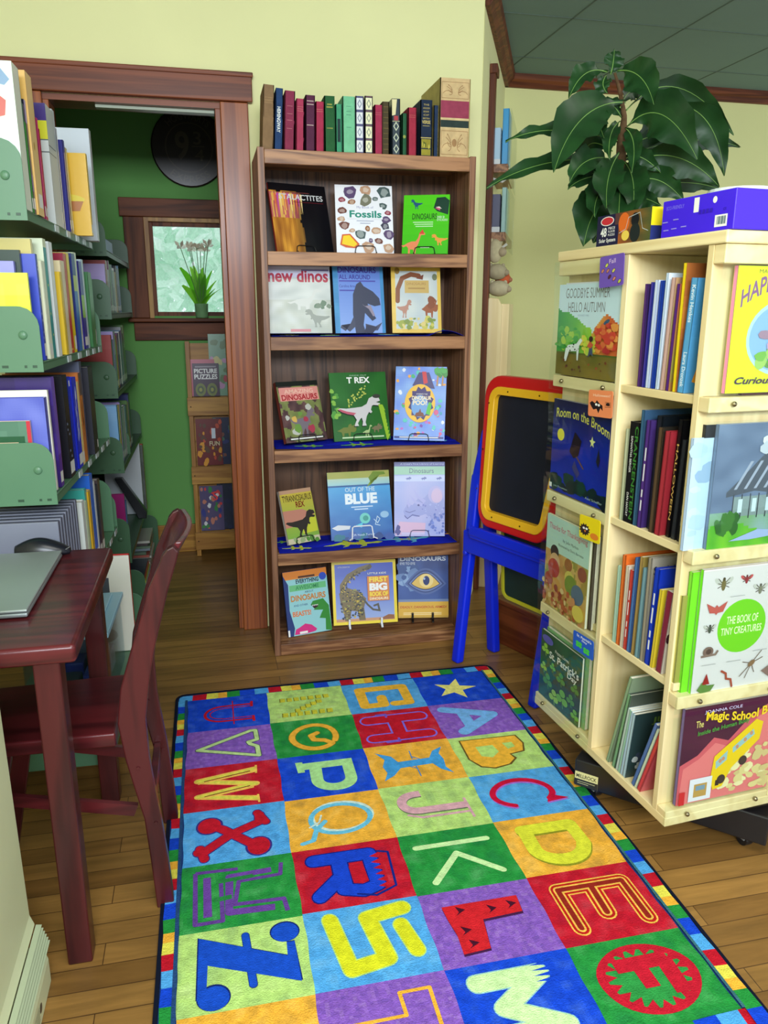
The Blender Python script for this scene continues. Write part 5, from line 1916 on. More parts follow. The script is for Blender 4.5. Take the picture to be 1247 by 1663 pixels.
# books on the open shelves, spines outwards
TB = {
 0: [  # u start (near), thickness, height, depth, cover, spine colour, art, lean, label
  (.024, .010, .14, .17, (104, 24, 32), (104, 24, 32), 'deep', 0, 'short dark red book nearest the corner on the top tower shelf'),
  (.114, .010, .262, .22, (190, 150, 50), (236, 208, 30), spread([(190, 120, 50), (120, 60, 40), (60, 50, 40)], 3), 0, 'yellow-spined leafy book behind the blue squirrel book, top tower shelf'),
  (.088, .020, .232, .20, (70, 140, 190), (90, 160, 206), 'squirrel', 3, 'blue book with a dark squirrel and oak leaves on the top tower shelf'),
  (.136, .010, .222, .18, (190, 90, 60), (84, 40, 120), spread([(190, 90, 60), (110, 150, 60), (206, 120, 70)], 5), 2, 'orange floral book with a purple spine on the top tower shelf'),
  (.152, .014, .235, .18, (206, 150, 140), (206, 170, 160), spread([(226, 140, 120), (90, 140, 70), (226, 220, 210)], 6), 2, 'tall floral book with pink roses on the top tower shelf'),
  (.174, .007, .245, .19, (210, 226, 240), (200, 220, 240), None, 1, 'thin pale blue book in the middle of the top tower shelf'),
  (.190, .008, .230, .19, (30, 60, 150), (40, 70, 170), None, 1, 'thin royal blue book on the top tower shelf'),
  (.206, .010, .232, .19, (200, 214, 240), (206, 220, 244), None, 1, 'white-blue picture book on the top tower shelf'),
  (.222, .008, .228, .19, (40, 50, 140), (70, 60, 160), None, 1, 'violet-blue thin book on the top tower shelf'),
  (.238, .008, .225, .19, (60, 40, 90), (90, 50, 120), None, 0, 'dark purple thin book farthest along the top tower shelf'),
 ],
 1: [
  (.024, .012, .262, .20, (20, 24, 28), (20, 24, 28), None, 0, 'black book nearest the corner on the second tower shelf'),
  (.042, .014, .255, .20, (60, 110, 60), (110, 170, 70), 'bars', 0, 'green and white spined book on the second tower shelf'),
  (.062, .016, .228, .20, (24, 24, 26), (24, 24, 28), 'bars', 1, 'black book with faint grey lettering on the second tower shelf'),
  (.084, .014, .222, .20, (30, 30, 34), (40, 44, 50), None, 2, 'slate black book on the second tower shelf'),
  (.104, .012, .262, .20, (16, 16, 18), (16, 16, 18), 'vg:HALLOWEEN', 2, 'black book with gold spine lettering on the second tower shelf'),
  (.124, .016, .235, .18, (150, 40, 50), (170, 50, 60), None, 2, 'dark red framed book on the second tower shelf'),
  (.146, .014, .240, .18, (40, 36, 30), (90, 70, 50), None, 1, 'brown leopard-patterned book on the second tower shelf'),
  (.166, .018, .262, .20, (18, 24, 30), (26, 30, 36), None, 1, 'tall black book with a white shelf label on the second tower shelf'),
  (.190, .014, .250, .19, (60, 40, 100), (84, 50, 130), 'bars', 1, 'purple spined book on the second tower shelf'),
  (.210, .010, .270, .19, (50, 80, 110), (60, 100, 130), None, 0, 'tall steel blue book at the back of the second tower shelf'),
  (.224, .034, .240, .20, (20, 20, 20), (20, 20, 22), 'frank', 0, 'black book with big green spine letters on the second tower shelf'),
  (.262, .012, .220, .19, (180, 190, 150), (200, 206, 170), None, 0, 'cream-edged thin book farthest along the second tower shelf'),
 ],
 2: [
  (.026, .012, .205, .16, (150, 150, 70), (180, 176, 90), None, 0, 'olive thin book nearest the corner on the third tower shelf'),
  (.070, .020, .200, .17, (226, 220, 206), (130, 40, 60), 'goodnight', 4, 'cream book with dark lettering and maroon leaves on the third tower shelf'),
  (.104, .008, .195, .17, (214, 190, 50), (220, 196, 60), None, 3, 'mustard thin book on the third tower shelf'),
  (.116, .016, .238, .20, (20, 50, 170), (24, 60, 190), 'bars', 2, 'royal blue book with white spine marks on the third tower shelf'),
  (.138, .012, .255, .20, (150, 144, 130), (160, 150, 130), 'sarah', 0, 'grey book whose cover shows an author name, third tower shelf'),
  (.156, .014, .225, .19, (110, 150, 160), (120, 160, 170), None, 1, 'dull teal book on the third tower shelf'),
  (.174, .010, .248, .19, (140, 120, 60), (170, 140, 80), None, 1, 'tan book with a gold seal on the third tower shelf'),
  (.190, .012, .240, .19, (60, 90, 150), (80, 120, 180), None, 1, 'mid blue tall book on the third tower shelf'),
  (.206, .010, .205, .19, (190, 60, 50), (206, 70, 60), 'bars', 1, 'red spined book on the third tower shelf'),
  (.220, .010, .210, .19, (214, 200, 180), (220, 206, 180), None, 0, 'beige thin book on the third tower shelf'),
  (.234, .012, .232, .18, (230, 110, 40), (236, 120, 50), None, 0, 'bright orange book on the third tower shelf'),
  (.252, .010, .200, .18, (170, 210, 180), (180, 214, 190), None, 0, 'pale green book farthest along the third tower shelf'),
 ],
 3: [
  (.104, .012, .200, .17, (206, 90, 100), (214, 60, 50), 'pinkbook', 18, 'pink book with red top leaning at the front of the lowest tower shelf'),
  (.118, .008, .200, .17, (220, 230, 210), (206, 220, 190), None, 18, 'thin pale green leaning book on the lowest tower shelf'),
  (.128, .010, .210, .17, (90, 120, 170), (80, 110, 170), None, 18, 'slate blue leaning book on the lowest tower shelf'),
  (.164, .010, .185, .17, (40, 60, 60), (170, 200, 210), 'junie', 6, 'thin dark magazine with green lettering on the lowest tower shelf'),
  (.176, .008, .185, .17, (210, 220, 220), (170, 200, 220), None, 7, 'thin pale blue booklet on the lowest tower shelf'),
  (.186, .008, .188, .17, (210, 220, 220), (150, 200, 170), None, 8, 'thin pale green booklet on the lowest tower shelf'),
  (.196, .008, .190, .17, (210, 220, 220), (190, 210, 200), None, 9, 'thin grey-green booklet on the lowest tower shelf'),
  (.208, .012, .225, .19, (70, 80, 70), (120, 170, 120), None, 10, 'taller dark booklet with a green edge on the lowest tower shelf'),
  (.236, .010, .275, .20, (130, 150, 120), (140, 170, 130), None, 14, 'tall sage green book slanting at the back of the lowest tower shelf'),
 ],
}


def art_squirrel(a):
    squeeze(a, .46)
    a.grid(lambda x, y: mix((90, 160, 206), (60, 130, 180), ns(x, y, 2)), 8, 10)
    a.poly([(.40, 1), (.48, .80), (.62, .60), (.60, .36), (.62, .10), (.70, .10), (.72, .36), (.76, .60), (.96, .52), (1, .6), (1, 1)], (34, 40, 50))
    a.ell(.72, .80, .20, .14, (50, 56, 66))
    a.poly([(.24, .34), (.34, .46), (.46, .46), (.50, .36), (.40, .28)], (170, 50, 40))
    a.poly([(.18, .10), (.30, .26), (.44, .28), (.48, .18), (.34, .08)], (226, 150, 40))
    a.poly([(.66, .12), (.74, .32), (.90, .34), (.90, .16)], (180, 50, 50))


def art_goodnight(a):
    squeeze(a, .62)
    a.grid(lambda x, y: mix((222, 214, 200), (206, 196, 180), ns(x, y, 3)), 8, 8)
    a.blobs(16, (.0, .30, .6, .98), (.04, .07), [(130, 30, 60), (60, 30, 40), (170, 50, 60)], 4)
    a.text('GOODBYE', .34, .66, 1.1, .80, (30, 30, 34), 0)
    a.text('HELLO', .52, .48, 1.0, .60, (30, 30, 34), 0)
    a.blobs(14, (.05, .05, .95, .30), (.03, .06), [(150, 100, 70), (190, 60, 60)], 5)


for si, rows in TB.items():
    for (u0, t, h, dep, col, sc_, art, lean, label) in rows:
        fr_art, sp_art = None, None
        if callable(art):
            fr_art = art
        elif art == 'squirrel':
            fr_art = art_squirrel
            sp_art = lambda a: a.vtext('Kevin Henkes', .25, .62, .80, .94, (230, 240, 244), .01) or a.vtext('Laura Dronzek', .25, .05, .80, .36, (230, 240, 244), .01)
        elif art == 'bars':
            bc = (150, 156, 150) if sum(col) < 100 else (226, 228, 226)
            sp_art = lambda a, bc=bc: [a.rect(.34, y_, .66, y_ + h_, bc) for (y_, h_) in ((.16, .10), (.29, .07), (.44, .16), (.63, .12))]
        elif art == 'goodnight':
            fr_art = art_goodnight
        elif art == 'sarah':
            fr_art = lambda a: a.text('Sarah Morton', .04, .84, .62, .92, (30, 30, 34), 0.01)
        elif art == 'frank':
            sp_art = lambda a: a.vtext('CRANKENSTEIN', .58, .04, .95, .96, (60, 130, 50), .02) or a.vtext('SAMANTHA BERGER', .20, .50, .42, .86, WHITE) or a.vtext('DAN SANTAT', .20, .06, .42, .30, WHITE)
        elif art == 'pinkbook':
            fr_art = lambda a: (a.rect(0, .93, 1, 1, (214, 50, 40)), a.poly(place(TREX, .3, .3, .9, .8), (60, 40, 40)), a.ell(.3, .22, .10, .08, (110, 160, 60)))
        elif art == 'junie':
            fr_art = lambda a: (a.text('JUNE', .30, .80, .85, .92, (110, 140, 60), .02), a.blobs(10, (.1, .1, .5, .6), (.05, .09), [(190, 200, 200), (60, 70, 90)], 4))
        elif art and art != 'deep' and art[:2] in ('vt', 'vg'):
            cc = (206, 170, 90) if art[1] == 'g' else ((150, 156, 150) if sum(col) < 100 else WHITE)
            sp_art = lambda a, s=art[3:], cc=cc: a.vtext(s, .22, .15, .78, .80, cc, .01)
        m = frame(TP(u0, .006 + (.09 if art == 'deep' else 0) + (.012 if si == 1 and 'black' in label and art != 'frank' else 0), SZ[si] + .0008), EV, EU, (0, 0, 1))
        if lean:
            m = m @ Matrix.Rotation(rad(lean), 4, 'X')
        make_book('shelved_book', label, 'book', m, dep, h - .003, t, col, front=fr_art, spine=sp_art, soft=t < .012, spinecol=sc_, group='books on the open shelves of the book tower')

# boxes on the tower
ZT = TZ1 + .0005
pz = thing('puzzle_box', 'low cardboard puzzle box with planets and a big 48 on top of the tower', 'box', mtx=frame(TP(.452, .006, ZT), -EU, EV, (0, 0, 1)))
mb = MB()
mb.box(0, 0, 0, .208, .17, .068, (40, 50, 70))
def f_pz(a):
    def f(x, y):
        if x < .42:
            return (30, 32, 66) if y < .62 or x < .36 else (90, 60, 60)
        return mix(mix((60, 50, 40), (214, 110, 40), ns(x, y, 4, 3)), (60, 90, 50), max(0, (x - .6) * 2))
    a.grid(f, 40, 14)
    a.ell(.52, .66, .10, .32, (226, 110, 40))
    a.ell(.72, .70, .07, .22, (20, 26, 30))
    a.ell(.73, .30, .09, .30, (30, 40, 40))
    a.ell(.56, .25, .07, .16, (240, 210, 90))
    a.stroke([(.44, .35), (.56, .45), (.60, .80), (.80, .90), (.86, .4), (.96, .3)], .02, (190, 200, 200), 3)
    a.ell(.20, .80, .13, .15, WHITE)
    a.ell(.20, .80, .115, .125, (206, 50, 60))
    a.text('48', .08, .30, .20, .60, WHITE, 0.03)
    a.text('PIECE', .23, .52, .36, .60, WHITE, .01)
    a.text('FLOOR', .23, .42, .36, .49, WHITE, .01)
    a.text('PUZZLE', .23, .31, .36, .38, WHITE, .01)
    a.text('Solar System', .06, .08, .38, .24, WHITE, .02)
f_pz(Art(mb, lambda s_, t_, k: (s_ * .208, -k, t_ * .068)))
ra = Art(mb, lambda s_, t_, k: (.208 + k, s_ * .17, t_ * .068))
ra.rect(0, .45, 1, 1, (236, 214, 30))
ra.rect(0, 0, 1, .45, (40, 50, 110))
mb.build('lid', M_PRINT, pz, bevel=.001)

pb = thing('cardboard_box', 'long violet-blue cardboard box with a barcode lying on top of the tower', 'box', mtx=frame(TP(.205, .004, ZT), -EU, EV, (0, 0, 1)))
mb = MB()
mb.box(0, 0, 0, .212, .33, .072, (66, 34, 226))
a = Art(mb, lambda s_, t_, k: (s_ * .212, -k, t_ * .072))
a.text('ECO-FRIENDLY', .06, .74, .32, .84, (120, 110, 230), .01)
a.rect(.46, .56, .53, .94, WHITE)
a.ell(.74, .80, .028, .085, WHITE)
a.rect(.76, .10, .92, .40, WHITE)
for i in range(9):
    a.rect(.785 + i * .013, .16, .791 + i * .013 + .003 * (i % 3), .36, (80, 110, 120))
a.text('CE', .86, .50, .90, .56, (40, 20, 150))
for (x, y) in ((.04, .18), (.16, .20), (.30, .22), (.02, .40), (.18, .44)):
    a.rect(x, y, x + .08, y + .03, (150, 140, 230))
for i in range(4):
    a.rect(.54 + .05 * i, .50, .575 + .05 * i, .60, (50, 24, 180))
mb.build('lid', M_PRINT, pb, bevel=.0015)

tb = thing('plastic_tub', 'round translucent plastic tub with a white lid behind the violet box', 'tub', mtx=frame(TP(.44, .40, ZT), EV, EU, (0, 0, 1)))
mb = MB()
mb.lathe([(.06, 0), (.068, .008), (.075, .125)], (0, 0, 0), (190, 220, 214), 28)
mb.build('body', M_PLASTIC, tb, smooth=False)
mb = MB()
mb.lathe([(.079, .1255), (.081, .134), (.076, .144)], (0, 0, 0), (236, 244, 242), 28)
mb.build('lid', M_PLASTIC, tb)

# ================================================================== GREEN STEEL SHELVING
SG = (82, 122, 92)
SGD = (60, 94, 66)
UA = rad(1.5)
U1 = frame((-0.572, -0.75, 0), (math.cos(UA), -math.sin(UA), 0), (math.sin(UA), math.cos(UA), 0), (0, 0, 1))   # x out of the front, y along it
U2 = frame((-0.535, 0.425, 0), (1, 0, 0), (0, 1, 0), (0, 0, 1))
UL, UD = 0.915, 0.245


def plate(mb, y, z0, h, d, r, col, x0=None, t=.0025, back=.25):
    """rounded-corner bracket plate standing across the shelf"""
    x0 = -back if x0 is None else x0
    pts = [(x0, z0), (d, z0), (d, z0 + h - r)] + [(d - r + r * math.cos(rad(a)), z0 + h - r + r * math.sin(rad(a))) for a in (20, 40, 60, 80, 90)] + [(x0, z0 + h)]
    mb.prism(pts, y, y + t, lambda u, v, w_: Vector((u, w_, v)), col)


def shelving(m, label, levels, base_out, col, ulen=UL):
    t = thing('steel_shelving', label, 'shelving', mtx=m)
    for y in (0.03, ulen - .05):
        mb = MB()
        mb.box(-.30, y, 0.0, -.262, y + .03, 1.72, col)
        mb.build('post', M_PAINT, t, bevel=.002)
    for k, (z, ph) in enumerate(levels):
        bo = base_out if k == len(levels) - 1 else 0.0
        mb = MB()
        mb.box(-.26, .003, z - .004, bo, ulen - .003, z, col)
        mb.box(bo - .004, .003, z - .020, bo, ulen - .003, z + .002, col)
        mb.build('shelf', M_PAINT, t, bevel=.001)
        for y in (0.0, ulen - .0025):
            mb = MB()
            plate(mb, y, z - .022, ph, bo + .0015, .045, col)
            if bo == 0 and y == 0:
                mb.ball((-.036, -.001, z + ph * .42), .010, .005, .010, col, 10)
                for (px, pw) in ((-.012, .010), (-.034, .006), (-.075, .014)):
                    mb.box(px - pw, -.0006, z - .012, px, 0, z - .006, (40, 70, 50))
            mb.build('end_plate', M_PAINT, t, bevel=.0008)
        if k < len(levels) - 1 and m is U1:
            for y in (.30, .46, .60, .72, .84):
                mb = MB()
                mb.box(.0005, y, z - .018, .0022, y + .05, z - .001, (190, 200, 200))
                mb.build('label_holder', M_PRINT, t)
    return t


shelving(U1, 'pale green steel bookshelf behind the maroon table, nearest to the camera', [(1.487, .170), (1.150, .150), (.828, .155), (.500, .150), (.100, .160)], .072, SG)
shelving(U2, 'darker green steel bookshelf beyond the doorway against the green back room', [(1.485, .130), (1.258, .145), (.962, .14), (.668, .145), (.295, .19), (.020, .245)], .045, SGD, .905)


def u1_book(y0, t, z, h, dep, out, col, label, spine=None, near=None, sc=None, grp='books on the near green shelving', base=U1, lean=0, far=None):
    """spine faces out of the shelving front; 'near' is the cover seen from the camera side"""
    p = base @ Vector((out, y0 + t, z + .0025))
    X, Y = base.col[0].xyz, base.col[1].xyz
    m = frame(p, -X, -Y, (0, 0, 1))
    if lean:
        m = m @ Matrix.Rotation(rad(lean), 4, 'X')
    return make_book('shelved_book', label, 'book', m, dep, h, t - .001, col, back=near, front=far, spine=spine, soft=t < .014, spinecol=sc, group=grp)


def lab(a):      # white call-number label at the foot of the spine
    a.rect(.05, .04, .95, .16, (226, 228, 222))


def two(c1, y0=.5, c2=None):
    def f(a):
        a.rect(0, y0, 1, 1, c1)
        a.rect(.05, .04, .95, .14, (226, 228, 222))
        if c2:
            a.rect(0, .2, 1, .35, c2)
    return f


def dots(c, n=12, seed=1):
    def f(a):
        rnd = random.Random(seed)
        for _ in range(n):
            a.ell(rnd.uniform(.2, .8), rnd.uniform(.15, .9), .12, .014, c, 8)
        lab(a)
    return f


def near_bug(a):
    a.grid(lambda x, y: (206, 226, 206), 2, 2)
    a.poly([(.80, .86), (.90, .95), (.97, .88), (.92, .84)], (120, 150, 180))
    a.poly([(.74, .70), (.82, .80), (.92, .74), (.90, .64), (.80, .62)], (190, 90, 80))
    a.stroke([(.78, .62), (.76, .52)], .012, (60, 60, 60), .8)
    a.ell(.86, .40, .10, .03, (140, 150, 190))


def near_plain(c1, c2=None):
    def f(a):
        a.grid(lambda x, y: mix(c1, c2 or c1, ns(x, y, 3)), 8, 8)
    return f


def near_catalog(a):
    a.grid(lambda x, y: (196, 204, 200), 2, 2)
    a.rect(.5, .86, 1, 1, (60, 40, 120))
    a.rect(.5, .70, 1, .86, (206, 206, 40))
    a.rect(0, .60, 1, .61, (90, 100, 100))
    a.rect(0, .70, 1, .71, (90, 100, 100))


def near_yellowduck(a):
    a.grid(lambda x, y: (226, 180, 40), 2, 2)
    a.ell(.6, .44, .34, .07, (226, 206, 60))
    a.poly([(.28, .42), (.92, .42), (.86, .30), (.40, .28)], (176, 110, 50))
    a.rect(.2, .06, .7, .17, (196, 200, 196))
    for i in range(6):
        a.rect(.28 + i * .06, .08, .31 + i * .06, .15, (90, 100, 100))


def near_christmas(a):
    a.grid(lambda x, y: mix((110, 150, 130), (60, 100, 80), ns(x, y, 4)), 8, 8)
    a.rect(.30, .0, .93, .80, (20, 80, 50))
    a.rect(.34, .0, .86, .72, (232, 196, 164))
    a.text('Christmas', .42, .50, .80, .60, (120, 70, 60))
    a.text('Treasury', .46, .36, .81, .46, (120, 70, 60))
    a.text('Tulende', .56, .27, .74, .32, (60, 50, 40))
    a.rect(.96, 0, 1, 1, (190, 40, 60))


def near_night(a):
    a.grid(lambda x, y: mix((60, 70, 170), (120, 130, 210), ns(x, y, 4, 3)), 36, 40)


z1_, z2_, z3_, z4_ = 1.487, 1.150, .828, .500
rowA = [  # y, t, h, depth, out, colour, spine colour, spine art, near art, label
    (.006, .060, .300, .235, .004, (206, 226, 206), (226, 234, 214), None, near_bug, 'big white picture book with small creatures at the near end of the top green shelf'),
    (.070, .016, .232, .20, .004, (20, 110, 60), (30, 170, 60), two((50, 60, 90), .84), None, 'green-spined book right behind the big white one, top green shelf'),
    (.088, .018, .245, .20, .004, (14, 20, 40), (16, 20, 44), two((130, 120, 190), .80, (60, 50, 130)), None, 'black and violet spined book on the top green shelf'),
    (.110, .064, .310, .22, .008, (226, 180, 110), (240, 206, 140), lambda a: (a.rect(.3, .06, .9, .16, WHITE), a.ell(.4, .5, .1, .03, (190, 150, 60))), near_plain((220, 176, 90), (206, 160, 80)), 'very thick apricot book towering over the top green shelf'),
    (.178, .016, .300, .18, -.03, (60, 44, 36), (60, 40, 34), None, None, 'dark brown thin book hidden behind the apricot one'),
    (.225, .016, .236, .20, .000, (190, 40, 110), (214, 50, 120), two((226, 70, 130), .2), None, 'hot pink spined book on the top green shelf'),
    (.244, .010, .215, .20, .000, (200, 60, 60), (206, 90, 90), two((170, 40, 60), .5), None, 'thin red and white spined book beside the hot pink one'),
    (.330, .090, .292, .215, .004, (196, 204, 200), (210, 216, 208), lambda a: (a.rect(0, .66, 1, .668, (90, 100, 100)), a.rect(0, .60, 1, .608, (90, 100, 100))), near_catalog, 'fat pale grey catalogue with violet and lime corner on the top green shelf'),
    (.424, .030, .300, .20, .002, (206, 214, 214), (200, 212, 216), two((216, 222, 222), .8), None, 'pale grey-blue book behind the fat catalogue on the top green shelf'),
    (.470, .014, .262, .20, .000, (26, 40, 110), (30, 46, 130), two((230, 232, 230), .0), None, 'thin navy and white book on the top green shelf'),
    (.650, .026, .232, .21, .045, (226, 180, 40), (232, 190, 50), two((240, 210, 110), .0), near_yellowduck, 'yellow book with a brown bowl drawing sticking out of the top green shelf'),
    (.560, .020, .250, .20, .000, (50, 50, 140), (54, 50, 150), two((60, 60, 150), .3), None, 'violet-blue book right of the yellow bowl book, top green shelf'),
    (.590, .022, .235, .20, .000, (214, 190, 110), (222, 206, 130), lab, None, 'pale yellow spined book on the top green shelf'),
    (.830, .040, .335, .225, .034, (206, 212, 216), (226, 230, 230), None, near_plain((196, 204, 212), (180, 190, 200)), 'tall white book at the far end of the top green shelf'),
    (.876, .016, .290, .20, .030, (170, 170, 110), (190, 190, 130), None, None, 'olive-edged thin book at the very end of the top green shelf'),
]
rowB = [
    (.006, .012, .200, .215, -.010, (206, 222, 30), (214, 226, 60), None, near_plain((196, 214, 10), (226, 232, 110)), 'acid yellow-green book at the near end of the second green shelf'),
    (.020, .018, .226, .215, -.040, (130, 130, 206), (120, 120, 200), None, near_plain((140, 140, 214)), 'lavender book behind the acid yellow one, second green shelf'),
    (.040, .016, .252, .215, -.030, (30, 60, 50), (30, 56, 48), None, near_plain((26, 50, 44)), 'dark bottle green book on the second green shelf'),
    (.058, .020, .245, .20, .000, (40, 60, 160), (46, 66, 170), dots((200, 210, 230), 8, 2), near_plain((50, 70, 180)), 'royal blue speckled spine on the second green shelf'),
    (.080, .020, .280, .215, -.012, (190, 180, 110), (206, 196, 120), None, near_plain((190, 176, 100)), 'tall khaki yellow book on the second green shelf'),
    (.102, .030, .232, .20, .004, (222, 226, 196), (226, 230, 206), lab, None, 'cream spined book left of the teal starry one'),
    (.134, .034, .286, .205, .004, (40, 140, 140), (50, 150, 150), lambda a: (a.rect(0, .93, 1, 1, (214, 220, 180)), a.ell(.55, .62, .14, .012, (190, 210, 90)), a.ell(.45, .38, .12, .012, (210, 220, 120)), a.ell(.6, .2, .12, .012, (210, 220, 120))), near_plain((190, 200, 170)), 'teal starry spined book on the second green shelf'),
    (.170, .014, .262, .20, .000, (206, 214, 214), (220, 226, 224), lab, None, 'thin white spine behind the teal starry book'),
    (.200, .042, .284, .205, .004, (226, 228, 226), (232, 234, 230), None, near_plain((206, 212, 210)), 'thick white spined book in the middle of the second green shelf'),
    (.300, .024, .216, .20, .006, (226, 190, 50), (232, 200, 60), None, None, 'golden yellow short book left of the scalloped cream one'),
    (.326, .044, .246, .205, .006, (226, 212, 170), (232, 214, 176), lambda a: a.blobs(16, (.6, .1, 1, .95), (.03, .05), [(214, 190, 150)], 3), None, 'cream scalloped-edge book on the second green shelf'),
    (.372, .044, .268, .205, .004, (170, 30, 50), (196, 36, 40), lambda a: (a.rect(.7, 0, .8, .95, (226, 70, 60)), a.rect(.2, .03, .7, .05, (230, 180, 60))), near_plain((150, 30, 60)), 'bright red spined book on the second green shelf'),
    (.420, .040, .272, .205, .004, (226, 196, 20), (240, 214, 20), lambda a: a.rect(.4, .03, .95, .17, WHITE), None, 'bright yellow spined book right of the red one'),
    (.464, .020, .262, .20, .000, (30, 60, 120), (36, 66, 130), dots((190, 200, 190), 6, 4), None, 'dark blue spotted spine right of the bright yellow book'),
    (.500, .050, .276, .205, .004, (30, 100, 180), (36, 110, 190), lambda a: (a.rect(0, .78, 1, 1, (26, 50, 130)), a.rect(0, .62, 1, .78, (190, 206, 90))), near_plain((26, 40, 110)), 'mid blue book with lime spine block on the second green shelf'),
    (.552, .036, .282, .20, .002, (206, 216, 180), (214, 222, 190), lab, None, 'pale cream-green spine right of the mid blue book'),
    (.630, .050, .262, .205, .000, (60, 50, 150), (60, 50, 160), lambda a: (a.rect(0, .36, 1, .62, (150, 200, 30)), a.rect(0, .04, 1, .14, WHITE)), None, 'violet spine with a lime band on the second green shelf'),
    (.684, .028, .270, .20, .000, (190, 210, 220), (200, 216, 226), lab, None, 'pale blue-white spine right of the violet banded one'),
    (.760, .060, .236, .205, .004, (60, 120, 70), (76, 140, 80), lambda a: a.rect(.7, 0, .78, 1, (120, 180, 120)), None, 'grass green spined book near the end of the second green shelf'),
    (.830, .030, .220, .20, .000, (60, 130, 80), (70, 140, 84), lambda a: a.rect(.2, .03, .9, .25, WHITE), None, 'green spined book with a long white label, end of second green shelf'),
]
rowC = [
    (.006, .012, .182, .215, -.040, (226, 190, 160), (200, 170, 150), None, near_christmas, 'green-framed book with a peach title label on the third green shelf'),
    (.020, .030, .235, .225, -.006, (60, 70, 170), (50, 60, 170), None, near_night, 'blue cloudy book behind the peach-labelled one, third green shelf'),
    (.052, .016, .250, .220, -.004, (226, 226, 206), (230, 230, 214), None, near_plain((232, 230, 214)), 'ivory white book on the third green shelf'),
    (.070, .014, .245, .220, -.008, (214, 218, 200), (220, 222, 206), None, near_plain((222, 222, 200)), 'off-white thinner book on the third green shelf'),
    (.088, .034, .278, .225, .000, (50, 20, 110), (90, 50, 150), two((110, 80, 180), .3), near_plain((30, 10, 60), (70, 40, 150)), 'deep purple book on the third green shelf'),
    (.126, .018, .272, .215, -.004, (190, 120, 140), (190, 130, 150), None, None, 'dusty pink thin spine beside the deep purple book'),
    (.200, .060, .272, .215, .004, (14, 16, 30), (14, 16, 34), dots((120, 130, 160), 5, 7), near_plain((16, 16, 24)), 'thick black speckled spine on the third green shelf'),
    (.300, .020, .262, .205, .000, (30, 40, 160), (30, 50, 190), lambda a: a.rect(.1, .9, .9, .96, WHITE), near_plain((26, 40, 130)), 'thin cobalt spine with a white tip on the third green shelf'),
    (.330, .056, .256, .205, .004, (26, 40, 180), (24, 44, 206), lambda a: (a.blobs(14, (.3, .25, .8, .9), (.05, .09), [(206, 214, 240)], 3), lab(a)), None, 'vivid blue spine with white letters on the third green shelf'),
    (.390, .030, .240, .205, .004, (232, 206, 130), (236, 212, 140), lab, None, 'cream yellow spine right of the vivid blue one'),
    (.430, .040, .262, .205, .004, (190, 110, 50), (206, 120, 50), lambda a: (a.rect(0, .75, 1, 1, (90, 70, 70)), a.blobs(9, (.3, .3, .6, .75), (.05, .08), [(60, 30, 20)], 5)), None, 'burnt orange spine with dark top on the third green shelf'),
    (.480, .036, .292, .205, .000, (60, 66, 90), (70, 76, 100), None, near_plain((90, 96, 120)), 'tall slate grey book on the third green shelf'),
    (.560, .080, .270, .205, .010, (24, 26, 34), (26, 28, 36), lambda a: a.rect(.75, .05, .95, .14, WHITE), near_plain((40, 40, 50)), 'thick black book near the end of the third green shelf'),
]
for z, rows in ((z1_, rowA), (z2_, rowB), (z3_, rowC)):
    for (y, t, h, dep, out, col, sc, sp, nr, label) in rows:
        u1_book(y, t, z, h, dep, out - .004, col, label, spine=sp, near=nr, sc=sc)
# fourth shelf: slim grey laptops standing in a row, then a few books
for i in range(8):
    p = U1 @ Vector((-.006, .012 + i * .033, z4_ + .001))
    lt = thing('stored_laptop', 'slim grey laptop standing on edge in the row behind the table mouse', 'laptop', group='grey laptops stored on edge on the shelf', mtx=frame(p, U1.col[0].xyz, U1.col[1].xyz, (0, 0, 1)))
    for q, (a_, b_) in enumerate(((0, .0095), (.0105, .020))):
        mb = MB()
        mb.box(-.225, a_, .0005, 0, b_, .258, (120, 124, 140) if q == 0 else (66, 68, 84))
        mb.build('screen_lid' if q == 0 else 'keyboard_base', M_PAINT, lt, bevel=.002)
for (y, t, h, out, col, sc, label) in [
    (.300, .040, .236, .004, (206, 212, 206), (216, 220, 212), 'white spine right of the grey laptops'),
    (.345, .030, .225, .004, (206, 222, 190), (214, 228, 190), 'pale lime spine on the laptop shelf'),
    (.378, .030, .255, .000, (60, 160, 150), (80, 170, 160), 'turquoise book on the laptop shelf'),
    (.412, .036, .242, .004, (206, 160, 40), (214, 170, 50), 'ochre spine on the laptop shelf'),
    (.452, .050, .282, .004, (40, 100, 200), (60, 110, 214), 'taller cornflower blue book on the laptop shelf'),
    (.508, .026, .250, .004, (200, 206, 206), (214, 220, 222), 'thin white spine right of the cornflower blue book'),
    (.540, .036, .230, .004, (30, 34, 60), (36, 40, 70), 'midnight blue spine on the laptop shelf'),
    (.585, .040, .240, .004, (70, 60, 60), (80, 64, 60), 'brown-grey spine at the end of the laptop shelf')]:
    u1_book(y, t, z4_, h, .205, out - .004, col, label, spine=lab, sc=sc, near=near_plain(col))


def near_circles(a):
    a.grid(lambda x, y: (232, 230, 214), 2, 2)
    a.rect(0, .0, .06, 1, (200, 36, 40))
    a.rect(.2, .62, .7, .78, (80, 84, 90))
    a.ell(.45, .42, .32, .10, (60, 56, 80))
    a.ell(.5, .18, .26, .09, (50, 50, 56))


u1_book(.690, .024, .100, .352, .24, .062, (200, 36, 40), 'large red and white book standing on the low base shelf beside the table leg', near=near_circles, sc=(206, 36, 40), spine=lambda a: a.rect(.1, .0, .9, .80, (226, 60, 50)))
u1_book(.735, .020, .100, .270, .20, .030, (226, 224, 206), 'cream book behind the large red and white one on the base shelf', near=near_plain((232, 230, 212)))

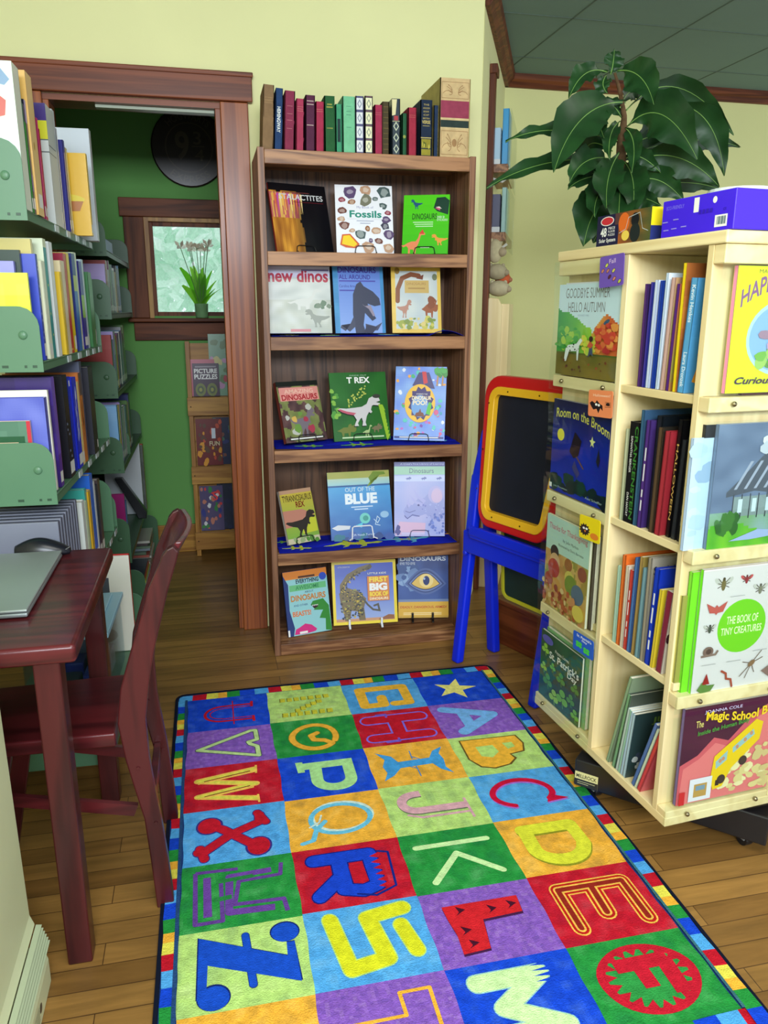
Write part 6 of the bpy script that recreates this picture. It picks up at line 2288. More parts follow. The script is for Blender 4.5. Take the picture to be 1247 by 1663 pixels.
# free-standing bookends (shelf brackets used between books)
for (u_, y, z, h, r_, col, label) in ((U1, .740, .100, .150, .05, SG, 'pale green bookend plate standing on the low base shelf'),
                                     (U1, .845, z4_, .190, .05, SG, 'pale green bookend plate at the end of the laptop shelf'),
                                     (U2, .30, .668, .10, .03, SGD, 'dark green bookend plate on the back room shelf')):
    be = thing('bookend', label, 'bookend', mtx=u_)
    mb = MB()
    o_ = .052 if z == .100 else 0
    plate(mb, y + .0215 if z == .1 else y, z + .002, h, o_, r_, col, x0=-.14 + o_)
    mb.build('upright_plate', M_PAINT, be)
    mb = MB()
    mb.box(-.10 + o_, y + .025, z + .0005, -.02 + o_, y + .06, z + .002, col)
    mb.build('foot_plate', M_PAINT, be)

# clear storage bin on the base shelf
bn = thing('storage_bin', 'clear plastic storage bin with a pale lid on the low shelf behind the table leg', 'bin', mtx=U1 @ Matrix.Translation((-.09, .30, .101)))
mb = MB()
for (a_, b_, c_, d_) in ((-.12, 0, -.117, .34), (.117, 0, .12, .34), (-.117, 0, .117, .003), (-.117, .337, .117, .34)):
    mb.box(a_, b_, .003, c_, d_, .22, (190, 214, 220))
mb.box(-.12, 0, 0, .12, .34, .003, (190, 214, 220))
mb.build('tub', clear_mat('bin_plastic', (.82, .9, .93), .12, .2), bn)
mb = MB()
mb.box(-.13, -.01, .2205, .13, .35, .238, (150, 200, 220))
mb.box(-.10, .02, .238, .10, .32, .246, (150, 200, 220))
mb.build('lid', M_PLASTIC, bn, bevel=.003)
rnd = random.Random(9)
for i in range(9):
    mb = MB()
    c = rnd.choice([(60, 60, 150), (200, 90, 60), (70, 70, 80), (150, 150, 170), (180, 60, 90)])
    x_, y_ = -.10 + (i % 3) * .07, .02 + (i // 3) * .10
    mb.box(x_, y_, .0035, x_ + .055, y_ + .08, .06 + .09 * rnd.random(), c)
    o = mb.build('craft_pot', M_PLASTIC, bevel=.004)
    o.matrix_world = U1 @ Matrix.Translation((-.09, .30, .101))
    tag(o, 'small coloured craft container seen inside the clear storage bin', 'container', 'craft containers in the clear bin')

# books of the far shelving
rnd = random.Random(21)
PAL = [('grey', (150, 154, 160)), ('navy', (36, 44, 100)), ('sea green', (90, 150, 130)), ('steel blue', (70, 110, 150)), ('plum', (100, 40, 80)), ('ochre', (190, 160, 60)), ('white', (206, 210, 206)), ('brick red', (140, 44, 44)), ('sky blue', (110, 160, 206)), ('moss green', (80, 120, 60)), ('black', (26, 28, 34)), ('lilac', (150, 130, 190))]
ROWS = [(1.258, .205, 'second'), (.962, .25, 'third'), (.668, .25, 'fourth')]
for z, hmax, nm in ROWS:
    y = .02
    used = []
    while y < .86:
        t = rnd.uniform(.022, .05)
        pool = [p for p in PAL if (p[0] not in used)]
        if not pool:
            break
        nmc, c = rnd.choice(pool)
        used.append(nmc)
        if 0.10 < y < .14 and z > 1.2:
            pass
        h = rnd.uniform(.78, .97) * hmax
        u1_book(y, t, z, h, .17, -.012, c, '%s spined book on the %s shelf of the back room shelving' % (nmc, nm), spine=lab if rnd.random() < .5 else two(mix(c, WHITE, .4), .6), base=U2, grp='books on the back room shelving', near=near_plain(c, mix(c, WHITE, .2)))
        y += t + rnd.uniform(.0, .012) + (.02 if len(used) == 12 else 0)
# blue box on the top shelf, red books leaning on shelf five, magazines on the base
o = MB().box(-.10, .08, 1.4865, -.012, .36, 1.535, (40, 80, 190)).build('small_box', M_PRINT, bevel=.002)
o.matrix_world = U2
tag(o, 'small blue box lying on the top shelf in the back room', 'box')
u1_book(.10, .020, .295, .24, .17, -.02, (130, 30, 90), 'magenta-purple book on the fifth shelf of the back room shelving', base=U2, near=near_plain((136, 30, 96)), spine=lambda a: a.rect(.1, .05, .9, .5, (226, 220, 190)))
u1_book(.145, .030, .295, .20, .17, -.02, (60, 80, 150), 'blue book beside the magenta one in the back room', base=U2, near=near_plain((70, 90, 150)))
u1_book(.780, .050, .295, .33, .17, .010, (170, 30, 36), 'tall red binder near the far end in the back room', base=U2, near=near_plain((60, 60, 60), (110, 120, 110)))
u1_book(.720, .040, .295, .36, .17, .000, (190, 196, 196), 'tall pale grey binder left of the red one in the back room', base=U2, near=near_plain((190, 196, 200)))
for i in range(14):
    h0 = .021 + i * .013
    c = rnd.choice([(120, 130, 140), (60, 70, 90), (160, 90, 80), (90, 110, 90), (170, 170, 160), (70, 60, 60)])
    mb = MB()
    mb.box(-.16, .56 + rnd.uniform(-.02, .02), h0, .020 + rnd.uniform(-.012, .012), .80, h0 + .011, c)
    o = mb.build('magazine', M_PRINT)
    o.matrix_world = U2
    tag(o, 'magazine lying flat in the pile on the lowest back room shelf', 'magazine', 'magazines piled on the lowest back room shelf')
for i in range(10):
    h0 = .021 + i * .012
    c = rnd.choice([(120, 130, 140), (50, 56, 70), (140, 150, 160), (190, 200, 60), (170, 70, 50)])
    mb = MB()
    mb.box(-.15, .22 + rnd.uniform(-.02, .02), h0, .022 + rnd.uniform(-.012, .012), .48, h0 + .010, c)
    o = mb.build('magazine', M_PRINT)
    o.matrix_world = U2
    tag(o, 'magazine lying flat in the nearer low pile in the back room', 'magazine', 'magazines in the nearer pile in the back room')
fan = MB()
fan.prism([(-.02, .0), (.018, .0), (.022, .03), (-.08, .20), (-.115, .20), (-.03, .03)], .62, .665, lambda u, v, t: Vector((u - .0, t, v + .297)), (20, 22, 26))
o = fan.build('magazine_holder', M_PLASTIC, bevel=.003)
o.matrix_world = U2
tag(o, 'slanted black magazine holder on the fifth back room shelf', 'magazine holder')
yb = MB()
yb.ball((0, 0, .016), .014, .014, .016, (190, 200, 20), 12)
o = yb.build('toy_ball', M_PLASTIC, smooth=True)
o.location = U2 @ Vector((-.045, .03, .963))
o.location.z = .9625
tag(o, 'small lime yellow ball between the two green bookshelves', 'ball')

# ================================================================== TABLE, LAPTOP, MOUSE
MAR = (120, 46, 46)
TZ = .694
tbl = thing('table', 'maroon stained wooden table with a laptop and a mouse on top', 'table')
mb = MB()
mb.box(-1.15, -1.372, TZ - .036, -.450, -.765, TZ, MAR)
mb.build('tabletop', M_MAROON, tbl, bevel=.009, smooth=True, seg=3)
for (x, y) in ((-.529, -1.356), (-.529, -.815), (-1.12, -1.356), (-1.12, -.815)):
    mb = MB()
    mb.box(x, y, 0, x + .047, y + .047, TZ - .0365, MAR)
    mb.build('leg', M_MAROONZ, tbl, bevel=.004, smooth=True)
mb = MB()
mb.box(-1.073, -.80, TZ - .115, -.5295, -.782, TZ - .0365, MAR)
mb.build('apron', M_MAROON, tbl, bevel=.002)

lp = thing('laptop', 'closed silver grey laptop lying on the maroon table', 'laptop', (-.70, -1.03, TZ + .0005))
mb = MB()
mb.box(-.12, -.195, .0025, .143, .195, .0115, (150, 158, 160))
mb.build('keyboard_base', mat('brushed_aluminium', rough=.35, metal=.55, mottle=.03), lp, bevel=.003, smooth=True)
mb = MB()
mb.box(-.12, -.195, .0125, .143, .195, .019, (168, 178, 176))
mb.build('screen_lid', mat('brushed_aluminium', rough=.35, metal=.55, mottle=.03), lp, bevel=.0025, smooth=True)
for (x_, y_) in ((-.10, -.17), (.12, -.17), (-.10, .17), (.12, .17)):
    mb = MB()
    mb.lathe([(.006, 0), (.006, .0027)], (x_, y_, 0), (30, 30, 34), 10)
    mb.build('rubber_foot', M_PLASTIC, lp)

ms = thing('computer_mouse', 'black and silver wired computer mouse on the far side of the table', 'mouse', (-.606, -.800, TZ + .0005))


def mouse_shape(sx, sz, z0, lo=0.0):
    vs, fs = [], []
    nu, nv = 18, 14
    for i in range(nu + 1):
        u = i / nu
        x = -.062 + .124 * u
        w_ = .030 * (math.sin(math.pi * (.08 + .86 * u)) ** .5) * sx
        hh = (.010 + .030 * math.sin(math.pi * min(1, u * .75 + .18)) ** 1.4 * (1 if u < .9 else (1 - (u - .9) * 5))) * sz
        for j in range(nv + 1):
            t = math.pi * j / nv
            vs.append((x, w_ * math.cos(t), z0 + hh * max(lo, math.sin(t)) ** .8))
    for i in range(nu):
        for j in range(nv):
            a = i * (nv + 1) + j
            fs.append([a, a + nv + 1, a + nv + 2, a + 1])
        fs.append([i * (nv + 1) + nv, (i + 1) * (nv + 1) + nv, (i + 1) * (nv + 1), i * (nv + 1)])
    fs.append([j for j in range(nv + 1)])
    fs.append([nu * (nv + 1) + j for j in range(nv + 1)][::-1])
    return vs, fs


mb = MB()
v_, f_ = mouse_shape(1.0, 1.0, .003)
mb.add(v_, f_, (18, 20, 30))
mb.build('shell', M_PLASTIC, ms, smooth=True)
mb = MB()
ring = []
for i in range(40):
    t = 2 * math.pi * i / 40
    ring.append((.0615 * math.cos(t), .030 * math.sin(t) * (1 - .15 * abs(math.cos(t))), .010 + .007 * math.cos(2 * t)))
mb.tube(ring + [ring[0]], .0016, (190, 190, 196), 6, caps=False)
mb.build('silver_trim', M_METAL, ms)
mb = MB()
mb.tube([(-.060, 0, .006), (-.10, .004, .002), (-.16, .0, .002), (-.22, .01, .002), (-.30, .0, .002)], .0018, (20, 20, 24), 6)
mb.build('cable', M_PLASTIC, ms)
mb = MB()
mb.lathe([(.004, 0), (.004, .006)], (0, 0, 0), (60, 60, 66), 12, m=Matrix.Translation((-.035, .003, .030)) @ Matrix.Rotation(math.pi / 2, 4, 'X'))
mb.build('scroll_wheel', M_PLASTIC, ms)

# ================================================================== CHAIR
ch = thing('folding_chair', 'maroon wooden folding chair with curved back posts pushed up to the table', 'chair', (-.36, -1.075, 0))
prf = [(0, -.364, -.327), (.12, -.369, -.333), (.225, -.375, -.341), (.31, -.391, -.350), (.37, -.402, -.355), (.455, -.411, -.356), (.53, -.400, -.345), (.607, -.375, -.329), (.67, -.353, -.311), (.735, -.332, -.293), (.79, -.306, -.274)]
pts = [(b_, z) for z, a_, b_ in prf] + [(-.268, .812), (-.278, .824), (-.290, .818), (-.300, .806)] + [(a_, z) for z, a_, b_ in reversed(prf)]
pts = [(x + .36, z) for x, z in pts]
for y in (-.159, .137):
    mb = MB()
    mb.prism(pts, y, y + .022, lambda u, v, t: Vector((u, t, v)), MAR)
    lg = mb.build('back_post', M_MAROONZ, ch, bevel=.003)
    for (zx, zz) in ((-.018, .35), (.008, .215)):
        mb = MB()
        mb.lathe([(.004, 0), (.0035, .0025)], (0, 0, 0), (90, 40, 40), 10, m=Matrix.Translation((zx, y - .0002, zz)) @ Matrix.Rotation(math.pi / 2, 4, 'X'))
        mb.build('bolt', M_MAROONZ, lg)


def rail(z0, z1, name, bow=.018, th=.014):
    def xs(z):
        for (za, a0, b0), (zb, a1, b1) in zip(prf, prf[1:]):
            if za <= z <= zb:
                t = (z - za) / (zb - za)
                return ((a0 + b0) / 2) * (1 - t) + ((a1 + b1) / 2) * t + .36
        return -.284 + .36 + (z - .79) * .45
    mb = MB()
    n_ = 12
    outl = []
    for side in (1, -1):
        vs = []
    vs, fs = [], []
    for i in range(n_ + 1):
        y = -.1365 + (.273) * i / n_
        bo = bow * math.sin(math.pi * i / n_)
        for z in (z0, (z0 + z1) / 2, z1):
            for sgn in (-1, 1):
                vs.append((xs(z) + bo + sgn * th / 2, y, z))
    for i in range(n_):
        a, b = i * 6, (i + 1) * 6
        for q, r_ in ((0, 2), (2, 4)):
            fs.append([a + q, b + q, b + r_, a + r_])
            fs.append([a + q + 1, a + r_ + 1, b + r_ + 1, b + q + 1])
        fs.append([a, a + 1, b + 1, b])
        fs.append([a + 4, b + 4, b + 5, a + 5])
    fs.append([0, 2, 4, 5, 3, 1])
    fs.append([n_ * 6 + k for k in (1, 3, 5, 4, 2, 0)])
    mb.add(vs, fs, MAR)
    mb.build(name, M_MAROON, ch, bevel=.003)


rail(.735, .826, 'top_rail')
rail(.600, .650, 'back_slat', .012)
rail(.500, .545, 'back_slat', .010)
mb = MB()
mb.prism([(-.058, -.150), (-.062, .128), (-.34, .118), (-.40, .10), (-.40, -.12), (-.34, -.142)], .398, .430, lambda u, v, t: Vector((u, v + .0, t)), MAR)
mb.build('seat', M_MAROON, ch, bevel=.005, smooth=True)
for y in (-.1355, .1195):
    mb = MB()
    mb.prism([(-.30, .397), (-.262, .397), (-.345, 0), (-.385, 0)], y, y + .016, lambda u, v, t: Vector((u, t, v)), MAR)
    mb.build('front_leg', M_MAROONZ, ch, bevel=.002)
    mb = MB()
    mb.prism([(-.32, .28), (-.30, .30), (-.03, .235), (-.04, .21)], y + .0165 if y < 0 else y - .0125, y + .0285 if y < 0 else y - .0005, lambda u, v, t: Vector((u, t, v)), MAR)
    mb.build('side_brace', M_MAROON, ch)
for (x0, x1, z0, z1) in ((-.033, -.018, .12, .30),):
    mb = MB()
    mb.box(-.012, -.1365, .20, .004, .1365, .235, MAR)
    mb.build('stretcher', M_MAROON, ch, bevel=.002)
mb = MB()
mb.box(-.365, -.119, .12, -.350, .119, .15, MAR)
mb.build('stretcher', M_MAROON, ch, bevel=.002)

# ================================================================== HEATER at the left edge
CRM = (214, 220, 176)
ht = thing('wall_heater', 'cream painted metal heater cabinet with a louvred foot at the left edge', 'heater', (-.582, -1.385, 0))
mb = MB()
mb.prism([(-.28, 0.09), (.012, .135), (.004, .16), (.0, .80), (-.28, .80)], -1.3, 0, lambda u, v, t: Vector((u, t, v)), CRM)
mb.build('cabinet', M_PAINT, ht, bevel=.004)
mb = MB()
mb.prism([(-.28, 0), (.027, 0), (.027, .055), (.018, .085), (-.28, .0895)], -1.3, 0.0, lambda u, v, t: Vector((u, t, v)), CRM)
A_ = Art(mb, lambda s_, t_, k: (.0272 + k, -.30 + s_ * .22, .006 + t_ * .045))
for i in range(5):
    A_.rect(.2 + .03 * i, .75 - .14 * i, .9, .79 - .14 * i, (120, 124, 100))
A_.ell(.95, .5, .04, .2, (60, 60, 60))
mb.build('foot_box', M_PAINT, ht, bevel=.003)
for i in range(6):
    mb = MB()
    z = .094 + i * .0075
    mb.prism([(.020 - i * .0015, z), (.032 - i * .0022, z - .002), (.034 - i * .0022, z + .002), (.020 - i * .0015, z + .004)], -1.3, -.002, lambda u, v, t: Vector((u, t, v)), mix(CRM, (120, 140, 120), .4))
    mb.build('louvre', M_PAINT, ht)

# ================================================================== BACK ROOM THINGS
sg = thing('round_sign', 'round dark station sign on the green wall above the small window', 'sign', (-.222, YB - .001, 2.028))
mb = MB()
mb.lathe([(.172, 0), (.178, .004), (.178, .016), (.172, .020)], (0, 0, 0), (34, 22, 20), 40, m=Matrix.Rotation(math.pi / 2, 4, 'X'))
a = Art(mb, lambda s_, t_, k: ((s_ - .5) * .36, -.0202 - k, (t_ - .5) * .36))
a.ell(.5, .5, .31, .31, (74, 60, 48), 40)
a.ell(.5, .5, .298, .298, (34, 22, 20), 40)
a.text('9', .32, .34, .50, .70, (74, 64, 52), .02)
a.text('3', .56, .54, .66, .70, (74, 64, 52), .01)
a.rect(.54, .51, .70, .525, (74, 64, 52))
a.text('4', .57, .34, .69, .48, (74, 64, 52), .01)


def circ(r, base, top):
    def f(x, y):
        t = math.pi / 2 - (x - .5) * 2.4 if top else -math.pi / 2 + (x - .5) * 2.4
        rr = (r + (y - base)) if top else (r - (y - base))
        return (.5 + rr * math.cos(t), .5 + rr * math.sin(t))
    return f


a.text('HOGWARTS', .18, 0, .82, .09, (74, 64, 52), .01, fn=circ(.345, 0, True))
a.text('EXPRESS', .22, 0, .78, .09, (74, 64, 52), .01, fn=circ(.435, 0, False))
mb.build('disc', M_PLASTIC, sg)

vz = thing('tulip_vase', 'frosted green glass vase of pale flowers standing on the window sill', 'vase', (-.205, YB - .032, 1.2320))
mb = MB()
mb.lathe([(.024, 0), (.030, .004), (.034, .07), (.032, .0705), (.022, .004)], (0, 0, 0), (170, 214, 160), 20)
mb.build('glass_body', M_FROST, vz)
mb = MB()
mb.lathe([(.020, .005), (.030, .03), (.032, .06), (.0, .061)], (0, 0, 0), (110, 160, 90), 16)
mb.build('pebbles', M_FABRIC, vz)
rnd = random.Random(14)
for i in range(15):
    a0 = i * 2.4
    hh = rnd.uniform(.10, .23)
    sp_ = rnd.uniform(.02, .085) if i % 3 else .10
    wd = rnd.uniform(.016, .026)
    mb = MB()
    dx, dy = math.cos(a0) * sp_, math.sin(a0) * sp_ * .35
    side = Vector((-math.sin(a0), math.cos(a0), 0)) if abs(math.sin(a0)) > .5 else Vector((1, 0, 0))
    side = Vector((1, 0, 0)) if abs(dx) < .05 else Vector((.8, .3, .4)).normalized()
    mb.sheet(lambda u, v: Vector((dx * v * v, dy * v * v, .03 + hh * v)) + side * ((u - .5) * 2 * wd * (math.sin(math.pi * min(.98, v * .86 + .1)) ** .7)), 2, 8, mix((90, 180, 30), (150, 214, 60), rnd.random()))
    mb.build('leaf', M_PETAL, vz, smooth=True)
for i, (dx, hh) in enumerate(((-.085, .335), (-.045, .345), (-.035, .325), (-.008, .335), (.01, .33), (.030, .325), (.048, .345))):
    dy = ((i * 5) % 3 - 1) * .02
    mb = MB()
    mb.tube([(0, 0, .03), (dx * .4, dy * .5, hh * .5), (dx, dy, hh)], .0018, (90, 130, 70), 6)
    st_ = mb.build('stem', M_LEAF, vz)
    mb = MB()
    for k in range(6):
        t = k * math.pi / 3 + i
        d = Vector((math.cos(t) * .8, math.sin(t) * .7, 1.0 if k % 2 else .1)).normalized()
        s_ = d.orthogonal().normalized()
        ln = .030 + .012 * ((k + i) % 2)
        mb.add([Vector((dx, dy, hh)) - Vector((0, 0, .004)), Vector((dx, dy, hh)) + d * ln * .6 + s_ * .011, Vector((dx, dy, hh)) + d * ln, Vector((dx, dy, hh)) + d * ln * .6 - s_ * .011], [(0, 1, 2, 3)], (230, 216, 196) if k % 2 else (250, 246, 232))
    mb.build('flower', M_PETAL, vz)

# low display rack under the window
RK = frame((-.297, 1.330, 0), (1, 0, 0), (0, 1, 0), (0, 0, 1)) @ Matrix.Rotation(rad(-1.6), 4, 'X')
rk = thing('book_rack', 'low pine display rack of face-out books under the back room window', 'book rack', mtx=RK)
for x in (0, .44):
    mb = MB()
    mb.box(x, 0, 0.002, x + .022, .055, 1.12, (190, 140, 60))
    mb.build('side_rail', M_PINEZ, rk, bevel=.001)
mb = MB()
mb.box(.0225, .045, .04, .4395, .054, 1.11, (190, 140, 60))
mb.build('back_board', M_PINE, rk)
for z in (.040, .392, .748):
    mb = MB()
    mb.box(-.004, -.014, z, .466, -.0005, z + .092, (196, 150, 70))
    s_ = mb.build('front_slat', M_PINE, rk, bevel=.0015)
    mb = MB()
    mb.lathe([(.0035, 0), (.003, .002)], (0, 0, 0), (50, 40, 30), 8, m=Matrix.Translation((.012, -.0142, z + .046)) @ Matrix.Rotation(math.pi / 2, 4, 'X'))
    mb.build('screw', M_METAL, s_)
    mb = MB()
    mb.box(.0225, .0, z, .4395, .0445, z + .012, (180, 130, 60))
    mb.build('ledge', M_PINE, rk)


def art_puz(a):
    a.rect(0, 0, 1, .97, (60, 30, 60))
    a.text('PICTURE', .06, .70, .94, .84, WHITE, .03)
    a.text('PUZZLES', .06, .52, .94, .67, WHITE, .03)
    a.rect(.1, .88, .9, .92, (150, 140, 150))
    for x in (.28, .72):
        a.ell(x, .20, .20, .20, (110, 120, 40))
        a.ell(x, .20, .12, .12, (60, 80, 40))
        a.ell(x, .20, .06, .06, (150, 150, 60))


def art_busy(c0, cols, seed, txt=None):
    def f(a):
        a.grid(lambda x, y: c0, 2, 2)
        a.blobs(34, (.03, .03, .97, .97), (.04, .10), cols, seed)
        if txt:
            for (t, x0, y0, x1, y1, c) in txt:
                a.text(t, x0, y0, x1, y1, c, .02)
    return f


RB = [(.030, .130, .845, .165, .008, (60, 30, 60), art_puz, 'purple picture puzzle book on the upper ledge of the pine rack'),
      (.020, .120, .845, .185, .020, (190, 90, 110), None, 'pink-edged book behind the purple puzzle one on the pine rack'),
      (.115, .215, .845, .310, .028, (150, 180, 150), art_busy((120, 160, 130), [(180, 40, 60), (200, 190, 120), (90, 120, 70), (190, 140, 180)], 3, [('EYE', .60, .72, .98, .84, (170, 30, 50))]), 'tall red and green busy book on the upper ledge of the pine rack'),
      (.030, .130, .488, .240, .010, (120, 30, 30), art_busy((110, 26, 30), [(220, 150, 40), (90, 60, 40), (190, 70, 40)], 5, [('I', .60, .58, .75, .80, (210, 220, 230)), ('FUN', .50, .42, .90, .52, (214, 200, 160))]), 'maroon and gold busy book on the middle ledge of the pine rack'),
      (.115, .200, .488, .245, .024, (30, 40, 80), art_busy((26, 36, 70), [(60, 80, 110), (120, 70, 60), (70, 110, 90), (40, 50, 110)], 6, [('10', .45, .5, .7, .72, (90, 70, 90))]), 'dark blue speckled book on the middle ledge of the pine rack'),
      (.030, .120, .136, .240, .010, (60, 60, 120), art_busy((80, 70, 110), [(210, 60, 60), (220, 220, 220), (50, 130, 60), (190, 120, 100), (40, 50, 130)], 8, [('S', .55, .68, .78, .88, (230, 60, 60))]), 'busy red, white and green book on the lowest ledge of the pine rack'),
      (.120, .200, .136, .250, .024, (24, 34, 60), art_busy((22, 32, 56), [(26, 36, 62), (24, 34, 70)], 9, [('go', .62, .62, .86, .76, (190, 190, 190))]), 'plain midnight blue book on the lowest ledge of the pine rack')]
for (x, w_, z, h, y, col, art, label) in RB:
    make_book('picture_book', label, 'book', RK @ Matrix.Translation((x, y, z)), w_, h, .010, col, front=art, soft=True, group='face-out books on the pine rack')

# ================================================================== EASEL
ET = Vector((0.3564, -0.9343, 0))
EB = Vector((0.9343, 0.3564, 0))
EM = frame((0.66, -0.194, 0), ET, EB, (0, 0, 1))
BLU = (10, 40, 216)
ez = thing('chalkboard_easel', "child's blue plastic easel with a red and yellow framed chalkboard beside the bookcase", 'easel', mtx=EM)


def beam(mb, p, q, w0, w1, d, col=BLU):
    p, q = Vector(p), Vector(q)
    vs = []
    for c, w_ in ((p, w0), (q, w1)):
        for (sx, sy) in ((-1, -1), (1, -1), (1, 1), (-1, 1)):
            vs.append(c + Vector((sx * w_ / 2, sy * d / 2, 0)))
    mb.add(vs, [(0, 3, 2, 1), (4, 5, 6, 7), (0, 1, 5, 4), (1, 2, 6, 5), (2, 3, 7, 6), (3, 0, 4, 7)], col)


def fy(z):
    return z * .1405


for x in (0.0, .405):
    mb = MB()
    beam(mb, (x, fy(.0), .0), (x - (.03 if x == 0 else -.0), fy(.70), .70), .040, .046, .034)
    lg = mb.build('front_leg', M_PLASTIC, ez, bevel=.010, smooth=True, seg=3)
    mb = MB()
    beam(mb, (x - (.028 if x == 0 else 0), fy(.66) + .004, .66), (x - (.010 if x == 0 else 0), fy(.86), .865), .052, .034, .040)
    mb.build('hinge_arm', M_PLASTIC, ez, bevel=.011, smooth=True, seg=3)
    mb = MB()
    mb.lathe([(.011, 0), (.011, .010), (.007, .014)], (0, 0, 0), BLU, 14, m=Matrix.Translation((x - .012, fy(.40) - .016, .42)) @ Matrix.Rotation(math.pi / 2, 4, 'X'))
    mb.build('peg', M_PLASTIC, lg)
    mb = MB()
    beam(mb, (x - .0, .178, .0), (x - (.01 if x == 0 else 0), .125, .72), .046, .048, .036)
    mb.build('rear_leg', M_PLASTIC, ez, bevel=.010, smooth=True, seg=3)
mb = MB()
mb.box(-.020, fy(.47) - .040, .425, .445, fy(.47) - .004, .505, BLU)
mb.box(.030, fy(.50) - .058, .488, .425, fy(.50) - .004, .520, BLU)
mb.box(.030, fy(.50) - .062, .500, .425, fy(.50) - .050, .535, BLU)
mb.build('tray', M_PLASTIC, ez, bevel=.005, smooth=True)


def rrect(x0, z0, x1, z1, r, n=6):
    pts = []
    for cx_, cz_, a0 in ((x1 - r, z1 - r, 0), (x0 + r, z1 - r, 90), (x0 + r, z0 + r, 180), (x1 - r, z0 + r, 270)):
        pts += [(cx_ + r * math.cos(rad(a0 + k * 90 / n)), cz_ + r * math.sin(rad(a0 + k * 90 / n))) for k in range(n + 1)]
    return pts


def ringmesh(mb, o_, i_, fn, y0, y1, col):
    n = len(o_)
    vs = [fn(u, v, y0) for u, v in o_] + [fn(u, v, y1) for u, v in o_] + [fn(u, v, y1) for u, v in i_] + [fn(u, v, y0) for u, v in i_]
    fs = []
    for k in range(n):
        j = (k + 1) % n
        for r_ in range(4):
            q_ = (r_ + 1) % 4
            fs.append([r_ * n + k, r_ * n + j, q_ * n + j, q_ * n + k])
    mb.add(vs, fs, col)


def bfn(u, v, t):
    return Vector((.20 + (u - .20) * (1 - (1.055 - v) * .48), fy(v) + t, v))


RX_, RZ0_, RZ1_ = .43, .535, 1.055
mb = MB()
ringmesh(mb, rrect(-.030, RZ0_, RX_, RZ1_, .075), rrect(.012, RZ0_ + .038, RX_ - .042, RZ1_ - .045, .045), bfn, -.030, .006, (206, 26, 26))
mb.build('red_frame', M_PLASTIC, ez, bevel=.006, smooth=True)
mb = MB()
ringmesh(mb, rrect(.000, RZ0_ + .028, RX_ - .030, RZ1_ - .036, .052), rrect(.030, RZ0_ + .058, RX_ - .060, RZ1_ - .064, .022), bfn, -.036, -.008, (244, 186, 36))
yf_ = mb.build('yellow_rim', M_PLASTIC, ez, bevel=.003, smooth=True)
for (x, z) in ((.014, .96), (.013, .66), (.10, 1.005), (.25, 1.005), (.11, .577), (.25, .577), (.015, .80)):
    mb = MB()
    mb.lathe([(.003, 0), (.003, .0012)], (0, 0, 0), (120, 100, 40), 8, m=Matrix.Translation((x, fy(z) - .0362, z)) @ Matrix.Rotation(math.pi / 2, 4, 'X'))
    mb.build('rivet', M_METAL, yf_)
mb = MB()
mb.prism(rrect(.020, RZ0_ + .045, RX_ - .050, RZ1_ - .052, .03), -.016, -.004, bfn, (20, 24, 40))
mb.build('chalkboard_panel', mat('chalkboard', rough=.55, spec=.35, mottle=.15, mscale=9), ez)


def rfn(u, v, t):
    return Vector((u, .185 - v * .06 + t, v))


mb = MB()
mb.prism(rrect(.03, .235, .40, .62, .03), .02, .028, rfn, (40, 60, 44))
mb.build('rear_panel', mat('chalkboard', rough=.55, spec=.35, mottle=.15, mscale=9), ez)
mb = MB()
ringmesh(mb, rrect(.02, .225, .41, .63, .035), rrect(.035, .240, .395, .615, .02), rfn, .016, .034, (222, 214, 40))
mb.build('rear_yellow_rim', M_PLASTIC, ez, bevel=.002)

# wooden bench behind the easel
BM = frame((.862, -.040, 0), (0.385, -0.923, 0), (0.923, 0.385, 0), (0, 0, 1))
bench = thing('wooden_step', 'low reddish brown wooden step box behind the easel', 'step', mtx=BM)
mb = MB()
mb.box(0, .0, 0, .262, .26, .165, (120, 60, 36))
mb.build('box', M_TRIMX, bench, bevel=.003)
mb = MB()
mb.box(-.008, -.010, .1655, .268, .27, .185, (130, 66, 40))
mb.build('lid_board', M_TRIMX, bench, bevel=.004)

# ================================================================== THINGS ON THE ANGLED WALL
def awbox(mb, s0, s1, o0, o1, z0, z1, col):
    mb.box(s0, -o1, z0, s1, -o0, z1, col)


wr = thing('wall_rack', 'two small wooden ledges with clear fronts on the angled wall', 'wall rack', mtx=AWM)
for (z0, z1, hh) in ((1.832, 1.866, .21), (1.560, 1.596, .19)):
    mb = MB()
    awbox(mb, .335, .80, .0005, .082, z0, z1, (130, 90, 50))
    lg = mb.build('ledge', M_OAKX, wr, bevel=.002)
    mb = MB()
    awbox(mb, .335, .80, .086, .088, z0 - .03, z1 + hh, (220, 240, 240))
    mb.build('clear_front', M_ACRYL, wr)
    mb = MB()
    mb.tube([(.34, -.09, z0 - .012), (.34, -.06, z0 - .035), (.34, -.01, z0 - .02)], .006, (214, 214, 208), 8)
    mb.build('bracket', M_PLASTIC, wr)


def awbook(label, s0, s1, o0, th, z, h, col, lab_=False, tilt=0):
    X = WD
    m = frame(AW(s0, o0 + th, z), WD, -WN, (0, 0, 1))
    if tilt:
        m = m @ Matrix.Rotation(rad(tilt), 4, 'Y')
    f = (lambda a: a.rect(0, 0, 1, .14, (214, 220, 220))) if lab_ else None
    return make_book('wall_book', label, 'book', m, s1 - s0, h, th, col, group='books in the angled wall racks', spine=f, soft=th < .02)


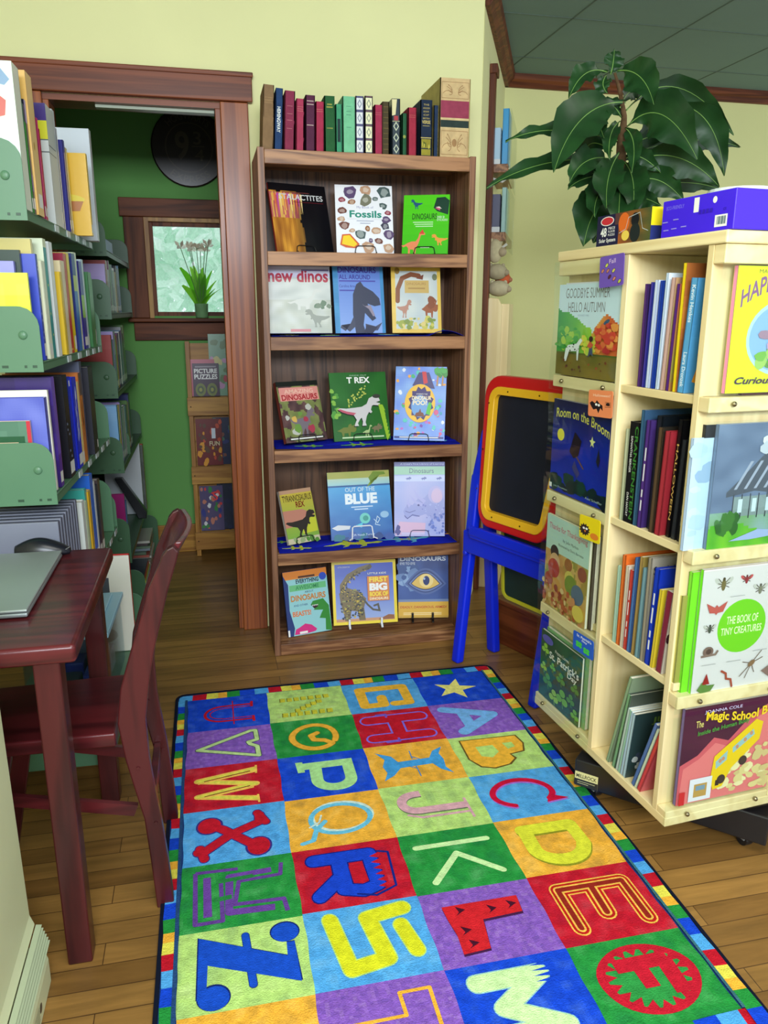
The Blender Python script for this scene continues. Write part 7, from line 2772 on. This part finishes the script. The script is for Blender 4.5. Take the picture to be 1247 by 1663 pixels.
awbook('tall bright blue book on the upper ledge of the angled wall', .36, .56, .052, .026, 1.867, .215, (40, 150, 206))
awbook('pale blue and green book in front of the bright blue one on the angled wall', .345, .54, .010, .038, 1.867, .14, (170, 206, 226), True)
awbook('navy book with a white foot label on the lower ledge of the angled wall', .345, .54, .006, .050, 1.597, .152, (36, 40, 90), True)
awbook('light green and blue thin books edge on the lower ledge of the angled wall', .36, .56, .060, .020, 1.597, .18, (150, 196, 190))

# plush toys stacked on the wooden board
PL = [(.34, .040, 1.520, .034, .050, (196, 186, 150), 'cream plush toy on top of the pile at the angled wall'),
      (.36, .050, 1.435, .046, .034, (170, 160, 130), 'beige plush toy in the middle of the pile at the angled wall'),
      (.40, .075, 1.405, .036, .026, (196, 96, 60), 'orange-red plush toy poking out of the pile at the angled wall'),
      (.36, .060, 1.365, .050, .034, (186, 176, 144), 'grey-beige plush toy at the bottom of the pile at the angled wall')]
for (s_, o_2, z, r1, r2, col, label) in PL:
    p = AW(s_, o_2, z)
    mb = MB()
    mb.ball((0, 0, 0), r1, r1 * .9, r2, col, 12)
    pt = thing('plush_toy', label, 'soft toy', (p.x, p.y, p.z), group='soft toys piled at the angled wall')
    mb.build('body', M_FABRIC, pt, smooth=True)
    mb = MB()
    mb.ball((r1 * .7, -r1 * .5, -r2 * .1), r2 * .45, r2 * .45, r2 * .40, mix(col, (150, 130, 110), .5), 8)
    mb.build('muzzle', M_FABRIC, pt, smooth=True)
    for e in (-1, 1):
        mb = MB()
        mb.ball((e * r1 * .6, 0, r2 * .75), r2 * .28, r2 * .2, r2 * .3, col, 8)
        mb.build('ear', M_FABRIC, pt, smooth=True)
bt = thing('wooden_play_board', 'tall pale wooden play cabinet with a round printed mark below the soft toys', 'play cabinet', mtx=AWM)
mb = MB()
mb.prism([(.010, .0), (.082, .0), (.082, 1.290), (.066, 1.322), (.026, 1.326), (.010, 1.31)], .30, .325, lambda u, v, t: Vector((t, -u, v)), (222, 196, 120))
a = Art(mb, lambda s_, t_, k: (.2998 - k, -.014 - s_ * .062, 1.25 + t_ * .062))
a.ell(.5, .5, .40, .40, (70, 60, 50), 20)
a.ell(.5, .5, .34, .34, (222, 196, 120), 20)
a.rect(.24, .48, .76, .62, (70, 60, 50))
mb.build('side_board', M_MAPLE, bt, bevel=.004)
mb = MB()
awbox(mb, .3255, .62, .012, .112, 0, 1.30, (222, 196, 120))
a = Art(mb, lambda s_, t_, k: (.3253 - k, -.084 - s_ * .028, .9 + t_ * .35))
a.rect(.2, .62, .8, .95, (110, 130, 190))
a.rect(.1, .30, .6, .45, (60, 60, 60))
a.rect(.5, .38, .9, .55, (60, 60, 60))
a.rect(.1, .05, .8, .2, (120, 140, 170))
mb.build('cabinet_body', M_MAPLE, bt, bevel=.002)

# ================================================================== PLANT
PX, PY = 1.06, -.36
def bez(p0, p1, p2, t):
    return p0 * ((1 - t) ** 2) + p1 * (2 * t * (1 - t)) + p2 * (t * t)


plant = thing('potted_plant', 'large dark green broad-leaved plant standing behind the book tower', 'plant', (PX, PY, 0))
LV = [  # base, middle, tip (metres from the foot of the plant), width, roll
    ((-0.024, 0.0, 1.959), (-0.011, 0.01, 1.992), (-0.007, 0.02, 2.033), 0.0523, 0.2),
    ((-0.036, 0.0, 1.964), (-0.133, -0.03, 1.977), (-0.183, -0.06, 1.87), 0.0541, 0.5),
    ((-0.002, 0.0, 1.97), (0.046, -0.07, 1.967), (0.046, -0.14, 1.848), 0.0859, 0.3),
    ((-0.038, 0.0, 1.955), (-0.067, -0.015, 1.926), (-0.046, -0.03, 1.899), 0.0429, 0.3),
    ((0.036, 0.0, 1.863), (0.217, 0.06, 2.054), (0.5, 0.12, 1.839), 0.0691, 0.6),
    ((0.042, 0.0, 1.818), (0.095, -0.1, 1.908), (0.164, -0.2, 1.697), 0.1194, 0.3),
    ((0.178, 0.0, 1.889), (0.339, -0.01, 1.899), (0.383, -0.02, 1.687), 0.0784, 0.5),
    ((0.03, 0.0, 1.886), (-0.184, -0.1, 1.857), (-0.28, -0.2, 1.645), 0.1157, 0.3),
    ((-0.05, 0.0, 1.879), (-0.088, -0.05, 1.823), (-0.083, -0.1, 1.762), 0.0504, 0.4),
    ((0.014, 0.0, 1.778), (-0.225, 0.01, 1.829), (-0.343, 0.02, 1.761), 0.0373, 0.8),
    ((0.01, 0.0, 1.717), (-0.231, -0.015, 1.735), (-0.416, -0.03, 1.623), 0.0485, 0.8),
    ((0.0, 0.0, 1.747), (-0.086, 0.04, 1.812), (-0.05, 0.08, 1.72), 0.0896, 0.4),
    ((0.051, 0.0, 1.749), (0.157, 0.05, 1.849), (0.332, 0.1, 1.777), 0.0803, 0.5),
    ((0.065, 0.0, 1.719), (0.189, -0.06, 1.775), (0.301, -0.12, 1.638), 0.0896, 0.4),
    ((0.054, 0.0, 1.74), (0.338, 0.09, 1.842), (0.57, 0.18, 1.816), 0.0616, 0.6),
    ((0.022, 0.0, 1.678), (-0.121, -0.05, 1.673), (-0.189, -0.1, 1.617), 0.0467, 0.5),
    ((0.024, 0.0, 1.655), (-0.103, -0.09, 1.63), (-0.138, -0.18, 1.535), 0.0747, 0.3),
    ((0.069, 0.0, 1.656), (0.145, -0.025, 1.702), (0.228, -0.05, 1.604), 0.0821, 0.4),
    ((0.072, 0.0, 1.641), (0.292, 0.04, 1.694), (0.444, 0.08, 1.662), 0.0485, 0.7),
    ((0.036, 0.0, 1.624), (-0.079, -0.03, 1.601), (-0.106, -0.06, 1.463), 0.1157, 0.25),
    ((0.038, 0.0, 1.817), (0.008, 0.025, 1.904), (-0.027, 0.05, 1.889), 0.0373, 0.4),
    ((0.047, 0.0, 1.624), (0.082, -0.05, 1.619), (0.122, -0.1, 1.581), 0.0523, 0.5),
    ((-0.002, 0.0, 1.724), (-0.137, -0.075, 1.728), (-0.208, -0.15, 1.627), 0.0709, 0.4),
    ((0.046, 0.0, 1.749), (0.145, 0.06, 1.843), (0.237, 0.12, 1.859), 0.0467, 0.5),
    ((0.045, 0.0, 1.687), (0.19, 0.075, 1.76), (0.422, 0.15, 1.724), 0.0653, 0.6),
    ((0.026, 0.0, 1.748), (-0.081, -0.11, 1.665), (-0.122, -0.22, 1.554), 0.0784, 0.3),
    ((0.035, 0.0, 1.725), (0.039, -0.1, 1.664), (-0.031, -0.2, 1.537), 0.0784, 0.3),
    ((0.031, 0.0, 1.686), (-0.029, -0.12, 1.606), (-0.094, -0.24, 1.495), 0.0896, 0.2),
    ((0.031, 0.0, 1.817), (0.046, -0.07, 1.781), (-0.008, -0.14, 1.663), 0.0467, 0.5),
    ((0.018, 0.0, 1.832), (-0.066, -0.08, 1.789), (-0.093, -0.16, 1.693), 0.0429, 0.5),
    ((0.049, 0.0, 1.64), (0.106, -0.05, 1.564), (0.048, -0.1, 1.472), 0.084, 0.3),
    ((0.032, 0.0, 1.717), (0.065, -0.025, 1.761), (0.14, -0.05, 1.683), 0.056, 0.5),
    ((0.022, 0.0, 1.686), (-0.047, -0.025, 1.695), (-0.12, -0.05, 1.658), 0.0523, 0.5),
    ((0.015, 0.0, 1.869), (0.052, 0.03, 1.953), (0.136, 0.06, 1.927), 0.0467, 0.4),
    ((0.043, 0.0, 1.6), (-0.004, 0.02, 1.561), (-0.024, 0.04, 1.481), 0.084, 0.3),]
DG = (16, 46, 22)
for i, (p0, p1, p2, W_, roll) in enumerate(LV):
    p0, p1, p2 = Vector(p0), Vector(p1), Vector(p2)
    vs, fs, cc = [], [], []
    NU, NV = 18, 6
    view = Vector((.36, .92, .12)).normalized()
    for a_ in range(NU + 1):
        t = a_ / NU
        c = bez(p0, p1, p2, t)
        tg = (bez(p0, p1, p2, min(1, t + .02)) - bez(p0, p1, p2, max(0, t - .02))).normalized()
        sd = tg.cross(view)
        sd = sd.normalized() if sd.length > 1e-3 else Vector((1, 0, 0))
        nr = tg.cross(sd).normalized()
        sd2 = (sd * math.cos(roll * (1 - .5 * t)) + nr * math.sin(roll * (1 - .5 * t)))
        nr2 = tg.cross(sd2).normalized()
        ww = W_ * .5 * (.07 + max(0, math.sin(math.pi * min(1, max(0, (t - .10) / .90)) ** .92)) ** 1.15 * 1.12) * (1 + .07 * math.sin(t * 31 + i * 2)) if t > .02 else W_ * .04
        ww = max(.0015, ww * (1 if t < .97 else .35))
        for b_ in range(NV + 1):
            q = b_ / NV * 2 - 1
            rip = .008 * math.sin(t * 24 + i + (2 if q > 0 else 0)) * abs(q) ** 2
            vs.append(c + sd2 * (q * ww) + nr2 * ((abs(q) ** 1.4) * ww * .28 + rip))
    for a_ in range(NU):
        for b_ in range(NV):
            q = a_ * (NV + 1) + b_
            fs.append([q, q + 1, q + NV + 2, q + NV + 1])
            mid = b_ in (NV // 2 - 1, NV // 2)
            cc.append(mix(DG, (60, 110, 44), .15 + .3 * ns(a_ * .3, b_ * .3, 1, i)))
    mb = MB()
    mb.add(vs, fs, cc)
    # pale midrib
    rib = []
    for a_ in range(NU + 1):
        rib.append(vs[a_ * (NV + 1) + NV // 2])
    mb.tube(rib, [.0017 * (1 - .8 * a_ / NU) + .0003 for a_ in range(NU + 1)], (120, 160, 80), 5)
    mb.build('leaf', M_LEAF, plant, smooth=True)
tk = [Vector(p) for p in [(0.054, 0.0, 1.48), (0.035, 0.0, 1.639), (0.031, 0.0, 1.702), (0.028, 0.0, 1.779), (0.031, 0.0, 1.847), (0.011, 0.0, 1.913), (-0.011, 0.0, 1.964)]]
mb = MB()
mb.tube([Vector((tk[0].x, 0, .34))] + tk, [.030, .022, .017, .016, .015, .008, .006, .004], (92, 70, 48), 12)
mb.build('trunk', mat('bark', rough=.9, spec=.1, mottle=.35, mscale=40, bump=.5, bscale=90), plant, smooth=True)
mb = MB()
mb.lathe([(.075, 0), (.08, .01), (.098, .30), (.104, .30), (.104, .34), (.092, .34), (.090, .31)], (tk[0].x, 0, 0), (120, 70, 50), 28)
mb.build('pot', M_PLASTIC, plant)
mb = MB()
mb.lathe([(.089, .30), (.085, .325), (.03, .335)], (tk[0].x, 0, 0), (60, 44, 34), 24)
mb.build('soil', M_FABRIC, plant)
# framed picture edge leaning behind the plant
